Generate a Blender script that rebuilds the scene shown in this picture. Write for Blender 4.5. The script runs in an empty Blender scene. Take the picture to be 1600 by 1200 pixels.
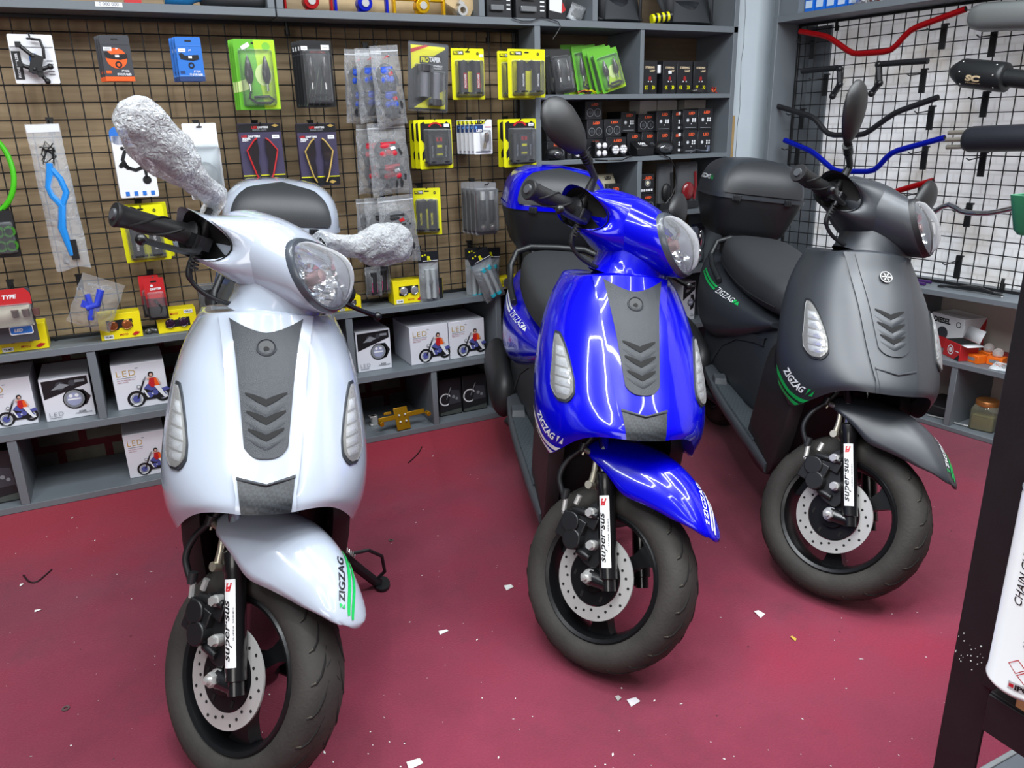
import bpy, bmesh, math, random
from mathutils import Vector, Matrix, Euler
sc = bpy.context.scene
COL = sc.collection
PI = math.pi
rnd = random.Random(7)

# ------------------------------------------------------------------ camera, world, lights, exposure
PITCH, YAW, ROLL, FPX, CAM_H = math.radians(18.29), math.radians(26.22), math.radians(-1.41), 1225.0, 1.1
_f = Vector((math.sin(YAW)*math.cos(PITCH), math.cos(YAW)*math.cos(PITCH), -math.sin(PITCH)))
_r = Vector((math.cos(YAW), -math.sin(YAW), 0)); _u = _r.cross(_f)
CR = math.cos(ROLL)*_r + math.sin(ROLL)*_u
CU = -math.sin(ROLL)*_r + math.cos(ROLL)*_u
CF = _f
CPOS = Vector((0, 0, CAM_H))
cam_data = bpy.data.cameras.new('camera'); cam = bpy.data.objects.new('camera', cam_data); COL.objects.link(cam)
cam.matrix_world = Matrix(((CR.x, CU.x, -CF.x, 0), (CR.y, CU.y, -CF.y, 0), (CR.z, CU.z, -CF.z, CAM_H), (0, 0, 0, 1)))
cam_data.sensor_width = 36.0; cam_data.lens = FPX/1600*36; cam_data.clip_start = 0.02; cam_data.clip_end = 60
sc.camera = cam

w = bpy.data.worlds.new('daylight'); sc.world = w; w.use_nodes = True
wn = w.node_tree.nodes; wl = w.node_tree.links; wn.clear()
wo = wn.new('ShaderNodeOutputWorld'); wb = wn.new('ShaderNodeBackground')
tc = wn.new('ShaderNodeTexCoord'); sx = wn.new('ShaderNodeSeparateXYZ'); cr = wn.new('ShaderNodeValToRGB')
wl.new(tc.outputs['Generated'], sx.inputs[0]); wl.new(sx.outputs['Z'], cr.inputs[0])
cr.color_ramp.elements[0].position = 0.0; cr.color_ramp.elements[0].color = (0.16, 0.13, 0.13, 1)
cr.color_ramp.elements[1].position = 0.75; cr.color_ramp.elements[1].color = (0.62, 0.69, 0.78, 1)
e = cr.color_ramp.elements.new(0.5); e.color = (0.46, 0.50, 0.56, 1)
wl.new(cr.outputs[0], wb.inputs[0]); wb.inputs[1].default_value = 0.20
wl.new(wb.outputs[0], wo.inputs[0])

def area(name, loc, direction, sx_, sy_, power, color=(1, 1, 1), spin=None):
    d = bpy.data.lights.new(name, 'AREA'); d.shape = 'RECTANGLE'; d.size = sx_; d.size_y = sy_; d.energy = power; d.color = color
    o = bpy.data.objects.new(name, d); COL.objects.link(o)
    z = -Vector(direction).normalized()
    x = Vector(spin) if spin else (Vector((1, 0, 0)) if abs(z.x) < .9 else Vector((0, 1, 0)))
    x = (x - z*x.dot(z)).normalized(); y = z.cross(x)
    o.matrix_world = Matrix(((x.x, y.x, z.x, loc[0]), (x.y, y.y, z.y, loc[1]), (x.z, y.z, z.z, loc[2]), (0, 0, 0, 1)))
    return o
# hexagons of LED tubes under the shop ceiling
def hexagon_lamps(cx, cy, r, z, power, turn=0):
    for k in range(6):
        a, b = turn+k*PI/3, turn+(k+1)*PI/3
        p = Vector((cx+r*math.cos(a), cy+r*math.sin(a), z)); q = Vector((cx+r*math.cos(b), cy+r*math.sin(b), z))
        area('led_tube', (p+q)/2, (0, 0, -1), (q-p).length*.95, .035, power, (.93, .97, 1.0), spin=(q-p).normalized())
for (hx, hy, pw) in ((-.55, .85, 7.6), (.75, .95, 7.6), (2.05, .65, 7.6), (.1, -.6, 2.4), (1.45, -.5, 2.4)):
    hexagon_lamps(hx, hy, .62, 2.55, pw, turn=.26)
# the shop-front window behind the photographer
area('shop_window_daylight', (-1.9, -1.7, 1.5), (1.9, 2.6, -.5), 1.7, 1.3, 24, (1.0, .96, .92))

vs = sc.view_settings
vs.view_transform = 'Standard'; vs.look = 'None'; vs.gamma = 1; vs.use_curve_mapping = False
vs.exposure = 0.28

# ------------------------------------------------------------------ pixel to place helpers (1600 x 1200 frame)
def ray(x, y):
    return CR*((x-800)/FPX) - CU*((y-600)/FPX) + CF
def at_Y(x, y, Y):
    d = ray(x, y); return CPOS + d*(Y/d.y)
def at_Z(x, y, Z):
    d = ray(x, y); return CPOS + d*((Z-CAM_H)/d.z)
RA = math.radians(5.94)
RN = Vector((math.cos(RA), math.sin(RA), 0)); RD = Vector((math.sin(RA), -math.cos(RA), 0))   # right wall: outward normal, direction towards the camera
def at_R(x, y, c):
    d = ray(x, y); return CPOS + d*(c/RN.dot(d))

# ------------------------------------------------------------------ materials
def lin(c):
    return tuple((v/12.92 if v <= .04045 else ((v+.055)/1.055)**2.4) for v in c)
def rgb(r, g, b): return lin((r/255, g/255, b/255)) + (1,)
_M = {}
def mat(name, col, rough=.5, metal=0, coat=0, bump=0, bscale=200, vary=0, vscale=8, spec=.5, emit=0):
    if name in _M: return _M[name]
    m = bpy.data.materials.new(name); m.use_nodes = True; nt = m.node_tree; b = nt.nodes['Principled BSDF']
    c = rgb(*col); b.inputs['Base Color'].default_value = c
    b.inputs['Roughness'].default_value = rough; b.inputs['Metallic'].default_value = metal
    b.inputs['Coat Weight'].default_value = coat; b.inputs['Coat Roughness'].default_value = .04
    b.inputs['Specular IOR Level'].default_value = spec
    if vary:
        t = nt.nodes.new('ShaderNodeTexCoord'); n = nt.nodes.new('ShaderNodeTexNoise'); n.inputs['Scale'].default_value = vscale; n.inputs['Detail'].default_value = 5
        r = nt.nodes.new('ShaderNodeValToRGB'); r.color_ramp.elements[0].position = .3; r.color_ramp.elements[1].position = .7
        r.color_ramp.elements[0].color = tuple(max(0, v*(1-vary)) for v in c[:3])+(1,); r.color_ramp.elements[1].color = tuple(min(1, v*(1+vary)) for v in c[:3])+(1,)
        nt.links.new(t.outputs['Object'], n.inputs['Vector']); nt.links.new(n.outputs['Fac'], r.inputs[0]); nt.links.new(r.outputs[0], b.inputs['Base Color'])
    if bump:
        t = nt.nodes.new('ShaderNodeTexCoord'); n = nt.nodes.new('ShaderNodeTexNoise'); n.inputs['Scale'].default_value = bscale; n.inputs['Detail'].default_value = 3
        bp = nt.nodes.new('ShaderNodeBump'); bp.inputs['Strength'].default_value = bump; bp.inputs['Distance'].default_value = .002
        nt.links.new(t.outputs['Object'], n.inputs['Vector']); nt.links.new(n.outputs['Fac'], bp.inputs['Height']); nt.links.new(bp.outputs[0], b.inputs['Normal'])
    if emit:
        b.inputs['Emission Color'].default_value = c; b.inputs['Emission Strength'].default_value = emit
    _M[name] = m; return m
def film(name, col=(235, 240, 245), clear=.7, rough=.08, gloss=.35, bump=.4, bscale=60, dist=.004):
    """thin clear plastic: part see-through, part milky, part glossy, crinkled"""
    if name in _M: return _M[name]
    m = bpy.data.materials.new(name); m.use_nodes = True; nt = m.node_tree; nt.nodes.clear()
    o = nt.nodes.new('ShaderNodeOutputMaterial'); tr = nt.nodes.new('ShaderNodeBsdfTransparent'); p = nt.nodes.new('ShaderNodeBsdfPrincipled')
    p.inputs['Base Color'].default_value = rgb(*col); p.inputs['Roughness'].default_value = rough; p.inputs['Specular IOR Level'].default_value = .5+gloss
    mx = nt.nodes.new('ShaderNodeMixShader'); fr = nt.nodes.new('ShaderNodeFresnel'); fr.inputs['IOR'].default_value = 1.45
    ma = nt.nodes.new('ShaderNodeMath'); ma.operation = 'ADD'; ma.use_clamp = True; ma.inputs[1].default_value = 1-clear
    nt.links.new(fr.outputs[0], ma.inputs[0]); nt.links.new(ma.outputs[0], mx.inputs[0])
    nt.links.new(tr.outputs[0], mx.inputs[1]); nt.links.new(p.outputs[0], mx.inputs[2]); nt.links.new(mx.outputs[0], o.inputs[0])
    if bump:
        t = nt.nodes.new('ShaderNodeTexCoord'); n = nt.nodes.new('ShaderNodeTexNoise'); n.inputs['Scale'].default_value = bscale; n.inputs['Detail'].default_value = 4; n.inputs['Distortion'].default_value = 1.2
        bp = nt.nodes.new('ShaderNodeBump'); bp.inputs['Strength'].default_value = bump; bp.inputs['Distance'].default_value = dist
        nt.links.new(t.outputs['Object'], n.inputs['Vector']); nt.links.new(n.outputs['Fac'], bp.inputs['Height']); nt.links.new(bp.outputs[0], p.inputs['Normal']); nt.links.new(bp.outputs[0], fr.inputs['Normal'])
    _M[name] = m; return m
def weave(name, c0, c1, scale=260, rough=.45):
    """woven / carbon look: fine checker of two tones"""
    if name in _M: return _M[name]
    m = mat(name, c0, rough); nt = m.node_tree; b = nt.nodes['Principled BSDF']
    t = nt.nodes.new('ShaderNodeTexCoord'); k = nt.nodes.new('ShaderNodeTexChecker'); k.inputs['Scale'].default_value = scale
    k.inputs[1].default_value = rgb(*c0); k.inputs[2].default_value = rgb(*c1)
    mp = nt.nodes.new('ShaderNodeMapping'); mp.inputs['Rotation'].default_value = (.3, .3, .78)
    nt.links.new(t.outputs['Object'], mp.inputs[0]); nt.links.new(mp.outputs[0], k.inputs['Vector']); nt.links.new(k.outputs[0], b.inputs['Base Color'])
    return m

# ------------------------------------------------------------------ mesh builder
class MB:
    def __init__(s): s.v = []; s.f = []; s.m = []; s.k = 0
    def mat(s, k): s.k = k; return s
    def add(s, vs_, fs, xf=None):
        o = len(s.v)
        s.v += [tuple(xf @ Vector(p)) if xf else tuple(p) for p in vs_]
        s.f += [tuple(i+o for i in f) for f in fs]; s.m += [s.k]*len(fs); return s
    def box(s, c, d, xf=None):
        x, y, z = d[0]/2, d[1]/2, d[2]/2
        vs_ = [(c[0]+a*x, c[1]+b*y, c[2]+e*z) for a in (-1, 1) for b in (-1, 1) for e in (-1, 1)]
        return s.add(vs_, [(0, 1, 3, 2), (4, 6, 7, 5), (0, 4, 5, 1), (2, 3, 7, 6), (0, 2, 6, 4), (1, 5, 7, 3)], xf)
    def grid(s, P, cu=False, cv=False, cap=(0, 0), xf=None, flip=False):
        """rows of points; cu closes each row into a loop, cv closes the rows; cap = fan-fill first / last loop"""
        n, m = len(P), len(P[0]); vs_ = [p for r in P for p in r]; fs = []
        for i in range(n if cv else n-1):
            for j in range(m if cu else m-1):
                a, b, c_, d = i*m+j, i*m+(j+1) % m, ((i+1) % n)*m+(j+1) % m, ((i+1) % n)*m+j
                fs.append((a, d, c_, b) if flip else (a, b, c_, d))
        if cap[0]: fs.append(tuple(range(m)) if flip else tuple(reversed(range(m))))
        if cap[1]: fs.append(tuple(reversed([(n-1)*m+j for j in range(m)])) if flip else tuple((n-1)*m+j for j in range(m)))
        return s.add(vs_, fs, xf)
    def tube(s, path, r, n=10, caps=True, xf=None, closed=False):
        path = [Vector(p) for p in path]; N = len(path)
        rs = r if isinstance(r, (list, tuple)) else [r]*N
        P = []; up = None
        for i, p in enumerate(path):
            if closed: t = path[(i+1) % N]-path[i-1]
            else: t = path[min(i+1, N-1)]-path[max(i-1, 0)]
            t.normalize()
            if up is None: up = Vector((0, 0, 1)) if abs(t.z) < .9 else Vector((1, 0, 0))
            a = t.cross(up)
            if a.length < 1e-6: a = t.orthogonal()
            a.normalize(); up = a.cross(t).normalized()
            P.append([p+(a*math.cos(2*PI*k/n)+up*math.sin(2*PI*k/n))*rs[i] for k in range(n)])
        return s.grid(P, cu=True, cv=closed, cap=(0, 0) if closed else (caps, caps), xf=xf)
    def cyl(s, p0, p1, r0, r1=None, n=16, xf=None):
        return s.tube([p0, p1], [r0, r0 if r1 is None else r1], n, xf=xf)
    def lathe(s, prof, n=32, xf=None, close=False):
        """profile of (radius, height) about local z"""
        P = [[(r*math.cos(2*PI*k/n), r*math.sin(2*PI*k/n), h) for k in range(n)] for r, h in prof]
        return s.grid(P, cu=True, cv=close, xf=xf)
    def ball(s, c, r, n=16, m=10, xf=None):
        c = Vector(c); r = r if isinstance(r, (tuple, list)) else (r, r, r)
        P = [[(c.x+r[0]*math.sin(PI*i/m)*math.cos(2*PI*j/n), c.y+r[1]*math.sin(PI*i/m)*math.sin(2*PI*j/n), c.z+r[2]*math.cos(PI*i/m)) for j in range(n)] for i in range(m+1)]
        P[0] = [tuple(c+Vector((r[0]*.02*math.cos(2*PI*j/n), r[1]*.02*math.sin(2*PI*j/n), r[2]))) for j in range(n)]
        P[-1] = [tuple(c+Vector((r[0]*.02*math.cos(2*PI*j/n), r[1]*.02*math.sin(2*PI*j/n), -r[2]))) for j in range(n)]
        return s.grid(P, cu=True, cap=(1, 1), xf=xf, flip=True)
    def prism(s, pts, d, xf=None):
        """2D outline in local xz, extruded along local y from 0 to d"""
        n = len(pts); vs_ = [(x, 0, z) for x, z in pts]+[(x, d, z) for x, z in pts]
        fs = [tuple(range(n)), tuple(reversed(range(n, 2*n)))]+[(i, i+n, (i+1) % n+n, (i+1) % n) for i in range(n)]
        return s.add(vs_, fs, xf)
    def build(s, name, mats, parent=None, xf=None, smooth=35, bevel=0, solid=0, sub=0, seg=2, fix=True):
        me = bpy.data.meshes.new(name)
        me.from_pydata([tuple(xf @ Vector(p)) for p in s.v] if xf else s.v, [], s.f)
        for m in (mats if isinstance(mats, (list, tuple)) else [mats]): me.materials.append(m)
        me.polygons.foreach_set('material_index', s.m)
        if fix:
            bm = bmesh.new(); bm.from_mesh(me); bmesh.ops.recalc_face_normals(bm, faces=bm.faces); bm.to_mesh(me); bm.free()
        if smooth:
            me.polygons.foreach_set('use_smooth', [True]*len(me.polygons)); me.set_sharp_from_angle(angle=math.radians(smooth))
        o = bpy.data.objects.new(name, me); COL.objects.link(o)
        if parent: o.parent = parent
        if solid: md = o.modifiers.new('thickness', 'SOLIDIFY'); md.thickness = solid; md.offset = -1
        if bevel: md = o.modifiers.new('bevel', 'BEVEL'); md.width = bevel; md.segments = seg; md.limit_method = 'ANGLE'; md.angle_limit = .6
        if sub: md = o.modifiers.new('subsurf', 'SUBSURF'); md.levels = sub; md.render_levels = sub
        return o

def tag(o, label=None, cat=None, group=None, kind=None):
    if label: o['label'] = label
    if cat: o['category'] = cat
    if group: o['group'] = group
    if kind: o['kind'] = kind
    return o
def thing(name, label, cat, loc=(0, 0, 0), rot=(0, 0, 0), group=None):
    o = bpy.data.objects.new(name, None); o.empty_display_size = .05; COL.objects.link(o)
    o.location = loc; o.rotation_euler = rot
    return tag(o, label, cat, group)
def dup(root, label=None, loc=None, rot=None, group=None):
    c = root.copy(); COL.objects.link(c)
    if loc is not None: c.location = loc
    if rot is not None: c.rotation_euler = rot
    if label: c['label'] = label
    if group: c['group'] = group
    for ch in list(root.children):
        d = ch.copy(); COL.objects.link(d); d.parent = c
        for g in list(ch.children):
            k = g.copy(); COL.objects.link(k); k.parent = d
    return c
def put(o, pos, rz=0, rx=0, ry=0):
    o.location = pos; o.rotation_euler = (rx, ry, rz); return o

# ------------------------------------------------------------------ lettering (built-in font turned into meshes)
_T = {}
def text2d(s, bold=.0, shear=0, spacing=1):
    """(verts 2D normalised to height 1 centred at 0, faces, width)"""
    key = (s, bold, shear, spacing)
    if key in _T: return _T[key]
    c = bpy.data.curves.new('lettering', 'FONT'); c.body = s; c.offset = bold; c.shear = shear; c.space_character = spacing; c.resolution_u = 3
    o = bpy.data.objects.new('lettering', c); COL.objects.link(o)
    dg = bpy.context.evaluated_depsgraph_get(); me = bpy.data.meshes.new_from_object(o.evaluated_get(dg))
    vs_ = [(v.co.x, v.co.y) for v in me.vertices]; fs = [tuple(p.vertices) for p in me.polygons]
    bpy.data.objects.remove(o); bpy.data.curves.remove(c); bpy.data.meshes.remove(me)
    if not vs_: _T[key] = ([], [], 0); return _T[key]
    x0, x1 = min(v[0] for v in vs_), max(v[0] for v in vs_); y0, y1 = min(v[1] for v in vs_), max(v[1] for v in vs_)
    h = y1-y0; out = [((x-(x0+x1)/2)/h, (y-(y0+y1)/2)/h) for x, y in vs_]
    _T[key] = (out, fs, (x1-x0)/h); return _T[key]
def letters(mb, s, f, height=None, width=None, bold=.02, shear=0, spacing=1):
    """write s into mb through f(u, v) -> point; u, v in metres about the centre of the word"""
    vs_, fs, wd = text2d(s, bold, shear, spacing)
    if not vs_: return mb
    k = height if height else width/wd
    kx = (width/wd) if width else k
    return mb.add([f(x*kx, y*k) for x, y in vs_], fs)

def smoothtab(tab, u):
    """Catmull-Rom through rows (u, a, b, ...)"""
    n = len(tab)
    if u <= tab[0][0]: return tab[0][1:]
    if u >= tab[-1][0]: return tab[-1][1:]
    i = max(k for k in range(n) if tab[k][0] <= u)
    i = min(i, n-2); p1, p2 = tab[i], tab[i+1]; p0 = tab[i-1] if i else p1; p3 = tab[i+2] if i+2 < n else p2
    h = p2[0]-p1[0]; t = (u-p1[0])/h; out = []
    for k in range(1, len(p1)):
        m1 = (p2[k]-p0[k])/(p2[0]-p0[0])*h; m2 = (p3[k]-p1[k])/(p3[0]-p1[0])*h
        out.append((2*t**3-3*t**2+1)*p1[k]+(t**3-2*t**2+t)*m1+(-2*t**3+3*t**2)*p2[k]+(t**3-t**2)*m2)
    return out
def sgnpow(c, e): return math.copysign(abs(c)**e, c)
def lerp(a, b, t): return a+(b-a)*t
# ------------------------------------------------------------------ scooters
RAKE = math.radians(28.82); AX = (-.071, .0, .180)
BLACK = mat('black_plastic', (26, 28, 31), .42, bump=.15, bscale=900)
RUBBER = mat('tyre_rubber', (50, 48, 45), .75, bump=.35, bscale=160, vary=.30, vscale=12)
GROOVE = mat('tread_groove', (20, 19, 18), .9)
GREYPL = mat('grey_plastic', (62, 66, 71), .45, bump=.25, bscale=1400)
TRIM = mat('grained_trim', (43, 47, 53), .40, bump=.5, bscale=900, vary=.06, vscale=300)
TRIMLO = weave('carbon_trim', (30, 33, 37), (44, 48, 53), 170, .36)
RIMM = mat('rim_black', (22, 23, 25), .3, metal=.2)
DISC = mat('disc_steel', (190, 190, 188), .35, metal=.35)
STEEL = mat('bright_steel', (205, 205, 203), .28, metal=.6)
ZINC = mat('zinc_bracket', (205, 200, 180), .35, metal=.8)
CHROME = mat('chrome', (225, 228, 232), .06, metal=1)
REFL = mat('reflector', (214, 218, 224), .10, metal=.95, bump=.5, bscale=45)
LENS = film('lamp_lens', (250, 252, 255), .95, .03, .4, .12, 90, .001)
CELL = mat('lamp_cells', (158, 156, 150), .22, metal=.6, bump=1.0, bscale=140); CELLD = mat('lamp_cell_mirror', (226, 228, 230), .10, metal=.7, bump=1.0, bscale=90)
SEATM = mat('seat_vinyl', (44, 46, 49), .6, bump=.5, bscale=700)
MATT = weave('floor_mat', (50, 57, 62), (64, 72, 77), 170, .6)
VOID = mat('dark_recess', (8, 8, 9), .8)
WHITE_INK = mat('white_ink', (235, 238, 240), .4)
BLACK_INK = mat('black_ink', (18, 18, 20), .4)
GREEN_INK = mat('green_ink', (20, 178, 86), .4)
RED_INK = mat('red_ink', (196, 30, 42), .4)
STICK = mat('sticker_white', (226, 228, 228), .35)
WRAP = film('bubble_wrap', (234, 238, 242), .66, .07, .6, 1.0, 110, .010)
WRAPY = film('bubble_wrap_taped', (232, 226, 198), .42, .2, .4, .9, 60, .006)

def rounded(pts, n=44):
    """closed Catmull-Rom through 2D points"""
    N = len(pts); out = []
    for k in range(n):
        u = k/n*N; i = int(u); t = u-i
        a, b, c, d = (pts[(i-1) % N], pts[i % N], pts[(i+1) % N], pts[(i+2) % N])
        out.append(tuple(.5*(2*b[q]+(c[q]-a[q])*t+(2*a[q]-5*b[q]+4*c[q]-d[q])*t*t+(3*b[q]-a[q]-3*c[q]+d[q])*t**3) for q in range(2)))
    return out

SH = [(0, -.245, .795, -.405, .122, .772), (.12, -.214, .745, -.388, .147, .726), (.30, -.155, .680, -.362, .168, .665), (.50, -.087, .600, -.325, .181, .590),
      (.70, -.045, .553, -.285, .186, .520), (.88, -.024, .527, -.245, .178, .452), (1.0, -.018, .512, -.205, .158, .410)]
def S(t, v):
    """leg shield: t across (-pi/2 right edge .. pi/2 left edge), v from top 0 to bottom 1"""
    cx, cz, ex, ey, ez = smoothtab(SH, min(max(v, 0), 1))
    s, c = math.sin(t), max(0, math.cos(t))
    k = max(0, (v-.70)/.30)**1.5
    return Vector((ex+(cx-ex)*c**(.75+.25*k), ey*s, cz+(ez-cz)*abs(s)**(2.4+2.4*k)))
def Sn(t, v):
    d = 1e-3
    n = (S(min(t+d, PI/2), v)-S(max(t-d, -PI/2), v)).cross(S(t, min(v+d, 1))-S(t, max(v-d, 0)))
    n.normalize()
    return n if n.x > 0 else -n
def Sy(y, v):
    ey = smoothtab(SH, min(max(v, 0), 1))[3]
    return math.asin(max(-1, min(1, y/ey)))
def patch(mb, q, off, low=-.003, nu=8, nv=8, bulge=0):
    """raised patch on the shield; q(s, r) -> (t, v)"""
    P = []
    for j in range(-1, nv+2):
        row = []
        for i in range(-1, nu+2):
            s, r = min(max(i/nu, 0), 1), min(max(j/nv, 0), 1)
            t, v = q(s, r); edge = i in (-1, nu+1) or j in (-1, nv+1)
            o = low if edge else off+bulge*math.sin(PI*s)*math.sin(PI*r)
            row.append(S(t, v)+Sn(t, v)*o)
        P.append(row)
    return mb.grid(P)

FD = [(0, 45, .256, 47, .254, .016), (.05, 47.5, .259, 48, .248, .034), (.14, 53, .263, 53, .236, .050), (.27, 62, .270, 62, .212, .063), (.5, 80, .281, 79, .190, .080), (.68, 93, .287, 92, .186, .089), (.84, 106, .290, 105, .214, .095), (.96, 117, .291, 115, .240, .094), (1, 120, .291, 119, .252, .084)]
def FN(u, a):
    """front fender: u from the tip 0 to the rear 1, a across (-pi/2 right .. pi/2 left)"""
    pc, rc, pe, re, ye = smoothtab(FD, min(max(u, 0), 1)); c = max(0, math.cos(a))**.9
    r = re+(rc-re)*c; p = math.radians(pe+(pc-pe)*c)
    return Vector((AX[0]+r*math.cos(p), ye*math.sin(a), .182+r*math.sin(p)))
def FNo(u, a, o):
    d = 2e-3; p = FN(u, a)
    n = (FN(u+d, a)-FN(u-d, a)).cross(FN(u, min(a+d, PI/2))-FN(u, a-d)); n.normalize()
    if n.dot(p-Vector((AX[0], 0, .2))) < 0: n = -n
    return p+n*o

RB = [(-1.50, .03, .555, .610), (-1.44, .085, .50, .626), (-1.36, .125, .44, .622), (-1.22, .160, .385, .606), (-1.04, .177, .352, .590), (-.86, .163, .395, .570), (-.72, .138, .445, .554), (-.63, .118, .488, .542), (-.59, .100, .512, .534)]
def BODY(x, th, tab=RB, e=.62):
    hw, lo, hi = smoothtab(tab, x)
    return Vector((x, hw*sgnpow(math.cos(th), e), (lo+hi)/2+(hi-lo)/2*sgnpow(math.sin(th), e)))
def loft(mb, tab, us, n=28, e=.62, bend=None):
    P = []
    for u in us:
        row = [BODY(u, 2*PI*k/n, tab, e) for k in range(n)]
        P.append(row)
    return mb.grid(P, cu=True, cap=(1, 1))
def frange(a, b, n): return [a+(b-a)*i/n for i in range(n+1)]

def wheel(parent, name, xf, disc_side=-1, spoke_turn=0.3):
    W = MB()
    W.lathe([(.138, -.036), (.133, -.041), (.126, -.038), (.121, -.026), (.116, 0), (.121, .026), (.126, .038), (.133, .041), (.138, .036), (.130, 0)], 56, close=True)
    W.lathe([(.012, -.04), (.03, -.038), (.034, -.02), (.034, .02), (.03, .038), (.012, .04)], 28)
    for k in range(3):
        R = Matrix.Rotation(spoke_turn+k*2*PI/3, 4, 'Z')
        W.grid([[(r, -wd, -h), (r, wd, -h), (r, wd, h), (r, -wd, h)] for r, wd, h in ((.024, .022, .018), (.05, .014, .016), (.08, .014, .014), (.108, .022, .014), (.121, .034, .014))], cu=True, cap=(1, 1), xf=R)
    o = W.build(name, RIMM, parent, xf, smooth=40)
    T = MB()
    prof = [(.134, -.034), (.141, -.042), (.152, -.0475), (.168, -.0475), (.182, -.041), (.191, -.029), (.1955, -.015), (.197, 0)]
    prof = prof+[(r, -h) for r, h in reversed(prof[:-1])]
    T.lathe(prof, 72)
    T.mat(1)
    def tp(a, h):   # tread point: h across
        q_ = [(0, .197), (.015, .1955), (.029, .191), (.041, .182), (.0475, .168)]; i = max(k for k in range(4) if q_[k][0] <= abs(h)); r = lerp(q_[i][1], q_[i+1][1], (abs(h)-q_[i][0])/(q_[i+1][0]-q_[i][0]))-.0006
        return (r*math.cos(a), r*math.sin(a), h)
    for sgn in (-1, 1):
        for k in range(22):
            a0 = 2*PI*k/22+(0 if sgn < 0 else PI/22)
            T.tube([tp(a0+.02*q*q, sgn*(.040-.0070*q)) for q in range(5)], [.0012, .0024, .0027, .0024, .0010], 5)
            T.mat(2); T.tube([tp(a0+.012+.02*q*q, sgn*(.040-.0070*q)) for q in range(5)], [.0005, .0010, .0011, .0009, .0004], 5); T.mat(1)
            if k % 2: T.tube([tp(a0+.14+.03*q, sgn*(.016-.005*q)) for q in range(3)], [.001, .0015, .001], 5)
    T.build('tyre', [RUBBER, GROOVE, mat('tread_dirt', (112, 104, 88), .9)], o, xf, smooth=50)
    return o

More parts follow.
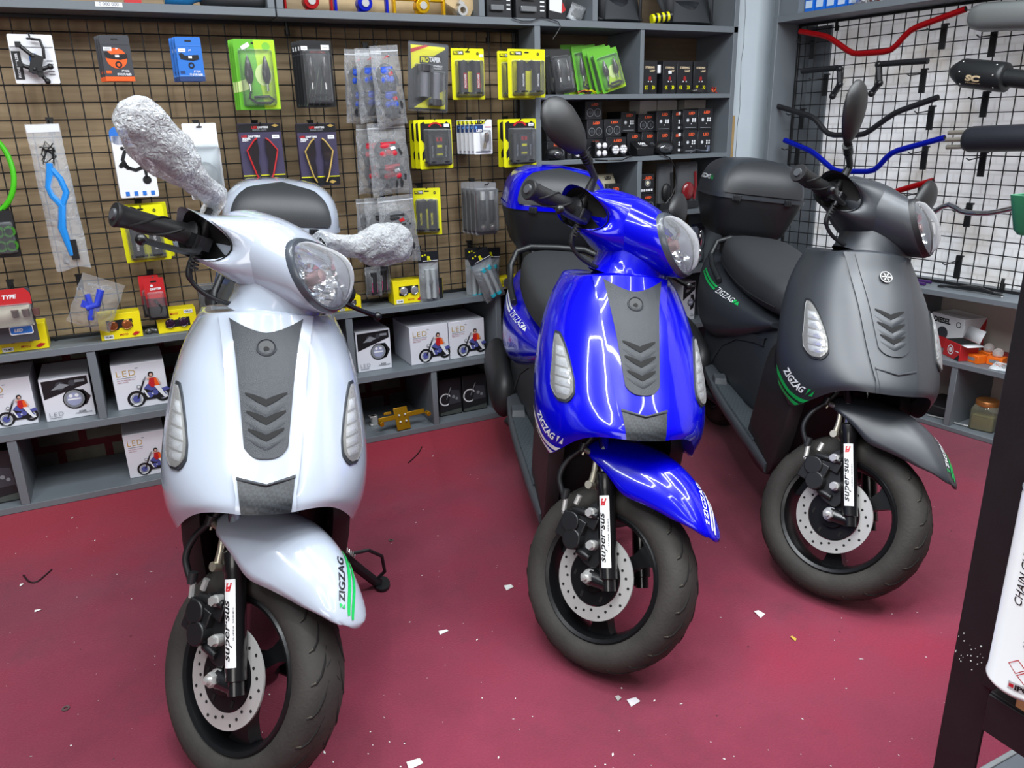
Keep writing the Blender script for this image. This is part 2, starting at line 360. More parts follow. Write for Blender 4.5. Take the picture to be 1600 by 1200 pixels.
def build_scooter(name, label, pos, head, lean, steer, paint, pad_mat, inks, wrapped=False, matte=False, emblem=False, trimmats=None, boxlow=None, mirror=None, body_decal=True):
    root = thing(name, label, 'scooter', (pos[0], pos[1], -.002), (-lean, 0, head), 'scooters parked on the red carpet')
    ST = Matrix.Translation((.075, 0, 0)) @ Matrix.Rotation(steer, 4, Vector((-math.sin(RAKE), 0, math.cos(RAKE)))) @ Matrix.Translation((-.075, 0, 0))
    tri, trilo = trimmats or (TRIM, TRIMLO)
    ink_text, ink_bar = inks
    # --- leg shield
    m = MB(); nv, nt = 26, 40
    P = []
    for j in range(nv+1):
        v = j/nv; row = [S(-PI/2+PI*i/nt, v) for i in range(nt+1)]
        a, b = row[0], row[-1]
        row = [a+Vector((-.03, .028, 0)), a+Vector((-.016, .008, 0))]+row+[b+Vector((-.016, -.008, 0)), b+Vector((-.03, -.028, 0))]
        P.append(row)
    top = P[0]
    P.insert(0, [Vector((lerp(p.x, -.345, .10), p.y*.9, p.z+.003)) for p in top]); P.insert(0, [Vector((lerp(p.x, -.345, .5), p.y*.5, p.z+.006)) for p in top]); P.insert(0, [Vector((lerp(p.x, -.345, .9), p.y*.1, p.z+.006)) for p in top])
    P.append([p+Vector((-.006, -p.y*.03, .004)) for p in P[-1]]); P.append([p+Vector((-.03, -p.y*.06, .018)) for p in P[-1]])
    m.grid(P)
    shield = m.build('leg_shield', paint, root, smooth=60)
    hwid = lambda v: lerp(.080, .046, min(1, v/.8)**.8)
    m = MB(); patch(m, lambda s, r: (Sy(lerp(-1, 1, s)*hwid(r*.995), .005+r*.99), .005+r*.99), .0055, nu=14, nv=30); m.build('shield_centre_panel', paint, shield, smooth=40)
    def trim_q(s, r):
        a = lerp(-1, 1, s); v = lerp(.075-.055*abs(a)**1.6, .555-.05*abs(a)**3, r); return Sy(a*lerp(.060, .034, r**.8), v), v
    m = MB(); patch(m, trim_q, .0085, nu=14, nv=24)
    m.mat(1)
    for k in range(3):
        v0 = (.352, .412, .470)[k]; hw_ = (.033, .031, .028)[k]
        patch(m, lambda s, r, v0=v0, hw_=hw_: (Sy(lerp(-1, 1, s)*hw_, v0-.034*abs(lerp(-1, 1, s))+lerp(-.015, .009, r)*(1-.75*abs(lerp(-1, 1, s))**2)), v0-.034*abs(lerp(-1, 1, s))+lerp(-.015, .009, r)*(1-.75*abs(lerp(-1, 1, s))**2)), .0097, .0092, nu=16, nv=4)
    m.mat(0)
    for k in range(3):
        v0 = (.352, .412, .470)[k]+.028; hw_ = (.034, .032, .029)[k]
        patch(m, lambda s, r, v0=v0, hw_=hw_: (Sy(lerp(-1, 1, s)*hw_, v0-.034*abs(lerp(-1, 1, s))+lerp(-.019, .020, r)*(1-.75*abs(lerp(-1, 1, s))**2)), v0-.034*abs(lerp(-1, 1, s))+lerp(-.019, .020, r)*(1-.75*abs(lerp(-1, 1, s))**2)), .0088, .0086, nu=16, nv=6, bulge=.0016)
    tp = m.build('trim_panel', [tri, VOID], shield, smooth=40)
    def low_q(s, r):
        a = lerp(-1, 1, s); v = lerp(.725-.05*abs(a), .997, r); return Sy(a*lerp(.044, .037, r), v), v
    m = MB(); patch(m, low_q, .0072, nu=10, nv=12)
    m.mat(1); patch(m, lambda s, r: (Sy(lerp(-1, 1, s)*.045, .705-.05*abs(lerp(-1, 1, s))+.02*r), .705-.05*abs(lerp(-1, 1, s))+.02*r), .009, nu=10, nv=3, bulge=.002)
    m.build('lower_trim', [trilo, tri], shield, smooth=40)
    # lock / badge
    c = S(0, .135)+Sn(0, .135)*.0085; n = Sn(0, .135); R = n.to_track_quat('Z', 'Y').to_matrix().to_4x4(); X = Matrix.Translation(c) @ R
    m = MB()
    if emblem:
        m.lathe([(.0, .004), (.013, .004), (.0145, .002), (.0145, -.002)], 24, X)
        m.mat(1)
        for k in range(6): m.box((.0075, 0, .0045), (.006, .0022, .002), X @ Matrix.Rotation(k*PI/3, 4, 'Z'))
        m.lathe([(.0135, .0052), (.0145, .0052), (.0145, .003), (.0135, .003)], 24, X, close=True); m.ball((0, 0, .005), (.003, .003, .001), 8, 5, X)
        m.build('round_badge', [BLACK, STEEL], shield, smooth=40)
    else:
        m.lathe([(.0135, .0), (.0155, .0022), (.0172, .0015), (.0176, -.003)], 28, X)
        m.mat(1); m.lathe([(0, .0004), (.0135, .0004)], 28, X)
        m.mat(0); m.grid([[(.0125*math.cos(a), .0125*math.sin(a), .0008) for a in frange(PI*1.05, PI*1.95, 8)], [(.009*math.cos(a), .0045*math.sin(a)-.002, .0012) for a in frange(PI*1.05, PI*1.95, 8)]], xf=X)
        m.mat(2); m.lathe([(.0, .002), (.0045, .0018), (.005, 0)], 14, X @ Matrix.Translation((0, -.003, 0)))
        m.build('round_badge', [tri, mat('badge_dark', (30, 32, 34), .5), VOID], shield, smooth=40)
    # --- turn signals
    for sd in (-1, 1):
        def ts(s, r, grow=0):
            v = lerp(.318, .628, r)+lerp(-grow, grow, r)
            mid = lerp(.1495, .1475, r)-.003*math.sin(PI*r); hw_ = .0175*min(1, (r+.012)/.62)**.62*min(1, max(0, (1.012-r)/.20))**.45+grow*.10
            y = mid+lerp(-hw_, hw_, s); ey = smoothtab(SH, v)[3]
            return sd*math.asin(min(.9985, y/ey)), v-.035*(1-s)*min(1, r*2)*0
        m = MB(); patch(m, lambda s, r: ts(s, r, .018), .0035, -.004, 8, 18)
        sig = m.build('turn_signal', tri if not matte else BLACK, root, smooth=50)
        m = MB(); patch(m, lambda s, r: ts(s, r, .002), .0042, .002, 8, 24); m.mat(1)
        for k in range(5): patch(m, lambda s, r, k=k: ts(lerp(.14, .84, s), .16+.155*k+.125*r), .0046, .003, 6, 6, bulge=.0022)
        m.build('lamp_cells', [CELL, CELLD], sig, smooth=50)
        m = MB(); patch(m, lambda s, r: ts(s, r, .004), .0062, .0, 10, 20, bulge=.004); m.build('lens', LENS, sig, smooth=60)
    # --- inner fairing, side fairings, floor
    IN = [(.165, -.43, -.31, .095), (.30, -.44, -.325, .125), (.40, -.44, -.325, .145), (.50, -.44, -.24, .155), (.60, -.435, -.20, .150), (.68, -.425, -.26, .130), (.775, -.41, -.30, .085)]
    m = MB(); P = []
    for z in frange(.165, .775, 18):
        xb, xf_, hw = smoothtab(IN, z); row = []
        for k in range(28):
            a = 2*PI*k/28; row.append(((xb+xf_)/2+(xf_-xb)/2*sgnpow(math.cos(a), .6), hw*sgnpow(math.sin(a), .6), z))
        P.append(row)
    m.grid(P, cu=True, cap=(1, 1)); m.build('inner_fairing', BLACK, root, smooth=50)
    for sd in (-1, 1):
        m = MB(); pts = rounded([(-.205, .435), (-.212, .36), (-.245, .26), (-.285, .19), (-.34, .165), (-.46, .168), (-.49, .22), (-.45, .36), (-.42, .50), (-.33, .53), (-.25, .48)], 40)
        P = [[(x, sd*(.138+.012*min(1, max(0, (z-.17)/.2))-ins), z) for x, z in pts] for ins in (.03, .004)]
        P += [[(lerp(-.33, x, .96), sd*(.138+.014*min(1, max(0, (z-.17)/.2))), lerp(.33, z, .96)) for x, z in pts]]
        m.grid(P, cu=True, cap=(1, 1)); m.build('side_fairing', mat('fairing_plastic', (36, 35, 36), .5, bump=.15, bscale=700), root, smooth=45)
    FL = [(-1.06, .11, .262, .288), (-1.0, .152, .252, .285), (-.85, .168, .232, .268), (-.7, .168, .212, .252), (-.55, .162, .198, .238), (-.42, .156, .188, .225), (-.30, .146, .176, .212)]
    m = MB(); loft(m, FL, frange(-1.06, -.30, 20), 28, .35); fl = m.build('floorboard', GREYPL, root, smooth=50)
    for sd in (-1, 1):
        m = MB(); P = []
        for x in frange(-.80, -.42, 12):
            hw, lo, hi = smoothtab(FL, x); y0, y1 = .098, hw-.012
            P.append([(x, sd*y0, hi-.002), (x, sd*(y0+.002), hi+.0025), (x, sd*y1, hi+.0025), (x, sd*(y1+.002), hi-.002)])
        m.grid(P); m.build('floor_mat', MATT, fl, smooth=40)
        m = MB(); m.add([(-.86, sd*.118, .262), (-.86, sd*.160, .262), (-.81, sd*.118, .262), (-.81, sd*.160, .262), (-.855, sd*.12, .288), (-.855, sd*.158, .286), (-.825, sd*.12, .279), (-.825, sd*.158, .277)], [(0, 1, 5, 4), (2, 6, 7, 3), (0, 4, 6, 2), (1, 3, 7, 5), (4, 5, 7, 6)])
        m.build('foot_peg', GREYPL, fl, smooth=30, bevel=.002); m = MB(); m.ball((-.985, sd*.150, .288), .007, 10, 6); m.build('board_screw', STEEL, fl)
    PE = [(-1.22, .095, .27, .42), (-1.1, .14, .26, .44), (-.95, .135, .24, .47), (-.8, .122, .22, .52), (-.68, .110, .21, .545), (-.61, .092, .21, .545), (-.575, .06, .22, .53)]
    m = MB(); loft(m, PE, frange(-1.22, -.575, 20), 28, .55); ped = m.build('underseat_fairing', mat('fairing_grey', (40, 44, 48), .5, bump=.15, bscale=700), root, smooth=50)
    m = MB()
    for sd in (-1, 1):
        P = [[(x, sd*(smoothtab(PE, x)[0]*.97+o), z+dz) for x, z in ((-.98, .30), (-.90, .39), (-.80, .44), (-.68, .465), (-.62, .47))] for o, dz in ((-.01, .006), (.006, .004), (.006, -.02), (-.01, -.022))]
        m.grid(P)
    m.build('fairing_rib', mat('fairing_grey', (40, 44, 48), .5), ped, smooth=40)
    # --- rear body, seat, rail
    m = MB(); loft(m, RB, frange(-1.50, -.59, 30), 32); body = m.build('rear_body', paint, root, smooth=50)
    if body_decal:
        def bd(x, th, o=.0015):
            p = BODY(x, th); d = 1e-3; q = (BODY(x+d, th)-p).cross(BODY(x, th+d)-p).normalized()
            if q.y > 0: q = -q
            return p+q*o
        TH = PI+.0
        m = MB()
        th0 = lambda x: TH-.50-.0*(x+1)
        letters(m, 'ZIGZAG', lambda u, v: bd(-.905+u, th0(0)-v/.11), height=.024, width=.15, bold=.0, spacing=1.08)
        m.mat(1)
        for (xa, xb, ta, tb) in ((-1.235, -1.215, .085, .02), (-1.235, -1.215, -.02, -.085), (-1.207, -.995, .085, .02), (-1.207, -.995, -.02, -.085)):
            m.grid([[bd(x, th0(x)-ta), bd(x, th0(x)-tb)] for x in frange(xa, xb, 8)])
        m.add([bd(-.827, th0(0)-.09), bd(-.812, th0(0)-.09), bd(-.822, th0(0)+.09), bd(-.835, th0(0)+.09), bd(-.803, th0(0)-.09), bd(-.786, th0(0)+.09), bd(-.815, th0(0)+.09)], [(0, 1, 2, 3), (4, 5, 6)])
        m.build('side_decal', [ink_text if ink_text != BLACK_INK else BLACK_INK, ink_bar], body, smooth=0, fix=False)
    SE = [(-1.235, .05, .615, .675), (-1.20, .10, .60, .705), (-1.12, .126, .585, .712), (-1.0, .135, .565, .70), (-.85, .136, .55, .682), (-.70, .13, .545, .672), (-.60, .112, .545, .660), (-.55, .085, .548, .640), (-.525, .05, .56, .615)]
    m = MB(); loft(m, SE, frange(-1.235, -.525, 26), 32, .62); seat = m.build('seat', SEATM, root, smooth=50)
    m = MB(); m.tube([BODY(x, PI+.25, SE)+Vector((0, -.001, 0)) for x in frange(-1.19, -.58, 16)], .0022, 6); m.build('seat_piping', mat('piping', (30, 31, 33), .5), seat)
    m = MB(); m.tube([(-1.0, -.155, .57), (-1.10, -.158, .60), (-1.16, -.155, .655), (-1.18, -.135, .700), (-1.19, -.09, .716), (-1.195, 0, .718), (-1.19, .09, .716), (-1.18, .135, .700), (-1.16, .155, .655), (-1.10, .158, .60), (-1.0, .155, .57)], .0105, 10)
    if matte: m.v = [(x, y, z-.022*(1 if z > .65 else 0)) for x, y, z in m.v]
    m.box((-1.36, 0, .69), (.26, .16, .012)); m.box((-1.30, .06, .655), (.16, .012, .07)); m.box((-1.30, -.06, .655), (.16, .012, .07))
    m.build('grab_rail', BLACK, root, smooth=50, bevel=.002)
    # --- top box
    BXL = [(.695, -1.50, -1.245, .118), (.705, -1.512, -1.235, .130), (.76, -1.522, -1.215, .150), (.82, -1.53, -1.197, .168), (.832, -1.53, -1.196, .169)]
    BXU = [(.834, -1.532, -1.194, .171), (.86, -1.53, -1.197, .170), (.90, -1.522, -1.21, .163), (.935, -1.505, -1.235, .145), (.958, -1.475, -1.27, .115), (.970, -1.44, -1.31, .07), (.973, -1.40, -1.35, .02)]
    dy = .03 if wrapped else 0
    def bx(tab, z, a, e=.42):
        xb, xf_, hw = smoothtab(tab, z); return Vector(((xb+xf_)/2+(xf_-xb)/2*sgnpow(math.cos(a), e), dy+hw*sgnpow(math.sin(a), e), z))
    m = MB(); m.grid([[bx(BXL, z, 2*PI*k/40) for k in range(40)] for z in frange(.695, .832, 8)], cu=True, cap=(1, 1))
    box = m.build('top_box', boxlow or BLACK, root, smooth=45)
    m = MB(); m.grid([[bx(BXU, z, 2*PI*k/40) for k in range(40)] for z in frange(.834, .973, 16)], cu=True, cap=(1, 1))
    m.grid([[bx(BXU, .842, 2*PI*k/40)*1 + (bx(BXU, .842, 2*PI*k/40)-Vector((-1.36, dy, .842))).normalized()*.004+Vector((0, 0, dz)) for k in range(40)] for dz in (-.010, .004)], cu=True)
    m.build('box_lid', paint, box, smooth=45)
    def padp(s, r, o):
        a = lerp(-1, 1, s); z = lerp(.850, .962-.02*a*a, r); al = a*.86*(1 if z < .93 else 1)
        p = bx(BXU, z, al*(.80-.15*r)); c0 = Vector((-1.38, dy, .84)); return p+(p-c0).normalized()*o
    m = MB(); P = []
    for j in range(-1, 13):
        row = []
        for i in range(-1, 19):
            s, r = min(max(i/17, 0), 1), min(max(j/11, 0), 1)
            sq = math.sqrt(max(0, 1-(2*abs(r-.42)/1.16)**4)); s2 = .5+(s-.5)*(sq*.98)
            row.append(padp(s2, r, -.003 if i in (-1, 18) or j in (-1, 12) else .008+.006*math.sin(PI*s)*math.sin(PI*r)))
        P.append(row)
    m.grid(P); m.build('back_pad', pad_mat, box, smooth=60)
    for sd in (-.22, .22):
        m = MB(); p = bx(BXU, .838, sd); q = (p-Vector((-1.36, dy, .838))).normalized(); X = Matrix.Translation(p) @ q.to_track_quat('Y', 'Z').to_matrix().to_4x4()
        m.box((0, .004, -.004), (.03, .008, .020), X)
        for k in (-1, 0, 1): m.box((k*.008, .009, -.004), (.004, .004, .014), X)
        m.build('box_latch', BLACK if not matte else BLACK, box, smooth=30, bevel=.001)
    if body_decal and emblem:
        m = MB()
        letters(m, 'ZIGZAG', lambda u, v: (lambda p: p+(p-Vector((-1.36, 0, p.z))).normalized()*.002)(bx(BXU, .893+v, -1.62-u/.2)), height=.016, width=.05, bold=.03)
        m.mat(1); m.add([(lambda p: p+(p-Vector((-1.36, 0, p.z))).normalized()*.002)(bx(BXU, .893+v, -1.62+u/.2)) for u, v in ((.030, .008), (.037, .008), (.041, -.008), (.034, -.008), (.046, -.008), (.052, .008), (.056, -.008))], [(0, 1, 2, 3), (4, 5, 6)])
        m.build('lid_decal', [WHITE_INK, ink_bar], box, smooth=0, fix=False)
    # --- rear wheel, engine, muffler, stand
    wheel(root, 'rear_wheel', Matrix.Translation((-1.20, 0, .190)) @ Matrix.Rotation(PI/2, 4, 'X'))
    m = MB(); m.tube([(-.80, -.05, .19), (-.9, -.10, .17), (-.98, -.15, .19)], .015, 8)
    P = []
    for x, r1, r2 in ((-.96, .02, .03), (-.98, .045, .065), (-1.05, .052, .085), (-1.2, .054, .092), (-1.33, .052, .085), (-1.38, .04, .06), (-1.39, .02, .03)):
        P.append([(x, -.165+r1*math.cos(2*PI*k/20)*.8, .265+(x+1)*-.06+r2*math.sin(2*PI*k/20)) for k in range(20)])
    m.grid(P, cu=True, cap=(1, 1)); m.build('muffler', mat('muffler_black', (30, 31, 33), .5), root, smooth=50)
    m = MB(); P = []
    for x, r1, r2 in ((-.75, .03, .04), (-.82, .06, .07), (-1.0, .065, .075), (-1.2, .05, .08), (-1.28, .03, .05)):
        P.append([(x, .09+r1*math.cos(2*PI*k/20), .24+r2*math.sin(2*PI*k/20)) for k in range(20)])
    m.grid(P, cu=True, cap=(1, 1)); m.build('engine_case', mat('engine_grey', (58, 60, 62), .5, metal=.4), root, smooth=50)
    m = MB(); P = []
    for k in range(13):
        a = math.radians(20+13*k); P.append([(-1.20+r*math.cos(a), y, .19+r*math.sin(a)) for r, y in ((.205, -.06), (.222, -.045), (.225, 0), (.222, .045), (.205, .06))])
    m.grid(P); m.build('rear_mudguard', BLACK, root, smooth=60, solid=.004)
    L = Matrix.Rotation(lean, 4, 'X')     # stand foot is set on the real floor
    foot = L @ Vector((-.558, .265, .004+.002)); top = Vector((-.50, .13, .19))
    m = MB(); m.tube([top, lerp(top, foot, .9), foot+Vector((0, 0, .008))], [.013, .012, .010], 10)
    kick = m.build('kickstand', BLACK, root)
    m = MB(); X = Matrix.Translation(foot) @ L; P = [[(.032*math.cos(a), .020*math.sin(a)+.006, h) for a in frange(0, 2*PI*15/16, 15)] for h in (0, .006)]
    m.grid(P, cu=True, cap=(1, 1), xf=X); m.build('stand_foot', BLACK, kick, smooth=40)
    m = MB(); b = lerp(top, foot, .72); m.tube([lerp(top, foot, .35)+Vector((.01, .012, .02)), lerp(top, foot, .5)+Vector((.01, .03, .045)), lerp(top, foot, .7)+Vector((.0, .04, .045)), lerp(top, foot, .85)+Vector((0, .03, .02)), lerp(top, foot, .9)], .0045, 8); m.build('stand_lever', BLACK, kick)
    a, b = top+Vector((.02, .01, .02)), lerp(top, foot, .4)+Vector((.012, .012, .02)); m = MB()
    m.tube([lerp(a, b, k/60)+Vector((.006*math.cos(k*1.2), 0, .006*math.sin(k*1.2))) for k in range(61)], .0018, 5); m.build('stand_spring', STEEL, kick)

    # ---------------- steered parts
    def part(m, nm, mats, par=None, **kw): return m.build(nm, mats, par or root, ST, **kw)
    wx = ST @ Matrix.Translation(AX) @ Matrix.Rotation(PI/2, 4, 'X')
    fw = wheel(root, 'front_wheel', wx, spoke_turn=.9)
    m = MB(); X = Matrix.Translation((AX[0], -.052, AX[2])) @ Matrix.Rotation(PI/2, 4, 'X')
    m.lathe([(.060, -.002), (.089, -.002), (.089, .002), (.060, .002)], 48, X, close=True)
    m.mat(1); m.lathe([(.03, -.0035), (.058, -.0035), (.058, .003), (.03, .003)], 36, X, close=True); m.lathe([(.0, .014), (.03, .012), (.034, -.01)], 24, X)
    m.mat(2)
    for k in range(26):
        r = (.067, .080, .073)[k % 3]; a = 2*PI*k/26
        m.cyl((r*math.cos(a), r*math.sin(a), -.0024), (r*math.cos(a), r*math.sin(a), .0026), .0030, n=8, xf=X)
    for k in range(6):
        m.box((.047*math.cos(k*PI/3+.3), .047*math.sin(k*PI/3+.3), .0025), (.006, .012, .003), X)
    m.build('brake_disc', [DISC, RIMM, VOID], fw, ST, smooth=40)
    ax = Vector((-math.sin(math.radians(30)), 0, math.cos(math.radians(30))))
    for sd in (-1, 1):
        bot = Vector((-.021, sd*.071, .178))
        m = MB(); m.tube([bot, bot+ax*.022, bot+ax*.024, bot+ax*.20, bot+ax*.205, bot+ax*.235, bot+ax*.24], [.014, .0145, .0185, .0185, .021, .021, .0165], 18)
        m.mat(1); m.tube([bot+ax*.235, bot+ax*.42], .0115, 14)
        m.mat(0); m.tube([bot+ax*.012, Vector((AX[0], sd*.071, AX[2]))], [.014, .017], 12)
        leg = part(m, 'fork_leg', [mat('fork_black', (18, 19, 21), .28, coat=.4), CHROME], smooth=40)
        # sticker wrapped on the outer face
        base = bot+ax*.118; side = Vector((0, sd*1.0, 0)); fwd = ax.cross(side)*sd
        fwd = fwd if fwd.x > 0 else -fwd
        def cylp(u, v, o=0, base=base, side=side, fwd=fwd):   # u along the leg (up), v around
            a_ = v/.0185+.30; d_ = side*math.cos(a_)+fwd*math.sin(a_)
            return base+ax*u+d_*(.0188+o)
        m = MB(); m.grid([[cylp(u, v, 0) for v in frange(-.0105, .0105, 6)] for u in frange(-.072, .072, 10)])
        stk = part(m, 'fork_sticker', STICK, leg, smooth=60)
        m = MB()
        sg = -sd
        letters(m, 'super·sus', lambda u, v: cylp(u-.012, sg*(v)*-1-.0022*1, .0005), height=.013, width=.100, bold=.02, shear=.3)
        letters(m, 'SUPER SERIES', lambda u, v: cylp(u-.002, sg*(v)*-1+.0068, .0005), height=.0024, width=.055, bold=.0)
        m.mat(1); m.grid([[cylp(u, -.007+sh, .0006), cylp(u, .001+sh*2, .0006)] for u, sh in ((.052, 0), (.059, .001), (.066, .002))])
        part(m, 'sticker_print', [BLACK_INK, RED_INK], stk, smooth=0, fix=False)
    m = MB(); m.tube([(-.20, -.07, .487), (-.20, .07, .487)], .018, 12); m.tube([(-.195, 0, .47), (-.30, 0, .68)], .02, 12); m.box((-.20, 0, .49), (.05, .17, .02)); part(m, 'fork_yoke', BLACK, smooth=40, bevel=.003)
    # axle nut, caliper with hose
    m = MB(); X = Matrix.Translation((AX[0], -.071, AX[2])) @ Matrix.Rotation(PI/2, 4, 'X')
    m.lathe([(0, .022), (.0115, .022), (.013, .019), (.013, .004)], 6, X); m.lathe([(.0, .006), (.0165, .006), (.017, .004), (.017, -.004)], 20, X); m.lathe([(0, .030), (.006, .029), (.0065, .01)], 12, X)
    part(m, 'axle_nut', STEEL, smooth=30)
    m = MB()
    m.prism(rounded([(-.062, .215), (-.105, .318), (-.132, .318), (-.142, .295), (-.16, .275), (-.165, .24), (-.10, .20)], 24), .010, Matrix.Translation((0, -.078, 0)))
    cal = None
    for (x, z, r) in ((-.155, .262, .024), (-.135, .232, .024)): m.cyl((x, -.045, z), (x, -.098, z), r, r*.9, 18)
    m.box((-.15, -.07, .25), (.06, .045, .055)); m.box((-.125, -.072, .285), (.05, .03, .03)); m.cyl((-.165, -.085, .285), (-.105, -.085, .30), .008, n=10); m.cyl((-.12, -.08, .215), (-.085, -.08, .215), .008, n=10)
    cal = part(m, 'brake_caliper', mat('caliper_black', (24, 25, 27), .38), smooth=40, bevel=.002)
    for (x, z) in ((-.122, .300), (-.090, .243)): m = MB(); m.cyl((x, -.076, z), (x, -.100, z), .0085, n=6); m.cyl((x, -.076, z), (x, -.092, z), .0105, n=14); part(m, 'caliper_bolt', STEEL, cal, smooth=35)
    m = MB(); m.cyl((-.19, -.075, .268), (-.168, -.078, .262), .0065, n=10); m.cyl((-.165, -.085, .298), (-.165, -.085, .318), .006, n=8); m.cyl((-.185, -.085, .272), (-.193, -.087, .30), .0055, n=8)
    part(m, 'hose_union', STEEL, cal, smooth=35)
    m = MB(); hp = [Vector((-.195, -.087, .295)), Vector((-.222, -.095, .33)), Vector((-.222, -.093, .37)), Vector((-.206, -.086, .408)), Vector((-.198, -.078, .45)), Vector((-.205, -.06, .52)), Vector((-.23, -.04, .58))]
    m.tube([smoothtab([(i, *p) for i, p in enumerate(hp)], u) for u in frange(0, 6, 24)], .0062, 8); m.mat(1); m.cyl(hp[3]+Vector((0, 0, -.006)), hp[3]+Vector((0, 0, .012)), .0095, n=10); m.cyl(hp[0], hp[0]+Vector((-.003, -.002, .02)), .0085, n=8)
    hose = part(m, 'brake_hose', [BLACK, mat('hose_clip', (60, 62, 64), .4, metal=.6)], smooth=50)
    m = MB(); m.tube([(-.20, -.084, .408), (-.178, -.085, .408), (-.163, -.086, .400), (-.156, -.087, .378), (-.150, -.087, .350)], [.006, .0065, .0065, .006, .0075], 8); m.cyl((-.150, -.078, .350), (-.150, -.098, .350), .0085, n=12); m.cyl((-.150, -.070, .350), (-.115, -.075, .340), .006, n=8)
    m.tube([(-.20, -.084, .395), (-.199, -.084, .455)], .0025, 6); part(m, 'hose_bracket', ZINC, hose, smooth=50)
    # fender
    m = MB(); P = [[FN(u, -PI/2+PI*i/28) for i in range(29)] for u in frange(0, 1, 24)]
    m.grid(P); fen = part(m, 'front_fender', paint, smooth=60, solid=.0035)
    m = MB()
    us = lambda u: .285+u/.30; fa = lambda u: -.14+2.6*(u-.285)
    letters(m, 'ZIGZAG', lambda u, v: FNo(us(u)+v*1.0, fa(us(u))-v/.075, .0012), height=.0135, width=.066, bold=.02)
    m.mat(1)
    for k in (0, 1): m.grid([[FNo(u, fa(u)+.22+.20*k, .0012), FNo(u, fa(u)+.35+.20*k, .0012)] for u in frange(.06+.03*(1-k), .46-.04*k, 14)])
    m.add([FNo(us(u)+v*1.0, fa(us(u))-v/.075, .0012) for u, v in ((-.0435, -.007), (-.036, -.007), (-.043, .001), (-.0445, .006), (-.036, .006), (-.038, -.002))], [(0, 1, 2), (3, 4, 5)])
    part(m, 'fender_decal', [ink_text, ink_bar], fen, smooth=0, fix=False)
    # handlebar cover: nose + wings + neck
    Cc = Vector((-.247, 0, .876)); B = Vector((-.57, 0, .82)).normalized(); N = Vector((.82, 0, .57)).normalized(); Yv = Vector((0, 1, 0))
    half = [(0, .061), (.030, .060), (.055, .054), (.071, .039), (.075, .017), (.069, -.008), (.055, -.031), (.036, -.048), (.016, -.057)]
    outl = rounded(half+[(0, -.059)]+[(-a, b) for a, b in reversed(half[1:])], 56)
    def lp(a, b, k=1.0, o=0): return Cc+Yv*(a*k)+B*(b*k)+N*o
    m = MB(); P = []
    back = []
    for a, b in outl:
        an = math.atan2(b, a); back.append(Vector((-.428-.012*math.sin(an), .118*sgnpow(math.cos(an), .95), .878+.074*sgnpow(math.sin(an), .95))))
    fr = [lp(a, b, 1.13, -.006) for a, b in outl]
    P.append([lp(a, b, 1.02, -.004) for a, b in outl]); P.append([lp(a, b, 1.09, 0) for a, b in outl])
    for q in frange(0, 1, 14):
        row = []
        for j in range(len(outl)):
            p = fr[j].lerp(back[j], q); d = (p-Vector((p.x, 0, .88))); d = d.normalized() if d.length else d
            row.append(p+d*(.010*math.sin(PI*q)))
        P.append(row)
    bc = Vector((-.43, 0, .872))
    for k, dx in ((.93, -.018), (.78, -.034), (.5, -.046)): P.append([bc+(p-bc)*k+Vector((dx, 0, 0)) for p in back])
    m.grid(P, cu=True, cap=(0, 1))
    WG = [(0, -.370, .874, .088, .074), (.06, -.374, .874, .084, .068), (.10, -.386, .871, .072, .055), (.140, -.404, .866, .056, .043), (.165, -.414, .866, .050, .040)]
    rows = []
    for y in frange(-.165, .165, 26):
        cx, cz, rx, rz = smoothtab(WG, abs(y)); row = []
        for k in range(32):
            a = 2*PI*k/32; ca, sa = math.cos(a), math.sin(a)
            yy = y + (math.copysign(1, y)*(abs(y)/.165)**5*(.016*sa*abs(sa)+.012*abs(sa)-.052*max(0, ca)**2) if abs(y) > .08 else 0)
            row.append((cx+rx*sgnpow(ca, .85), yy, cz+rz*sgnpow(sa, .85)))
        rows.append(row)
    m.grid(rows, cu=True)
    m.mat(1)
    for sgn, row in ((-1, rows[1]), (1, rows[-2])):
        c = sum((Vector(p) for p in row), Vector())/32
        m.add([c+(Vector(p)-c)*.93-Vector((0, sgn*.022, 0)) for p in row], [tuple(range(32))])
        m.grid([[c+(Vector(p)-c)*.93-Vector((0, sgn*.022, 0)) for p in row], [c+(Vector(p)-c)*.985+Vector((0, sgn*.004, 0)) for p in row]], cu=True)
    m.mat(0)
    NK = [(.765, -.335, .088, .088), (.785, -.335, .086, .080), (.81, -.338, .088, .078), (.85, -.35, .09, .08)]
    m.grid([[(cx+rx*math.cos(2*PI*k/32), ry*math.sin(2*PI*k/32), z) for k in range(32)] for z, cx, rx, ry in [(z, *smoothtab(NK, z)) for z in frange(.765, .85, 8)]], cu=True)
    cover = part(m, 'handlebar_cover', [paint, VOID], smooth=38)
    # headlight
    m = MB(); m.grid([[lp(a, b, k, o) for a, b in outl] for k, o in ((1.12, -.008), (1.11, .004), (1.07, .009), (.99, .008), (.98, -.004))], cu=True)
    hl = part(m, 'headlight', mat('bezel_grey', (66, 72, 80), .3, coat=.3) if not matte else BLACK, smooth=50)
    m = MB(); m.grid([[lp(a, b, k, o) for a, b in outl] for k, o in ((.985, .003), (.88, -.006), (.80, -.02), (.55, -.034), (.3, -.040), (.05, -.04))], cu=True, cap=(0, 1))
    for k in range(7): m.grid([[lp(x, z, 1, -.012-.016*(1-abs(x)/.06)) for x in frange(-.058+.006*abs(k-3), .058-.006*abs(k-3), 10)] for z in (-.038+.0125*k, -.038+.0125*k+.0085)])
    rf = part(m, 'reflector', REFL, hl, smooth=25)
    m = MB(); X = Matrix.Translation(lp(0, .006, 1, -.03)) @ N.to_track_quat('Z', 'Y').to_matrix().to_4x4()
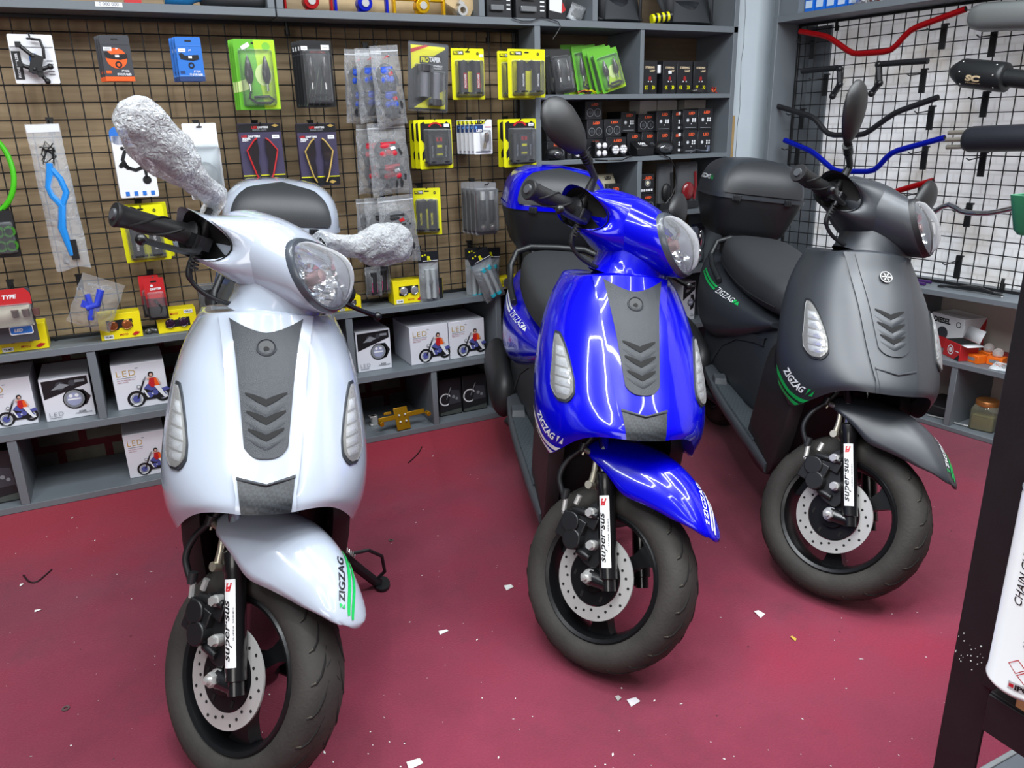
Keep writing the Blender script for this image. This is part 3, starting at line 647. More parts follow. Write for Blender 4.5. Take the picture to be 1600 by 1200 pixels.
    m.lathe([(.0, .034), (.011, .032), (.013, .02), (.013, 0)], 16, X); m.mat(1); m.lathe([(.026, .004), (.030, .012), (.028, .014), (.022, .006)], 24, X, close=True)
    part(m, 'bulb', [mat('bulb_cap', (150, 120, 122), .25, metal=.7), CHROME], hl, smooth=50)
    m = MB(); m.grid([[lp(a, b, k, o) for a, b in outl] for k, o in ((.975, .007), (.95, .015), (.86, .024), (.62, .032), (.32, .036), (.03, .037))], cu=True, cap=(0, 1)); part(m, 'lens', LENS, hl, smooth=60)
    # grips, levers, mirrors
    for sd in (-1, 1):
        a, b = Vector((-.430, sd*.150, .865)), Vector((-.450, sd*.288, .853)); d = b-a
        m = MB(); m.tube([a+d*k for k in (-.25, -.02, 0, .04, .06, .12, .35, .6, .85, .95, .97, 1.0)], [.012, .012, .024, .025, .0215, .0185, .0165, .0172, .0182, .0200, .0215, .0200], 22)
        for k in range(3): m.tube([a+d*u+Vector((math.sin(u*5+k*2.1)*.0178, 0, math.cos(u*5+k*2.1)*.0178)) for u in frange(.2, .85, 14)], .0022, 6)
        m.mat(1); m.cyl(b, b+d.normalized()*.004, .0105, .009, 16)
        part(m, 'handle_grip', [mat('grip_rubber', (30, 31, 33), .5), mat('grip_end', (70, 73, 77), .4)], smooth=50)
        m = MB(); lv = [Vector((-.400, sd*.150, .850)), Vector((-.372, sd*.172, .842)), Vector((-.360, sd*.21, .836)), Vector((-.356, sd*.255, .834)), Vector((-.348, sd*.292, .834))]
        P = [];
        for i, p in enumerate(lv): P.append([p+Vector((x*(1.25-.15*i), 0, z)) for x, z in ((.007, 0), (.004, .005), (-.004, .005), (-.007, 0), (-.004, -.005), (.004, -.005))])
        m.grid(P, cu=True, cap=(1, 1)); m.ball(lv[-1], .0095, 14, 10); m.box((-.405, sd*.152, .858), (.03, .03, .024)); m.cyl((-.395, sd*.162, .835), (-.395, sd*.162, .868), .006, n=10)
        part(m, 'brake_lever', mat('lever_black', (20, 21, 23), .3), smooth=45)
        P1, P2 = [Vector(p) for p in (mirror or ((-.44, -.20, .985), (-.42, -.30, 1.075)))]
        if sd > 0: P1, P2 = Vector((P1.x, -P1.y, P1.z)), Vector((P2.x, -P2.y, P2.z))
        base = Vector((-.425, sd*.135, .893)); ax_ = (P2-P1); ln = ax_.length; ax_.normalize()
        fw_ = Vector((.9, 0, .2)); ks = .74 if wrapped else 1; wdt = ax_.cross(fw_).normalized(); fw_ = wdt.cross(ax_).normalized()
        m = MB(); P = []
        for u, wd_, th_ in ((0, .010, .008), (.06, .021, .013), (.2, .034, .02), (.4, .043, .024), (.6, .047, .025), (.78, .043, .022), (.9, .032, .016), (.97, .018, .009), (1, .006, .004)):
            P.append([P1+ax_*(u*ln)+wdt*(ks*wd_*math.cos(2*PI*k/24))+fw_*(ks*th_*(math.sin(2*PI*k/24) if math.sin(2*PI*k/24) > 0 else .35*math.sin(2*PI*k/24))) for k in range(24)])
        m.grid(P, cu=True, cap=(1, 1)); mir = part(m, 'rear_view_mirror', mat('mirror_shell', (30, 31, 33), .45, bump=.1, bscale=600), smooth=60)
        m = MB(); q1 = base+Vector((0, 0, .05)); m.tube([base-Vector((0, 0, .03)), base+Vector((0, 0, .012)), q1, lerp(q1, P1, .7), P1+ax_*.012], [.0115, .0115, .008, .008, .0105], 12)
        for k in range(4): m.tube([lerp(q1, P1, .55+.1*k), lerp(q1, P1, .58+.1*k)], .0115, 12)
        part(m, 'mirror_stem', BLACK, mir, smooth=50)
        if wrapped:
            r_ = random.Random(5+sd); m = MB(); n_ = 40; P = []
            pts = [base+Vector((0, 0, .03)), q1, lerp(q1, P1, .8), P1+ax_*(.02), P1+ax_*(.25*ln), P1+ax_*(.5*ln), P1+ax_*(.78*ln), P1+ax_*(.97*ln), P1+ax_*(1.06*ln)]
            rad = [(.027, .027), (.023, .023), (.023, .022), (.028, .025), (.040, .031), (.046, .034), (.044, .032), (.032, .024), (.007, .007)]
            for u in frange(0, 8, 64):
                c = Vector(smoothtab([(i, *p) for i, p in enumerate(pts)], u)); rr = smoothtab([(i, *p) for i, p in enumerate(rad)], u); row = []
                for k in range(n_):
                    a_ = 2*PI*k/n_; w_ = 1+.06*math.sin(a_*3+u*1.9)+.035*math.sin(a_*7-u*3.1)+.03*math.sin(a_*2-u*5.3)+r_.uniform(-.02, .02)
                    row.append(c+(wdt*math.cos(a_)*rr[0]+fw_*math.sin(a_)*rr[1])*w_)
                P.append(row)
            m.grid(P, cu=True, cap=(0, 1)); part(m, 'bubble_wrap', WRAP, mir, smooth=70)
    m = MB(); cp = [Vector((-.40, -.155, .845)), Vector((-.402, -.155, .81)), Vector((-.398, -.148, .79)), Vector((-.385, -.125, .775)), Vector((-.37, -.095, .77)), Vector((-.36, -.07, .772))]
    m.tube([smoothtab([(i, *p) for i, p in enumerate(cp)], u) for u in frange(0, 5, 24)], [.006]*10+[.0045]*15, 8)
    for k in range(5): m.tube([lerp(cp[0], cp[2], .12*k+.1), lerp(cp[0], cp[2], .12*k+.16)], .009, 10)
    part(m, 'brake_cable', BLACK, smooth=50)
    if not emblem and not wrapped or emblem:
        m = MB()      # lower corner decal of the leg shield
        f_ = lambda u, v, o=.0022: (lambda t, vv: S(max(t, -1.56), min(vv, .995))+Sn(max(t, -1.56), min(vv, .995))*o)(-1.305+.135*(u/.031)+v/.12, .852+.07*(u/.031)-v/.30)
        letters(m, 'ZIGZAG', lambda u, v: f_(u, v+.006), height=.0115, width=.062, bold=.03)
        m.mat(1)
        for k in (0, 1): m.grid([[f_(u, -.008-.010*k), f_(u, -.014-.010*k)] for u in frange(-.05, .055, 12)])
        m.add([f_(u, v+.006) for u, v in ((.036, .006), (.042, .006), (.040, -.006), (.046, -.006), (.050, .006), (.054, -.006))], [(0, 1, 2), (3, 4, 5)])
        m.build('shield_decal', [ink_text, ink_bar], shield, smooth=0, fix=False)
    return root

PW = mat('white_paint', (172, 181, 195), .16, coat=1.0)
PB = mat('blue_paint', (2, 2, 192), .22, coat=.8, spec=.25)
PK = mat('matte_black_paint', (50, 54, 60), .40, metal=.1, spec=.7)
PADM = mat('pad_vinyl', (48, 50, 53), .45, bump=.2, bscale=500)
build_scooter('scooter', 'glossy white scooter with bubble-wrapped mirrors and a white top box', (.086, 1.201), -1.759, .108, .765, PW, PADM, (BLACK_INK, GREEN_INK), wrapped=True, boxlow=PW, mirror=((-.40, -.20, .955), (-.40, -.355, 1.015)))
build_scooter('scooter', 'glossy blue scooter with white stripes parked in the middle', (.805, 1.156), -1.929, .095, .795, PB, PADM, (WHITE_INK, WHITE_INK), mirror=((-.43, -.20, .976), (-.475, -.318, 1.020)))
build_scooter('scooter', 'matte black scooter with green stripes, nearest the white wall', (1.427, 1.109), -2.028, .130, .786, PK, PADM, (WHITE_INK, GREEN_INK), matte=True, emblem=True, trimmats=(PK, PK), mirror=((-.40, -.245, .96), (-.41, -.315, 1.075)))
# ------------------------------------------------------------------ the room
def carpet_mat():
    m = mat('red_carpet', (150, 34, 66), .95, spec=.1); nt = m.node_tree; b = nt.nodes['Principled BSDF']; N = nt.nodes.new; L = nt.links.new
    t = N('ShaderNodeTexCoord'); n1 = N('ShaderNodeTexNoise'); n1.inputs['Scale'].default_value = 1.6; n1.inputs['Detail'].default_value = 6; n1.inputs['Roughness'].default_value = .65
    n2 = N('ShaderNodeTexNoise'); n2.inputs['Scale'].default_value = 260; n2.inputs['Detail'].default_value = 2
    n3 = N('ShaderNodeTexNoise'); n3.inputs['Scale'].default_value = 4.5; n3.inputs['Detail'].default_value = 8; n3.inputs['Roughness'].default_value = .75
    r = N('ShaderNodeValToRGB'); E = r.color_ramp.elements
    E[0].position = .30; E[0].color = rgb(118, 46, 64); E[1].position = .72; E[1].color = rgb(148, 40, 66); e = E.new(.5); e.color = rgb(134, 50, 72)
    r3 = N('ShaderNodeValToRGB'); r3.color_ramp.elements[0].position = .56; r3.color_ramp.elements[1].position = .74
    r3.color_ramp.elements[0].color = (0, 0, 0, 1); r3.color_ramp.elements[1].color = (.45, .45, .45, 1)
    mx = N('ShaderNodeMix'); mx.data_type = 'RGBA'; mx.inputs[7].default_value = rgb(92, 48, 60)
    m2 = N('ShaderNodeMix'); m2.data_type = 'RGBA'; m2.blend_type = 'MULTIPLY'; m2.inputs[0].default_value = .35
    for n in (n1, n2, n3): L(t.outputs['Object'], n.inputs['Vector'])
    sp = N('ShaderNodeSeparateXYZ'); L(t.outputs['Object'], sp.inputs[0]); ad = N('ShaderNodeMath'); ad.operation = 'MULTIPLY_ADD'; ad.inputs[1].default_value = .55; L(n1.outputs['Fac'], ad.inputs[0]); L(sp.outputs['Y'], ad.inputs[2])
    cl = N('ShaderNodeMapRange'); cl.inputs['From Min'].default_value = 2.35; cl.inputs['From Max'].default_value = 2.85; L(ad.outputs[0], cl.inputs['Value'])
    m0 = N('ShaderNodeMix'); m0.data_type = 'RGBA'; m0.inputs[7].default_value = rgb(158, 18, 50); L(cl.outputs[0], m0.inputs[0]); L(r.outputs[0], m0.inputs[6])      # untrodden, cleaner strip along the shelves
    L(n1.outputs['Fac'], r.inputs[0]); L(n3.outputs['Fac'], r3.inputs[0]); L(r3.outputs[0], mx.inputs[0]); L(m0.outputs[2], mx.inputs[6]); L(mx.outputs[2], m2.inputs[6]); L(n2.outputs['Fac'], m2.inputs[7]); L(m2.outputs[2], b.inputs['Base Color'])
    bp = N('ShaderNodeBump'); bp.inputs['Strength'].default_value = .6; bp.inputs['Distance'].default_value = .002; L(n2.outputs['Fac'], bp.inputs['Height']); L(bp.outputs[0], b.inputs['Normal'])
    b.inputs['Sheen Weight'].default_value = .25; b.inputs['Sheen Roughness'].default_value = .5
    return m
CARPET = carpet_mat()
def crease(x, y):      # two soft folds where the carpet is rucked, and the edge riding up at the shelves
    def fold(ax, ay, bx, by, wd, h):
        dx, dy = bx-ax, by-ay; l = math.hypot(dx, dy); t = ((x-ax)*dx+(y-ay)*dy)/l/l; s = abs((x-ax)*dy-(y-ay)*dx)/l
        return h*math.exp(-(s/wd)**2)*max(0, min(1, 4*min(t, 1-t))) if 0 < t < 1 else 0
    return fold(-.62, 1.05, .02, 2.45, .022, .008)+fold(.25, 2.02, .95, 2.12, .02, .005)+fold(-.5, 1.9, .2, 2.05, .02, .004)
m = MB(); xs = frange(-1.6, 3.4, 110); ys = frange(-1.4, 3.2, 110)
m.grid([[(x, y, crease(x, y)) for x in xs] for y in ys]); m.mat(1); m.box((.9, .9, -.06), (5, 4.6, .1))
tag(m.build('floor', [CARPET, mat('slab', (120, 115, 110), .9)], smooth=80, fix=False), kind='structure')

def wood_mat(name, a, b_, sc_=(1.2, 1, 22)):
    m = mat(name, a, .6); nt = m.node_tree; b = nt.nodes['Principled BSDF']; N = nt.nodes.new; L = nt.links.new
    t = N('ShaderNodeTexCoord'); mp = N('ShaderNodeMapping'); mp.inputs['Scale'].default_value = sc_; n = N('ShaderNodeTexNoise'); n.inputs['Scale'].default_value = 2.2; n.inputs['Detail'].default_value = 7; n.inputs['Distortion'].default_value = .8
    r = N('ShaderNodeValToRGB'); r.color_ramp.elements[0].position = .32; r.color_ramp.elements[1].position = .68; r.color_ramp.elements[0].color = rgb(*a); r.color_ramp.elements[1].color = rgb(*b_)
    L(t.outputs['Object'], mp.inputs[0]); L(mp.outputs[0], n.inputs['Vector']); L(n.outputs['Fac'], r.inputs[0]); L(r.outputs[0], b.inputs['Base Color']); return m
WOOD = wood_mat('brown_board', (138, 117, 88), (164, 143, 111))
def brick_mat():
    m = mat('block_wall', (110, 104, 96), .9); nt = m.node_tree; b = nt.nodes['Principled BSDF']; N = nt.nodes.new; L = nt.links.new
    t = N('ShaderNodeTexCoord'); mp = N('ShaderNodeMapping'); mp.inputs['Rotation'].default_value = (PI/2, 0, 0); k = N('ShaderNodeTexBrick'); k.inputs['Scale'].default_value = 3.4
    k.inputs['Color1'].default_value = rgb(120, 116, 104); k.inputs['Color2'].default_value = rgb(98, 94, 88); k.inputs['Mortar'].default_value = rgb(96, 22, 34); k.inputs['Mortar Size'].default_value = .045
    n = N('ShaderNodeTexNoise'); n.inputs['Scale'].default_value = 30; mx = N('ShaderNodeMix'); mx.data_type = 'RGBA'; mx.blend_type = 'MULTIPLY'; mx.inputs[0].default_value = .5
    L(t.outputs['Object'], mp.inputs[0]); L(mp.outputs[0], k.inputs['Vector']); L(t.outputs['Object'], n.inputs['Vector']); L(k.outputs[0], mx.inputs[6]); L(n.outputs['Fac'], mx.inputs[7]); L(mx.outputs[2], b.inputs['Base Color']); return m
m = MB(); m.box((.5, 3.0, 1.1), (4.4, .08, 2.4)); tag(m.build('wall_back', brick_mat()), kind='structure')
m = MB(); m.box((.30, 2.805, 1.16), (2.45, .014, 1.32)); tag(m.build('wall_back_panel', WOOD), kind='structure')
def blotch_mat():
    m = mat('pale_sheeting', (215, 215, 214), .35); nt = m.node_tree; b = nt.nodes['Principled BSDF']; N = nt.nodes.new; L = nt.links.new
    t = N('ShaderNodeTexCoord'); n = N('ShaderNodeTexNoise'); n.inputs['Scale'].default_value = 5; n.inputs['Detail'].default_value = 6; r = N('ShaderNodeValToRGB'); E = r.color_ramp.elements
    E[0].position = .3; E[0].color = rgb(206, 200, 192); E[1].position = .72; E[1].color = rgb(244, 246, 248); e = E.new(.5); e.color = rgb(232, 234, 237)
    k = N('ShaderNodeTexBrick'); k.inputs['Scale'].default_value = 7; k.inputs['Color1'].default_value = (1, 1, 1, 1); k.inputs['Color2'].default_value = (.9, .9, .92, 1); k.inputs['Mortar'].default_value = (.80, .79, .78, 1); k.inputs['Mortar Size'].default_value = .05; k.inputs['Mortar Smooth'].default_value = 1
    mp = N('ShaderNodeMapping'); mp.inputs['Rotation'].default_value = (PI/2, 0, 0); mx = N('ShaderNodeMix'); mx.data_type = 'RGBA'; mx.blend_type = 'MULTIPLY'; mx.inputs[0].default_value = .8
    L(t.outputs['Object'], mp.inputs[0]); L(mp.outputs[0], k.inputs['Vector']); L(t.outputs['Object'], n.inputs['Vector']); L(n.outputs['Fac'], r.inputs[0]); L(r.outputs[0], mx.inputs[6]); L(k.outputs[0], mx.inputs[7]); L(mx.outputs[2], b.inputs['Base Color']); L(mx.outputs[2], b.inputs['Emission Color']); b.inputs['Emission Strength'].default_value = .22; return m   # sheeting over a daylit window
XR = Matrix(((RD.x, RN.x, 0, 0), (RD.y, RN.y, 0, 0), (0, 0, 1, 0), (0, 0, 0, 1)))    # right-wall frame: x towards the camera, y into the wall
def robj(o): o.matrix_world = XR; return o
m = MB(); m.box((-1.3, 3.07, 1.1), (3.0, .08, 2.4)); tag(robj(m.build('wall_right', mat('wall_cream', (196, 186, 178), .8, vary=.06))), kind='structure')
m = MB(); m.box((-1.55, 2.985, 1.0), (1.5, .01, 1.0)); tag(robj(m.build('wall_right_panel', blotch_mat())), kind='structure')
m = MB(); m.box((2.465, 2.75, 1.1), (.235, .12, 2.3)); m.mat(1)
cz_ = [(2.418+.003*math.sin(z*23)+.002*math.sin(z*51), z) for z in frange(.9, 1.75, 30)]
m.grid([[(x-.0012, 2.6893, z), (x+.0012, 2.6893, z)] for x, z in cz_])
tag(m.build('column_corner', [mat('column_white', (196, 208, 216), .6, vary=.04), mat('crack_dark', (92, 100, 106), .9)], fix=False), kind='structure')
m = MB(); m.box((0, 0, 0), (.013, .010, .40)); o = m.build('wooden_strip', mat('raw_wood', (176, 148, 100), .7, vary=.15, vscale=30), bevel=.001); put(o, (2.385, 2.683, .915)); tag(o, 'thin raw wooden strip standing against the white corner column', 'wooden strip')

# ------------------------------------------------------------------ shelving
SHELF = mat('grey_laminate', (106, 113, 119), .5, vary=.05, vscale=6, bump=.06, bscale=500)
def unit(name, label, boards, xf=None):
    root = thing(name, label, 'shelving')
    if xf is not None: root.matrix_world = xf
    for nm, x0, x1, y0, y1, z0, z1 in boards:
        m = MB(); m.box(((x0+x1)/2, (y0+y1)/2, (z0+z1)/2), (x1-x0, y1-y0, z1-z0)); m.build(nm, SHELF, root, bevel=.0012, seg=1)
    return root
YF = 2.632
unit('shelving_unit', 'low grey shelving unit along the back wall under the wire grid', [
    ('shelf_board', -1.0, 1.236, YF, 2.94, .475, .497), ('shelf_board', -1.0, 1.236, YF, 2.94, .233, .256), ('shelf_board', -1.0, 1.236, YF, 2.94, .001, .022),
    ('divider', -.142, -.118, YF+.003, 2.94, .256, .475), ('divider', .66, .684, YF+.003, 2.94, .256, .475), ('divider', -.397, -.372, YF+.003, 2.94, .022, .233), ('divider', .30, .324, YF+.003, 2.94, .022, .233), ('divider', .963, .985, YF+.003, 2.94, .022, .233), ('divider', 1.236, 1.258, YF, 2.94, .001, .497)])
unit('wall_shelf', 'long grey wall shelf above the left half of the wire grid', [
    ('shelf_board', -1.0, .534, YF, 2.798, 1.426, 1.449), ('divider', .512, .534, YF, 2.798, 1.449, 1.80), ('shelf_board', -1.0, .534, YF, 2.798, 1.80, 1.82)])
unit('bookcase', 'tall grey bookcase in the back corner full of black LED boxes', [
    ('shelf_board', .538, 2.338, YF, 2.86, 1.426, 1.449), ('divider', .538, .560, YF, 2.798, 1.449, 1.80), ('divider', 1.207, 1.229, YF, 2.798, 1.449, 1.80), ('divider', 1.655, 1.678, YF, 2.86, 1.449, 1.80), ('shelf_board', .538, 2.338, YF, 2.86, 1.80, 1.82),
    ('divider', 1.418, 1.441, YF, 2.86, .001, 1.426), ('divider', 2.316, 2.338, YF, 2.86, .001, 1.80),
    ('shelf_board', 1.441, 2.316, YF, 2.86, 1.183, 1.200), ('shelf_board', 1.441, 2.316, YF, 2.86, .953, .970), ('shelf_board', 1.441, 2.316, YF, 2.86, .730, .747), ('shelf_board', 1.441, 2.316, YF, 2.86, .480, .497), ('shelf_board', 1.441, 2.316, YF, 2.86, .236, .256), ('shelf_board', 1.441, 2.316, YF, 2.86, .001, .022),
    ('divider', 1.870, 1.888, YF+.002, 2.86, 1.200, 1.426), ('divider', 1.872, 1.892, YF+.002, 2.86, .747, .953)])
m = MB(); m.box((1.9, 2.868, .9), (.94, .012, 1.85)); tag(m.build('wall_back_panel', wood_mat('dark_board', (96, 82, 66), (116, 100, 80))), kind='structure')
unit('shelving_unit', 'low grey shelving unit along the right wall under its grid', [
    ('shelf_board', -2.30, -.6, 2.757, 2.98, .483, .503), ('shelf_board', -2.30, -.6, 2.757, 3.028, .240, .260), ('shelf_board', -2.30, -.6, 2.757, 3.028, .001, .018),
    ('divider', -1.425, -1.403, 2.760, 3.028, .018, .240), ('divider', -1.66, -1.64, 2.762, 3.028, .260, .483), ('divider', -.9, -.88, 2.76, 3.028, .018, .483)], XR)
unit('wall_shelf', 'grey wall shelf above the right grid holding small packets', [
    ('shelf_board', -2.318, -.6, 2.757, 2.98, 1.463, 1.488), ('side_panel', -2.340, -2.318, 2.757, 3.0, .001, 1.80), ('divider', -2.318, -2.23, 2.765, 2.98, 1.488, 1.80), ('shelf_board', -2.318, -.6, 2.757, 2.98, 1.80, 1.82)], XR)
m = MB(); m.box((-2.27, 2.975, .98), (.10, .012, .95)); robj(tag(m.build('wall_right_strip', SHELF), kind='structure'))

# ------------------------------------------------------------------ wire grids
WIRE = mat('black_wire', (24, 25, 27), .4)
GS = .0473
def wire_grid(label, x0, x1, z0, z1, px, pz, y, xf=None):
    root = thing('wire_grid_panel', label, 'wire grid')
    if xf is not None: root.matrix_world = xf
    m = MB()
    k = math.ceil((x0-px)/GS)
    while px+k*GS < x1: m.cyl((px+k*GS, y, z0), (px+k*GS, y, z1), .0021, n=6); k += 1
    k = math.ceil((z0-pz)/GS)
    while pz+k*GS < z1: m.cyl((x0, y-.0035, pz+k*GS), (x1, y-.0035, pz+k*GS), .0021, n=6); k += 1
    m.build('wires', WIRE, root, smooth=60)
    m = MB(); m.box(((x0+x1)/2, y, z0+.004), (x1-x0, .010, .010)); m.box(((x0+x1)/2, y, z1-.004), (x1-x0, .010, .010)); m.box((x0, y, (z0+z1)/2), (.010, .010, z1-z0)); m.box((x1, y, (z0+z1)/2), (.010, .010, z1-z0))
    m.build('frame', WIRE, root, bevel=.001)
    return root
YG = 2.752
wire_grid('black wire grid on the back wall hung with packaged parts', -1.0, 1.408, .499, 1.424, -.0283, 1.097, YG)
wire_grid('black wire grid on the white right wall hung with handlebars', -2.312, -.62, .505, 1.461, -1.568, 1.102, 2.89, XR)
BLACKP = mat('hook_black', (20, 21, 23), .45)
def hook(where, px, pz, ln=.10, xf=None, y=YG, tab=True):
    """display hook: flat tab on the grid and a prong that sticks out and turns up"""
    m = MB()
    if tab: m.box((0, -.004, -.006), (.017, .005, .042)); m.box((0, .001, .018), (.02, .012, .006))
    m.tube([(0, -.004, .004), (0, -ln*.9, .004), (0, -ln, .012)], .0022, 6)
    o = m.build('display_hook', BLACKP, smooth=40)
    M_ = Matrix.Translation((px, y-.006, pz)); o.matrix_world = (xf @ M_) if xf is not None else M_
    return tag(o, 'black display hook '+where, 'hook', 'display hooks on the wire grids')
def clip(where, px, pz, xf=None, y=YG):
    m = MB(); m.tube([(0, -.008, .012), (0, -.010, 0), (0, -.008, -.022)], .006, 8); m.box((0, -.006, -.018), (.016, .006, .02))
    o = m.build('grid_clip', BLACKP, smooth=40); M_ = Matrix.Translation((px, y, pz)); o.matrix_world = (xf @ M_) if xf is not None else M_
    return tag(o, 'small black screw clip holding the grid '+where, 'clip', 'clips of the wire grids')
# ------------------------------------------------------------------ goods: helpers
YEL = mat('card_yellow', (226, 224, 10), .4); YELBOX = mat('box_yellow', (232, 214, 8), .45); BLK = mat('print_black', (24, 25, 28), .4); WHT = mat('card_white', (226, 228, 232), .45)
GRY = mat('print_grey', (128, 132, 138), .45); DGR = mat('print_dark_grey', (58, 60, 66), .45); RED = mat('print_red', (186, 34, 38), .42); ORG = mat('print_orange', (232, 92, 26), .42)
BLU = mat('print_blue', (40, 112, 200), .42); LBL = mat('print_light_blue', (96, 150, 220), .42); GRN = mat('print_green', (96, 176, 40), .42); LGR = mat('print_lime', (176, 214, 36), .42); PUR = mat('card_purple', (62, 56, 82), .42)
GLD = mat('gold_print', (206, 174, 96), .35, metal=.3); SKIN = mat('print_skin', (206, 164, 146), .5); IND = mat('print_indigo', (78, 84, 152), .45); TAN = mat('card_tan', (176, 166, 140), .6); PNK = mat('print_pink', (206, 70, 130), .45)
KRAFT = mat('kraft_card', (188, 164, 124), .7, vary=.08, vscale=20); CREAM = mat('white_carton', (206, 202, 196), .6); NAVY = mat('print_navy', (34, 60, 110), .42)
BLISTER = film('blister_clear', (238, 242, 246), .96, .06, .4, .25, 40, .004)
BAGF = film('bag_plastic', (226, 230, 235), .86, .14, .4, 1.0, 28, .010)
BAGC = film('bag_clear', (230, 234, 238), .90, .10, .5, 1.0, 24, .010)
BAGW = film('bag_milky', (228, 232, 236), .30, .22, .3, .8, 26, .008)
GLOVE = mat('glove_black', (34, 34, 38), .75, bump=.5, bscale=300); GLB = mat('glove_blue', (40, 84, 200), .6, bump=.3, bscale=300); GLR = mat('glove_red', (190, 30, 50), .6, bump=.3, bscale=300)
GRIP = mat('grip_black', (30, 30, 33), .5, bump=.4, bscale=500); CBX = mat('carton_black', (30, 31, 35), .45); SMOKE = mat('smoked_pod', (44, 40, 42), .2, coat=.5); GREYG = mat('grip_grey', (132, 132, 142), .5)
ALUG = mat('anodised_gold', (226, 176, 20), .25, metal=.75); ALUB = mat('anodised_blue', (14, 34, 196), .25, metal=.6); ALUR = mat('anodised_red', (176, 18, 24), .28, metal=.55); BRASS = mat('brass', (170, 130, 50), .3, metal=.8)

class F:
    """flat print on a front face: x right, z up, layers step towards the viewer"""
    def __init__(s, y=0): s.mb = MB(); s.mats = []; s.y = y; s.l = 0
    def use(s, m, up=True):
        if m not in s.mats: s.mats.append(m)
        s.mb.mat(s.mats.index(m)); s.l += 1 if up else 0; return s
    def yy(s): return s.y-.00035*s.l
    def poly(s, pts): s.mb.add([(x, s.yy(), z) for x, z in pts], [tuple(range(len(pts)))]); return s
    def rect(s, x0, z0, x1, z1): return s.poly([(x0, z0), (x1, z0), (x1, z1), (x0, z1)])
    def ring(s, cx, cz, r0, r1, n=24, kx=1.0, a0=0, a1=2*PI):
        A = frange(a0, a1, n)
        s.mb.grid([[(cx+r*kx*math.cos(a), s.yy(), cz+r*math.sin(a)) for a in A] for r in (max(r0, 1e-5), r1)]); return s
    def disc(s, cx, cz, r, n=20, kx=1.0): return s.poly([(cx+r*kx*math.cos(2*PI*k/n), cz+r*math.sin(2*PI*k/n)) for k in range(n)])
    def text(s, t, cx, cz, height=None, width=None, bold=.02, shear=0, turn=0, spacing=1):
        c, n = math.cos(turn), math.sin(turn); letters(s.mb, t, lambda u, v: (cx+u*c-v*n, s.yy(), cz+u*n+v*c), height, width, bold, shear, spacing); return s
    def build(s, name, parent): return s.mb.build(name, s.mats, parent, smooth=0, fix=False)

def moto_print(f, x0, z0, w, col=None, woman=True):
    """cruiser motorcycle picture, with a seated rider in a red vest"""
    S_ = lambda x, z: (x0+x*w, z0+z*w); ind = col or IND
    f.use(BLK); f.ring(*S_(.21, .20), .145*w, .205*w); f.ring(*S_(.80, .22), .11*w, .17*w)
    f.use(GRY); f.ring(*S_(.21, .20), .10*w, .115*w); f.use(ind); f.disc(*S_(.21, .20), .085*w); f.disc(*S_(.80, .22), .08*w)
    f.use(BLK); f.poly([S_(*p) for p in ((.22, .20), (.26, .20), (.46, .66), (.42, .66))]); f.poly([S_(*p) for p in ((.36, .14), (.80, .14), (.86, .34), (.62, .44), (.40, .42))])
    f.use(ind); f.poly([S_(*p) for p in ((.40, .44), (.50, .54), (.66, .50), (.72, .40), (.56, .36))]); f.disc(*S_(.52, .26), .075*w); f.disc(*S_(.64, .30), .07*w); f.poly([S_(*p) for p in ((.72, .36), (.92, .42), (.98, .34), (.84, .30))])
    f.use(WHT); f.poly([S_(*p) for p in ((.38, .40), (.42, .40), (.50, .20), (.46, .20))]); f.disc(*S_(.58, .28), .02*w); f.ring(*S_(.30, .50), .0, .045*w); f.poly([S_(*p) for p in ((.10, .06), (.20, .03), (.32, .08), (.22, .09))])
    f.use(GRY); f.poly([S_(*p) for p in ((.40, .64), (.48, .74), (.50, .72), (.43, .62))]); f.ring(*S_(.30, .50), .03*w, .05*w)
    if woman:
        f.use(SKIN); f.poly([S_(*p) for p in ((.48, .66), (.56, .72), (.74, .66), (.80, .50), (.76, .50), (.68, .62), (.56, .66))])
        f.use(RED); f.poly([S_(*p) for p in ((.56, .68), (.70, .68), (.76, .46), (.58, .44), (.52, .54))]); f.use(ORG); f.poly([S_(*p) for p in ((.66, .66), (.71, .66), (.76, .48), (.66, .46))])
        f.use(WHT); f.poly([S_(*p) for p in ((.64, .47), (.76, .47), (.84, .26), (.92, .16), (.84, .14), (.74, .28))]); f.use(BLK); f.disc(*S_(.60, .78), .062*w); f.use(SKIN); f.disc(*S_(.605, .765), .036*w)
def carton(name, label, cat, x0, x1, z, h, y, d, body, rz=0, group=None, prints=None, tilt=0):
    """closed carton standing on z with its front at y"""
    w_ = x1-x0; root = thing(name, label, cat, ((x0+x1)/2, y, z), (tilt, 0, rz), group)
    m = MB(); m.box((0, d/2, h/2), (w_, d, h)); m.build('carton_body', body, root, bevel=.0012, seg=1)
    if prints: f = F(-.0004); prints(f, w_, h); f.build('front_print', root)
    return root
def rrect(w_, h, r, n=5):
    out = []
    for cx, cz, a in ((w_/2-r, h/2-r, 0), (-w_/2+r, h/2-r, PI/2), (-w_/2+r, -h/2+r, PI), (w_/2-r, -h/2+r, 1.5*PI)):
        out += [(cx+r*math.cos(a+PI/2*k/n), cz+r*math.sin(a+PI/2*k/n)) for k in range(n+1)]
    return out
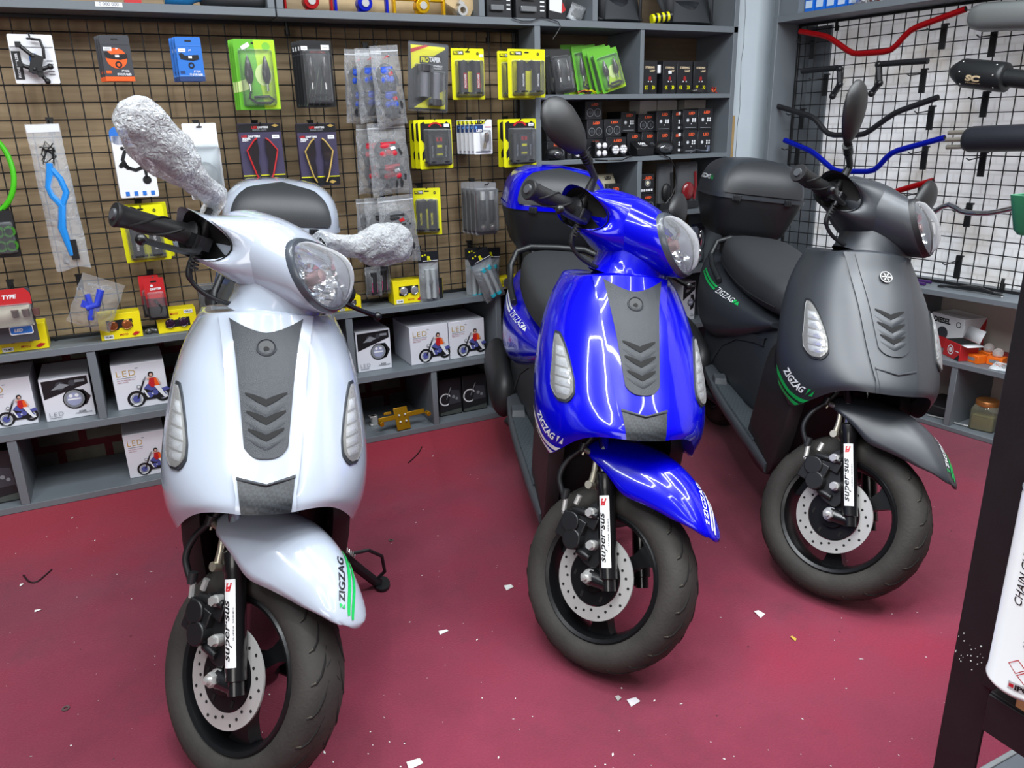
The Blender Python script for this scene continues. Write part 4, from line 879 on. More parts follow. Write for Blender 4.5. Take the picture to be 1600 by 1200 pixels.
def card(name, label, cat, box, y, mat_, group=None, r=.004, rz=0, ry=0, thick=.0012, slot=True):
    """hanging card centred on a pixel box at depth y; returns root, width, height (local origin at the centre of the front)"""
    x0, y0, x1, y1 = box; cx, cy = (x0+x1)/2, (y0+y1)/2
    c = at_Y(cx, cy, y); w_ = at_Y(x1, cy, y).x-at_Y(x0, cy, y).x; h = at_Y(cx, y0, y).z-at_Y(cx, y1, y).z
    root = thing(name, label, cat, c, (0, ry, rz), group)
    m = MB(); m.prism(rrect(w_, h, r), thick); m.build('backing_card', mat_, root, smooth=30)
    if slot: f = F(-.0002); f.use(BLK); f.poly(rrect(.018, .005, .0024, 3)) if 0 else f.poly([(x, z+h/2-.011) for x, z in rrect(.018, .005, .0024, 3)]); f.build('hang_slot', root)
    return root, w_, h
def dome(root, cx, cz, w_, h, d, m_=None, r=.006, name='blister'):
    m = MB(); P = [[(cx+x*k, -y_, cz+z*k) for x, z in rrect(w_, h, r)] for k, y_ in ((1.04, .0002), (1.0, .001), (.97, d*.85), (.90, d))]
    m.grid(P, cu=True, cap=(0, 1)); return m.build(name, m_ or BLISTER, root, smooth=40)
def sticker(root, cx, cz, w_, h, turn=0):
    f = F(-.0012); f.use(WHT); c, s = math.cos(turn), math.sin(turn); f.poly([(cx+x*c-z*s, cz+x*s+z*c) for x, z in ((-w_/2, -h/2), (w_/2, -h/2), (w_/2, h/2), (-w_/2, h/2))])
    f.use(GRY); f.rect(cx-w_*.32, cz-.0006, cx+w_*.32, cz+.0006) if not turn else None
    return f.build('price_sticker', root)
def stack(root, n, labels, step=.020, dx=-.004, dz=0.0):
    """more of the same card further back on the hook"""
    out = [root]
    for k in range(1, n):
        out.append(dup(root, labels(k), (root.location.x+dx*k, root.location.y+step*k, root.location.z+dz*k)))
    return out
ORD = ['front', 'second', 'third', 'fourth', 'fifth', 'sixth']

def pillow(root, w_, h, d, m_, name='bag', seed=1, top=.88, crumple=.18, taper=1.0):
    """soft bag: flat sealed edges, bulging middle, crumpled"""
    r_ = random.Random(seed); nx, nz = 16, 24; P = []
    for side in (-1, 1):
        rows = []
        for j in range(nz+1):
            v = j/nz; row = []
            for i in range(nx+1):
                u = i/nx; b = max(0, math.sin(PI*u))**.6*max(0, math.sin(PI*min(1, v/top)))**.6 if v < top else 0
                wob = 1+crumple*(math.sin(u*9+seed)+math.sin(v*13+seed*2)+r_.uniform(-.8, .8))*.5
                wx = lerp(1, taper, 1-v)+.02*math.sin(v*17+seed)
                row.append(((u-.5)*w_*wx, side*d/2*b*wob+.0004*side, (v-.5)*h+.012*h*math.sin(u*6+seed)*(1-v)))
            rows.append(row)
        P.append(rows)
    m = MB(); m.grid(P[0]); m.grid(P[1], flip=True); return m.build(name, m_, root, smooth=50)

# ---- contents
def turn_pods(root, h, w_, colr):
    for sx_ in (-1, 1):
        m = MB(); P = []
        for z, rx, rd in ((.27, .0012, .002), (.20, .005, .005), (.10, .0085, .008), (.0, .0105, .009), (-.06, .009, .009), (-.11, .0055, .006), (-.13, .005, .005)):
            P.append([(sx_*w_*.21+rx*w_/.095*math.cos(2*PI*k/12), -.009+rd*math.sin(2*PI*k/12), z*h) for k in range(12)])
        m.grid(P, cu=True, cap=(1, 1)); m.mat(1); m.cyl((sx_*w_*.21, -.009, -.13*h), (sx_*w_*.21, -.009, -.235*h), .0045, n=10)
        m.build('signal_pod', [colr, CHROME], root, smooth=50)
    m = MB(); m.tube([(-.21*w_, -.009, -.24*h), (-.26*w_, -.008, -.33*h), (-.10*w_, -.008, -.40*h), (.25*w_, -.008, -.40*h), (.34*w_, -.008, -.36*h), (.22*w_, -.009, -.31*h), (-.15*w_, -.009, -.32*h)], .0035, 7); m.build('wire_loop', BLK, root)
def grip_pair(root, w_, h, label_m, chrome=True, z0=-.36, z1=.24, r=.0155, gm=None):
    for sx_ in (-1, 1):
        m = MB(); x = sx_*w_*.20; m.tube([(x, -.014, z0*h), (x, -.014, z1*h)], r, 14)
        if chrome: m.mat(1); m.tube([(x, -.014, (z0-.03)*h), (x, -.014, z0*h), (x, -.014, (z0+.006)*h)], [.024, .024, r], 16)
        g = m.build('handle_grip', [gm or GRIP, mat('flange_black', (36, 36, 40), .25, coat=.4)], root, smooth=45)
        f = F(-.0305); f.use(label_m[0]); a, b = lerp(z0, z1, .12)*h, lerp(z0, z1, .62)*h; f.rect(x-.006, a, x+.006, b); f.use(label_m[1]); f.text('PROTAPER', x, (a+b)/2, width=(b-a)*.9, height=None, bold=.05, turn=PI/2*1); f.build('grip_label', g)
def glove_pair(root, w_, h, pal, seed=0):
    r_ = random.Random(seed)
    for q in (0, 1):
        m = MB(); cz = (.14-.36*q)*h; cx = (.03 if q else -.03)*w_
        m.ball((cx, .0, cz), (.38*w_, .015, .19*h), 16, 10)
        for k in range(4):
            a = -.5+.33*k+(PI if q else 0); x = cx+.28*w_*math.sin(a if not q else a-PI)*(1); s_ = 1 if not q else -1
            m.tube([(cx+(-.2+.13*k)*w_, -.004, cz-.10*h*s_*.2), (cx+(-.22+.15*k)*w_, -.006, cz-.17*h), (cx+(-.20+.14*k)*w_, -.002, cz-.25*h)], [.008, .0085, .007], 8)
        m.tube([(cx+.24*w_, -.004, cz+.04*h), (cx+.34*w_, -.006, cz-.06*h), (cx+.34*w_, -.004, cz-.13*h)], [.009, .009, .007], 8)
        m.mat(1)
        for k in range(3): m.ball((cx+(-.16+.15*k)*w_, -.0125, cz-.05*h+.02*h*(k % 2)), (.11*w_, .006, .055*h), 10, 6)
        m.box((cx, -.012, cz+.12*h), (.42*w_, .008, .035*h)); m.ball((cx-.08*w_, -.0135, cz+.07*h), (.16*w_, .005, .05*h), 10, 6)
        g = m.build('glove', [pal[0], pal[1]], root, smooth=50)
        if len(pal) > 2: f = F(-.0185); f.use(pal[2]); f.poly([(cx+.02*w_, cz+.05*h), (cx+.16*w_, cz+.07*h), (cx+.20*w_, cz+.02*h), (cx+.06*w_, cz+.0*h)]); f.build('glove_logo', g)

def hook_at(root, h, where, ln=.10):
    p = root.location; return hook(where, p.x, p.z+h/2-.010, ln)
# ------------------------------------------------------------------ goods on the back grid
def L_(s): return s
# phone holder on a white card
r_, w_, h = card('phone_holder_pack', 'white phone-holder card with a black clamp in front, top left of the grid', 'phone holder', (18, 54, 88, 131), 2.66, WHT)
f = F(-.0004); f.use(BLK); f.rect(-w_*.48, -h*.42, -w_*.28, h*.16); f.use(WHT); f.text('PHONE HOLDER', -w_*.38, -h*.13, width=h*.5, turn=PI/2, bold=.04); f.use(BLU); f.rect(-w_*.1, -h*.3, w_*.06, h*.12); f.use(GRY)
for k in range(5): f.rect(w_*.28, -h*.32+k*h*.07, w_*.42, -h*.30+k*h*.07)
f.rect(-w_*.48, h*.24, w_*.48, h*.252); f.build('front_print', r_)
m = MB(); T_ = lambda *p: [(x*w_, y_, z*h) for x, y_, z in p]
m.tube(T_((.02, -.01, .40), (.22, -.016, .38), (.26, -.018, .2), (.24, -.02, 0)), .004, 8); m.box((.08*w_, -.018, -.10*h), (.26*w_, .016, .40*h), Matrix.Rotation(.35, 4, 'Y'))
for a, b in (((-.28, -.016, .28), (.0, -.02, .05)), ((-.32, -.018, -.12), (-.02, -.02, -.22)), ((.10, -.02, -.22), (.34, -.02, -.16)), ((.1, -.018, -.32), (.22, -.02, -.46))):
    m.tube(T_(a, b), .0055, 8); m.ball((b[0]*w_, b[1], b[2]*h), .008, 10, 6); m.box((a[0]*w_, a[1]-.004, a[2]*h), (.014, .012, .014))
m.build('holder_clamp', BLACKP, r_, smooth=40, bevel=.001); hook_at(r_, h, 'holding the white phone-holder card')
# orange and blue charger packs
def charger(box, label_f, mA, mB, mC, n, nm):
    r_, w_, h = card('charger_pack', label_f(0), 'phone charger', box, 2.62, mA, 'phone charger packs', thick=.012)
    f = F(-.0004); f.use(mB); f.rect(-w_/2, -h/2, w_/2, -h*.40); f.rect(-w_*.44, -h*.33, -w_*.26, -h*.27); f.use(mC)
    f.disc(-.02*w_, .0*h, .36*w_) if mC is ORG else f.rect(-w_/2, -h*.39, w_/2, -h*.37)
    f.use(BLK); f.poly([(x*w_, z*h) for x, z in ((-.42, .12), (-.30, .14), (-.18, .08), (.34, .10), (.36, .0), (.1, -.04), (-.36, 0))]); f.ring(.02*w_, -.14*h, .06*w_, .12*w_); f.use(WHT); f.rect(-.06*w_, .02*h, .08*w_, .07*h); f.text('JM', .02*w_, h*.20, height=h*.045, shear=.3)
    f.text('摩托车', w_*.22, -h*.28, height=h*.055); f.text('手机充电器', w_*.16, -h*.35, height=h*.06); f.use(DGR if mA is DGR else LBL); f.rect(-w_/2, h*.30, w_/2, h*.305); f.build('front_print', r_)
    sticker(r_, -w_*.28, h*.2, w_*.28, h*.08); hook_at(r_, h, nm)
    stack(r_, n, label_f, .022, -.006)
charger((160, 55, 206, 127), lambda k: 'grey and orange phone charger pack, %s of its hook' % ORD[k], DGR, ORG, ORG, 3, 'holding the grey and orange charger packs')
charger((277, 58, 317, 127), lambda k: 'light blue phone charger pack, %s of its hook' % ORD[k], BLU, NAVY, LBL, 3, 'holding the blue charger packs')
# turn signal blisters
def signals(name, box, y, mA, lab, n, grp, dark):
    r_, w_, h = card(name, lab(0), 'turn signals', box, y, mA, grp)
    f = F(-.0004)
    if dark:
        f.use(DGR); f.rect(-w_*.5, h*.285, w_*.5, h*.30); f.use(RED); f.text('MOTO SIGNAL', .06*w_, h*.33, width=w_*.5, bold=.04); f.use(mat('print_moss', (70, 84, 66), .5))
        for k in range(4): f.poly([(w_*(-.45+.2*k), -h*.48), (w_*(-.42+.2*k), -h*.48), (w_*(-.05+.12*k), h*.1), (w_*(-.07+.12*k), h*.1)])
    else:
        f.use(LGR); f.poly([(-.02*w_, h*.49), (w_*.49, h*.49), (w_*.49, -h*.49), (.1*w_, -h*.49)]); f.use(mat('print_pale_green', (206, 226, 150), .5)); f.disc(.16*w_, .0, w_*.26, kx=.8); f.poly([(-.49*w_, -.25*h), (-.2*w_, -.2*h), (-.25*w_, -.05*h), (-.49*w_, -.1*h)]); f.use(mat('print_leaf', (120, 190, 60), .5)); f.disc(.28*w_, .40*h, w_*.10)
    f.build('front_print', r_)
    turn_pods(r_, h, w_, SMOKE); dome(r_, 0, -.04*h, w_*.80, h*.80, .020)
    if dark: sticker(r_, .30*w_, h*.40, w_*.26, h*.075); sticker(r_, -.36*w_, h*.385, w_*.2, h*.06)
    else: sticker(r_, -.22*w_, h*.40, w_*.22, h*.06, .5)
    if n > 1: stack(r_, n, lab, .021)
    return r_, w_, h
r_, w_, h = signals('turn_signal_pack', (370, 62, 434, 172), 2.62, GRN, lambda k: 'green turn signal blister card on the grid, %s of its hook' % ORD[k], 3, 'green turn signal cards on the grid', False); hook_at(r_, h, 'holding the green turn signal cards', .12)
r_, w_, h = signals('turn_signal_pack', (472, 64, 521, 168), 2.61, BLK, lambda k: 'black turn signal blister card on the grid, %s of its hook' % ORD[k], 4, 'black turn signal cards on the grid', True); hook_at(r_, h, 'holding the black turn signal cards', .12)
# gloves in bags
def gloves(box, y, pal, label, seed, ry=0, bag=BAGF):
    x0, y0, x1, y1 = box; c = at_Y((x0+x1)/2, (y0+y1)/2, y); w_ = at_Y(x1, (y0+y1)/2, y).x-at_Y(x0, (y0+y1)/2, y).x; h = at_Y((x0+x1)/2, y0, y).z-at_Y((x0+x1)/2, y1, y).z
    r_ = thing('glove_pack', label, 'gloves', c, (0, ry, 0), 'bagged riding gloves on the grid')
    glove_pair(r_, w_*.96, h*.86, pal, seed); pillow(r_, w_, h, .042, bag, seed=seed, taper=1.12)
    if pal[1] is GLB: f = F(-.004); f.use(RED); f.poly([(-.1*w_, .34*h), (.1*w_, .38*h), (.14*w_, .36*h), (-.02*w_, .34*h)]); f.use(BLK); f.poly([(.04*w_, .33*h), (.14*w_, .37*h), (.18*w_, .35*h)]); f.build('bag_logo', r_)
    m = MB(); m.box((0, 0, h*.43), (w_*1.0, .0022, .004)); m.build('zip_strip', BAGW, r_)
    return r_, h
gloves((585, 72, 628, 197), 2.60, (GLOVE, GLB, GLR), 'blue riding gloves in the front clear bag below the shelf', 3, -.06)
gloves((560, 76, 600, 192), 2.645, (GLOVE, GLB), 'blue riding gloves in the middle clear bag below the shelf', 5, -.03)
r_, h = gloves((541, 78, 580, 194), 2.69, (GLOVE, GLB), 'blue riding gloves in the rear clear bag below the shelf', 8, .02); hook('holding the blue riding gloves', at_Y(574, 76, 2.72).x, at_Y(574, 76, 2.72).z, .13)
gloves((580, 192, 637, 305), 2.62, (GLOVE, GLR, WHT), 'red riding gloves in a clear bag, front of the middle glove hook', 11, -.04)
r_, h = gloves((560, 195, 606, 304), 2.68, (GLOVE, GLR), 'red riding gloves in a clear bag, rear of the middle glove hook', 13, .0); hook('holding the red riding gloves', at_Y(590, 194, 2.72).x, at_Y(590, 194, 2.72).z, .12)
gloves((596, 306, 650, 412), 2.61, (GLOVE, GLOVE, RED), 'black riding gloves in a clear bag, front of the lowest glove hook', 17, -.05)
gloves((574, 308, 622, 412), 2.65, (GLOVE, GLOVE), 'black riding gloves in a clear bag, middle of the lowest glove hook', 19, -.02)
r_, h = gloves((560, 310, 600, 408), 2.69, (GLOVE, GLOVE), 'black riding gloves in a clear bag, rear of the lowest glove hook', 23, .0); hook('holding the black riding gloves', at_Y(600, 306, 2.72).x, at_Y(600, 306, 2.72).z, .12)
# silver grip card
r_, w_, h = card('grip_pack', 'silver and yellow grip card with grey grips, hanging crooked', 'handlebar grips', (638, 67, 700, 173), 2.64, DGR, ry=.07)
f = F(-.0004); f.use(YEL); f.poly([(-w_*.44, h*.45), (w_*.40, h*.45), (w_*.42, h*.42), (-w_*.05, h*.24), (-w_*.42, h*.10)]); f.poly([(-w_*.36, -h*.47), (w_*.44, -h*.47), (w_*.44, -h*.18), (.0, -h*.32)]); f.use(RED); f.poly([(-w_*.44, h*.33), (-w_*.44, h*.39), (-w_*.08, h*.46), (.02*w_, h*.45)])
f.use(BLK); f.poly([(-w_*.22, h*.19), (w_*.34, h*.215), (w_*.32, h*.315), (-w_*.22, h*.29)]); f.use(YEL); f.text('PRO', -w_*.09, h*.245, width=w_*.20, height=h*.075, bold=.05); f.use(WHT); f.text('TAPER', w_*.16, h*.257, width=w_*.29, height=h*.075, bold=.05); f.text('SYNERGY', w_*.24, h*.165, width=w_*.24, bold=.04); f.rect(w_*.12, h*.135, w_*.36, h*.14); f.rect(w_*.12, h*.12, w_*.34, h*.125); f.build('front_print', r_)
for (x, za, zb, fl) in ((-.13, -.30, .12, 1), (.16, -.38, .06, -1)):
    m = MB(); m.tube([(x*w_, -.012, za*h), (x*w_, -.012, zb*h)], .0135, 14); m.mat(1); z = (zb if fl > 0 else za)*h; m.tube([(x*w_, -.012, z-.010), (x*w_, -.012, z+.010)], .0225, 14); m.build('handle_grip', [GREYG, mat('flange_dark', (58, 58, 62), .35)], r_, smooth=45)
dome(r_, 0, -.02*h, w_*.98, h*.97, .004, name='blister_edge'); dome(r_, -.13*w_, -.08*h, .42*w_, .52*h, .028); dome(r_, .16*w_, -.17*h, .42*w_, .52*h, .028)
hook_at(r_, h, 'holding the silver grip card')
# yellow grip cards
def yellow_grips(box, y, label, lab_m, rz=0, ry=0):
    r_, w_, h = card('grip_pack', label, 'handlebar grips', box, y, YEL, 'yellow grip cards on the grid', rz=rz, ry=ry)
    f = F(-.0004); f.use(BLK); f.poly([(-w_*.44, h*.375), (-w_*.12, h*.375), (-w_*.13, h*.455), (-w_*.44, h*.445)]); f.use(YEL); f.text('PRO', -w_*.36, h*.412, width=w_*.12, height=h*.05, bold=.05); f.use(WHT); f.text('TAPER', -w_*.22, h*.412, width=w_*.15, height=h*.05, bold=.05); f.use(BLK); f.ring(w_*.30, h*.40, .002, .0045); f.poly([(-.24*w_, .25*h), (-.12*w_, .28*h), (0, .22*h), (.12*w_, .28*h), (.24*w_, .25*h), (.1*w_, .06*h), (-.1*w_, .06*h)]); f.build('front_print', r_)
    grip_pair(r_, w_, h, lab_m); dome(r_, 0, -.09*h, w_*.78, h*.72, .034); sticker(r_, w_*.42, h*.36, w_*.12, h*.06) if lab_m[0] is RED else None
    return r_, w_, h
r_, w_, h = yellow_grips((706, 76, 757, 156), 2.66, 'yellow grip card with red lettered grips right of the silver one', (RED, WHT)); hook_at(r_, h, 'holding the yellow card with red lettered grips')
r_, w_, h = yellow_grips((794, 77, 852, 153), 2.588, 'yellow grip card with white lettered grips in front of the bookcase post', (BLK, WHT)); dup(r_, 'yellow grip card peeking out behind the one at the bookcase post', (r_.location.x-.020, 2.628, r_.location.z-.004)); hook_at(r_, h, 'holding two yellow grip cards by the bookcase', .13)
r_, w_, h = yellow_grips((648, 294, 688, 367), 2.67, 'yellow grip card turned sideways, below the gloves', (BLK, YEL), rz=-.5); hook_at(r_, h, 'holding the yellow card turned sideways', .08)
r_, w_, h = yellow_grips((190, 321, 262, 409), 2.66, 'yellow grip card behind the white scooter\'s handlebar, front of its hook', (BLK, WHT), ry=-.02); dup(r_, 'yellow grip card behind the white scooter\'s handlebar, rear of its hook', (r_.location.x+.012, r_.location.y+.04, r_.location.z+.003)); hook_at(r_, h, 'holding the yellow grip cards behind the handlebar')
# purple light boxes
for box, mm, nm in (((377, 193, 443, 288), RED, 'red'), ((468, 193, 528, 291), GLD, 'gold')):
    r_, w_, h = card('side_light_pack', 'dark purple light strip box with %s edged lamps' % nm, 'motorcycle lamp', box, 2.67, PUR, thick=.022)
    f = F(-.0004); f.use(BLK); f.rect(-w_/2, h*.36, w_/2, h*.49); f.rect(-w_/2, -h*.49, w_/2, -h*.35); f.use(YEL); f.rect(-w_/2, -h*.36, w_/2, -h*.345); f.use(RED); f.text('LIFE', -w_*.38, h*.29, width=w_*.13, bold=.05); f.text('LIFE', -w_*.12, h*.435, width=w_*.13, bold=.05); f.use(WHT)
    f.text('DRIFTERS', -w_*.15, h*.29, width=w_*.28, bold=.05); f.text('SIGNAL', -w_*.33, h*.255, width=w_*.2, bold=.05); f.text('LIGHT', -w_*.36, h*.225, width=w_*.15, bold=.05); f.text('DRIFTERS', w_*.08, h*.435, width=w_*.25, bold=.05); f.use(GRY); f.text('SIGNAL LIGHT', 0, h*.395, width=w_*.34, bold=.03)
    f.use(GLD); f.poly([(w_*.28, h*.46), (w_*.37, h*.485), (w_*.46, h*.46), (w_*.37, h*.435)]); f.poly([(w_*.2, -h*.44), (w_*.3, -h*.41), (w_*.4, -h*.44), (w_*.3, -h*.47)]); f.build('front_print', r_); sticker(r_, w_*.36, h*.28, w_*.17, h*.06)
    for sx_ in (-1, 1):
        m = MB(); pts = [(sx_*a*w_, b*h) for a, b in ((.10, .26), (.18, .22), (.36, .06), (.30, -.1), (.20, -.34), (.12, -.44), (.09, -.30), (.12, -.1), (.08, .05))]
        m.prism(pts, -.010); m.mat(1); m.tube([(a, -.011, b) for a, b in pts[:6]], .0026, 7); m.build('lamp_strip', [SMOKE, mm], r_, smooth=30)
    hook_at(r_, h, 'holding the %s edged light box' % nm)
# yellow framed grip blisters
def framed(box, y, lab, n, hk):
    r_, w_, h = card('grip_pack', lab(0), 'handlebar grips', box, y, YEL, 'yellow framed black grip packs', r=.005)
    f = F(-.0004); f.use(BLK); f.poly([(x*w_, z*h) for x, z in ((-.44, .42), (-.34, .46), (-.30, .42), (.30, .42), (.34, .46), (.46, .40), (.46, .1), (.42, .06), (.42, -.3), (.46, -.36), (.42, -.44), (-.30, -.44), (-.42, -.30), (-.42, -.18), (-.34, -.08), (-.34, .02), (-.44, .10))]); f.use(YEL); f.poly([(-.40*w_, -.32*h), (-.36*w_, -.28*h), (-.24*w_, -.43*h), (-.30*w_, -.44*h)]); f.use(RED); f.ring(0, .34*h, .10*w_, .14*w_, kx=1.5, a0=.2, a1=PI-.2); f.build('front_print', r_)
    grip_pair(r_, w_, h, (BLK, GRY), z0=-.34, z1=.20, r=.014); f = F(-.032); f.use(DGR); f.rect(-.11*w_, -.26*h, .11*w_, .18*h); f.use(RED); f.rect(-.08*w_, .06*h, .09*w_, .14*h); f.use(YEL); f.rect(-.07*w_, -.06*h, .08*w_, -.01*h); f.text('GRIPS', 0, -.2*h, width=.18*w_, bold=.05); f.use(BLK); f.text('E', 0, .10*h, height=.06*h, bold=.06); f.build('inner_label', r_)
    dome(r_, .02*w_, -.06*h, w_*.74, h*.74, .036); sticker(r_, .34*w_, .38*h, w_*.16, h*.06)
    stack(r_, n, lab, .044, 0); hook_at(r_, h, hk, .13)
framed((655, 187, 707, 264), 2.62, lambda k: 'black grip pack in a yellow frame under the silver card, %s of its hook' % ORD[k], 3, 'holding the three yellow framed grip packs')
framed((787, 186, 838, 261), 2.63, lambda k: 'black grip pack in a yellow frame by the bookcase post, %s of its hook' % ORD[k], 2, 'holding the two yellow framed grip packs')
# LED bulb cards
r_, w_, h = card('bulb_pack', 'small white LED bulb card, front of its hook', 'LED bulb', (740, 187, 769, 241), 2.63, WHT, 'small white LED bulb cards')
f = F(-.0004); f.use(YEL); f.poly([(-w_*.49, h*.37), (w_*.05, h*.37), (w_*.22, h*.48), (-w_*.49, h*.48)]); f.use(NAVY); f.rect(-w_*.49, h*.14, w_*.02, h*.35); f.use(BLK); f.text('LED', -w_*.2, h*.425, width=w_*.4, bold=.05); f.use(LBL); f.disc(-w_*.36, h*.28, .004); f.use(RED); f.rect(w_*.1, h*.28, w_*.45, h*.30); f.use(WHT); f.text('LED', -w_*.2, h*.19, width=w_*.3, bold=.04); f.use(GRY); f.rect(-w_*.4, -h*.44, w_*.4, -h*.41); f.build('front_print', r_)
m = MB(); m.tube([(.12*w_, -.008, .12*h), (.16*w_, -.009, .06*h), (.14*w_, -.009, -.10*h), (.08*w_, -.008, -.16*h)], [.006, .0085, .0085, .006], 10); m.mat(1); m.cyl((.08*w_, -.008, -.16*h), (.02*w_, -.008, -.34*h), .0052, n=10); m.build('bulb', [mat('bulb_bronze', (116, 96, 88), .3, metal=.6), mat('bulb_base', (176, 160, 128), .3, metal=.8)], r_, smooth=50); dome(r_, .1*w_, -.1*h, w_*.5, h*.62, .018)
stack(r_, 5, lambda k: 'small white LED bulb card, %s of its hook' % ORD[k], .028); hook_at(r_, h, 'holding the LED bulb cards', .15)
# clear packs of bar ends
r_, w_, h = card('bar_end_pack', 'clear pack with black bar-end grips, front of its hook', 'grip pack', (742, 286, 776, 367), 2.63, mat('pack_grey', (120, 120, 122), .5), 'clear bar-end packs', slot=False)
for sx_ in (-1, 1): m = MB(); m.cyl((sx_*.2*w_, -.014, -.22*h), (sx_*.2*w_, -.014, .18*h), .0105, n=12); m.mat(1); m.cyl((sx_*.2*w_, -.014, .18*h), (sx_*.2*w_, -.014, .34*h), .009, n=12); m.ball((sx_*.2*w_, -.014, -.34*h), .011, 10, 8); m.build('bar_end', [GRIP, STEEL], r_, smooth=45)
dome(r_, 0, -.02*h, w_*.96, h*.84, .030); f = F(-.0006); f.use(mat('print_maroon', (84, 40, 40), .5)); f.rect(-.48*w_, -.42*h, -.42*w_, .3*h); f.build('front_print', r_)
stack(r_, 4, lambda k: 'clear pack with black bar-end grips, %s of its hook' % ORD[k], .030); hook_at(r_, h, 'holding the clear bar-end packs', .15)
# white zip bag with a blue strap light
x0, y0, x1, y1 = 60, 195, 122, 424; c = at_Y(91, 310, 2.66); w_ = at_Y(118, 310, 2.66).x-at_Y(66, 310, 2.66).x; h = at_Y(91, y0, 2.66).z-at_Y(91, y1, 2.66).z
r_ = thing('strap_pack', 'tall white zip bag with a blue strap and coiled black cord', 'strap', c, (0, -.02, 0))
m = MB(); m.tube([(-.002, -.006, .24*h), (-.006, -.006, .18*h), (-.018, -.008, .08*h), (-.012, -.01, .02*h), (.006, -.01, -.05*h), (-.006, -.01, -.2*h), (.004, -.008, -.40*h)], [.010, .011, .009, .010, .012, .012, .007], 8); m.tube([(0, -.006, .2*h), (.016, -.008, .13*h), (.024, -.01, .04*h), (.008, -.011, -.04*h)], [.010, .009, .009, .010], 8); m.build('blue_strap', mat('strap_blue', (30, 136, 220), .45), r_)
m = MB(); q = random.Random(4); m.tube([(.016*math.sin(k*1.7)+.004*q.uniform(-1, 1), -.008+.003*math.sin(k), .29*h+.075*h*math.cos(k*1.1)+.04*h*q.uniform(-1, 1)) for k in range(44)], .0016, 5); m.box((.012, -.008, -.36*h), (.020, .012, .14*h)); m.build('black_cord', BLK, r_)
pillow(r_, w_, h, .030, BAGW if 0 else film('bag_zip', (232, 236, 240), .74, .16, .3, .9, 22, .01), seed=4, taper=1.1, top=.92); m = MB(); m.box((0, 0, .47*h), (w_*.98, .002, .05*h)); m.build('zip_strip', mat('zip_white', (222, 226, 230), .4), r_)
hook('holding the tall white zip bag', at_Y(78, 195, 2.72).x, at_Y(78, 195, 2.72).z, .07)
# white phone mount box
r_, w_, h = card('phone_mount_box', 'white phone mount box with blue hang tab, beside the wrapped mirror', 'phone mount', (181, 212, 242, 309), 2.64, WHT, thick=.075, slot=False, rz=.03)
m = MB(); m.prism([(x-.004, z+h*.5) for x, z in rrect(w_*.98, .05, .02)], .002); m.build('hang_tab', BLU, r_)
f = F(-.0004); f.use(BLU); f.rect(-w_*.2, h*.34, w_*.5, h*.46); f.use(WHT); f.text('MAXLINE', w_*.15, h*.40, width=w_*.5, bold=.05); f.use(BLK)
X_ = lambda x, z: (x*w_, z*h)
f.ring(*X_(.0, .12), .026*1.0, .036, n=8); f.poly([X_(*p) for p in ((-.22, .30), (-.12, .33), (.1, .22), (.05, .18))]); f.poly([X_(*p) for p in ((-.40, .05), (-.30, .10), (-.1, -.02), (-.2, -.05))]); f.poly([X_(*p) for p in ((.1, .06), (.30, .16), (.36, -.02), (.2, -.06))]); f.disc(*X_(.25, -.22), .012); f.poly([X_(*p) for p in ((.2, -.02), (.3, -.02), (.28, -.2), (.22, -.2))]); f.disc(*X_(-.36, .02), .006); f.disc(*X_(-.26, .3), .005); f.disc(*X_(.36, .0), .007)
f.use(BLU); [f.rect((-.36+.22*k)*w_, -.47*h, (-.26+.22*k)*w_, -.40*h) for k in range(4)]; f.build('front_print', r_); hook('holding the white phone mount box', r_.location.x, r_.location.z+h*.58, .06)
# clear bag behind wrapped mirror
r_, w_, h = card('clear_shell_pack', 'white card with a clear shell behind the wrapped mirror', 'accessory pack', (292, 193, 345, 312), 2.67, WHT); dome(r_, .02*w_, -.14*h, w_*.96, h*.68, .04); f = F(-.0005); f.use(mat('print_pale', (196, 206, 212), .5)); f.rect(-.46*w_, -.46*h, .46*w_, .22*h); f.build('front_print', r_)
m = MB(); m.ball((0, -.018, -.2*h), (.36*w_, .016, .2*h), 14, 8); m.mat(1); m.box((0, -.016, -.42*h), (.7*w_, .02, .06*h)); m.build('shell_part', [mat('shell_grey', (176, 184, 188), .3), BLK], r_, smooth=50); hook_at(r_, h, 'holding the clear shell pack')
# bag with a blue bracket
c = at_Y(150, 474, 2.628); r_ = thing('bracket_pack', 'crooked clear bag with a blue bracket above the yellow horn boxes', 'bracket', c, (0, .45, 0)); w_, h = .118, .155
m = MB(); m.tube([(-.03, -.004, .02), (-.01, -.01, -.01), (.0, -.008, -.05)], .010, 8); m.tube([(.0, -.008, .045), (.004, -.012, .0), (-.02, -.01, -.02)], .011, 8); m.box((-.012, -.008, -.01), (.05, .014, .02)); m.build('blue_bracket', mat('bracket_blue', (44, 64, 190), .4), r_, smooth=50)
pillow(r_, w_, h, .034, BAGC, seed=21); hook('holding the bag with the blue bracket', at_Y(124, 440, 2.73).x, at_Y(124, 440, 2.73).z, .07)
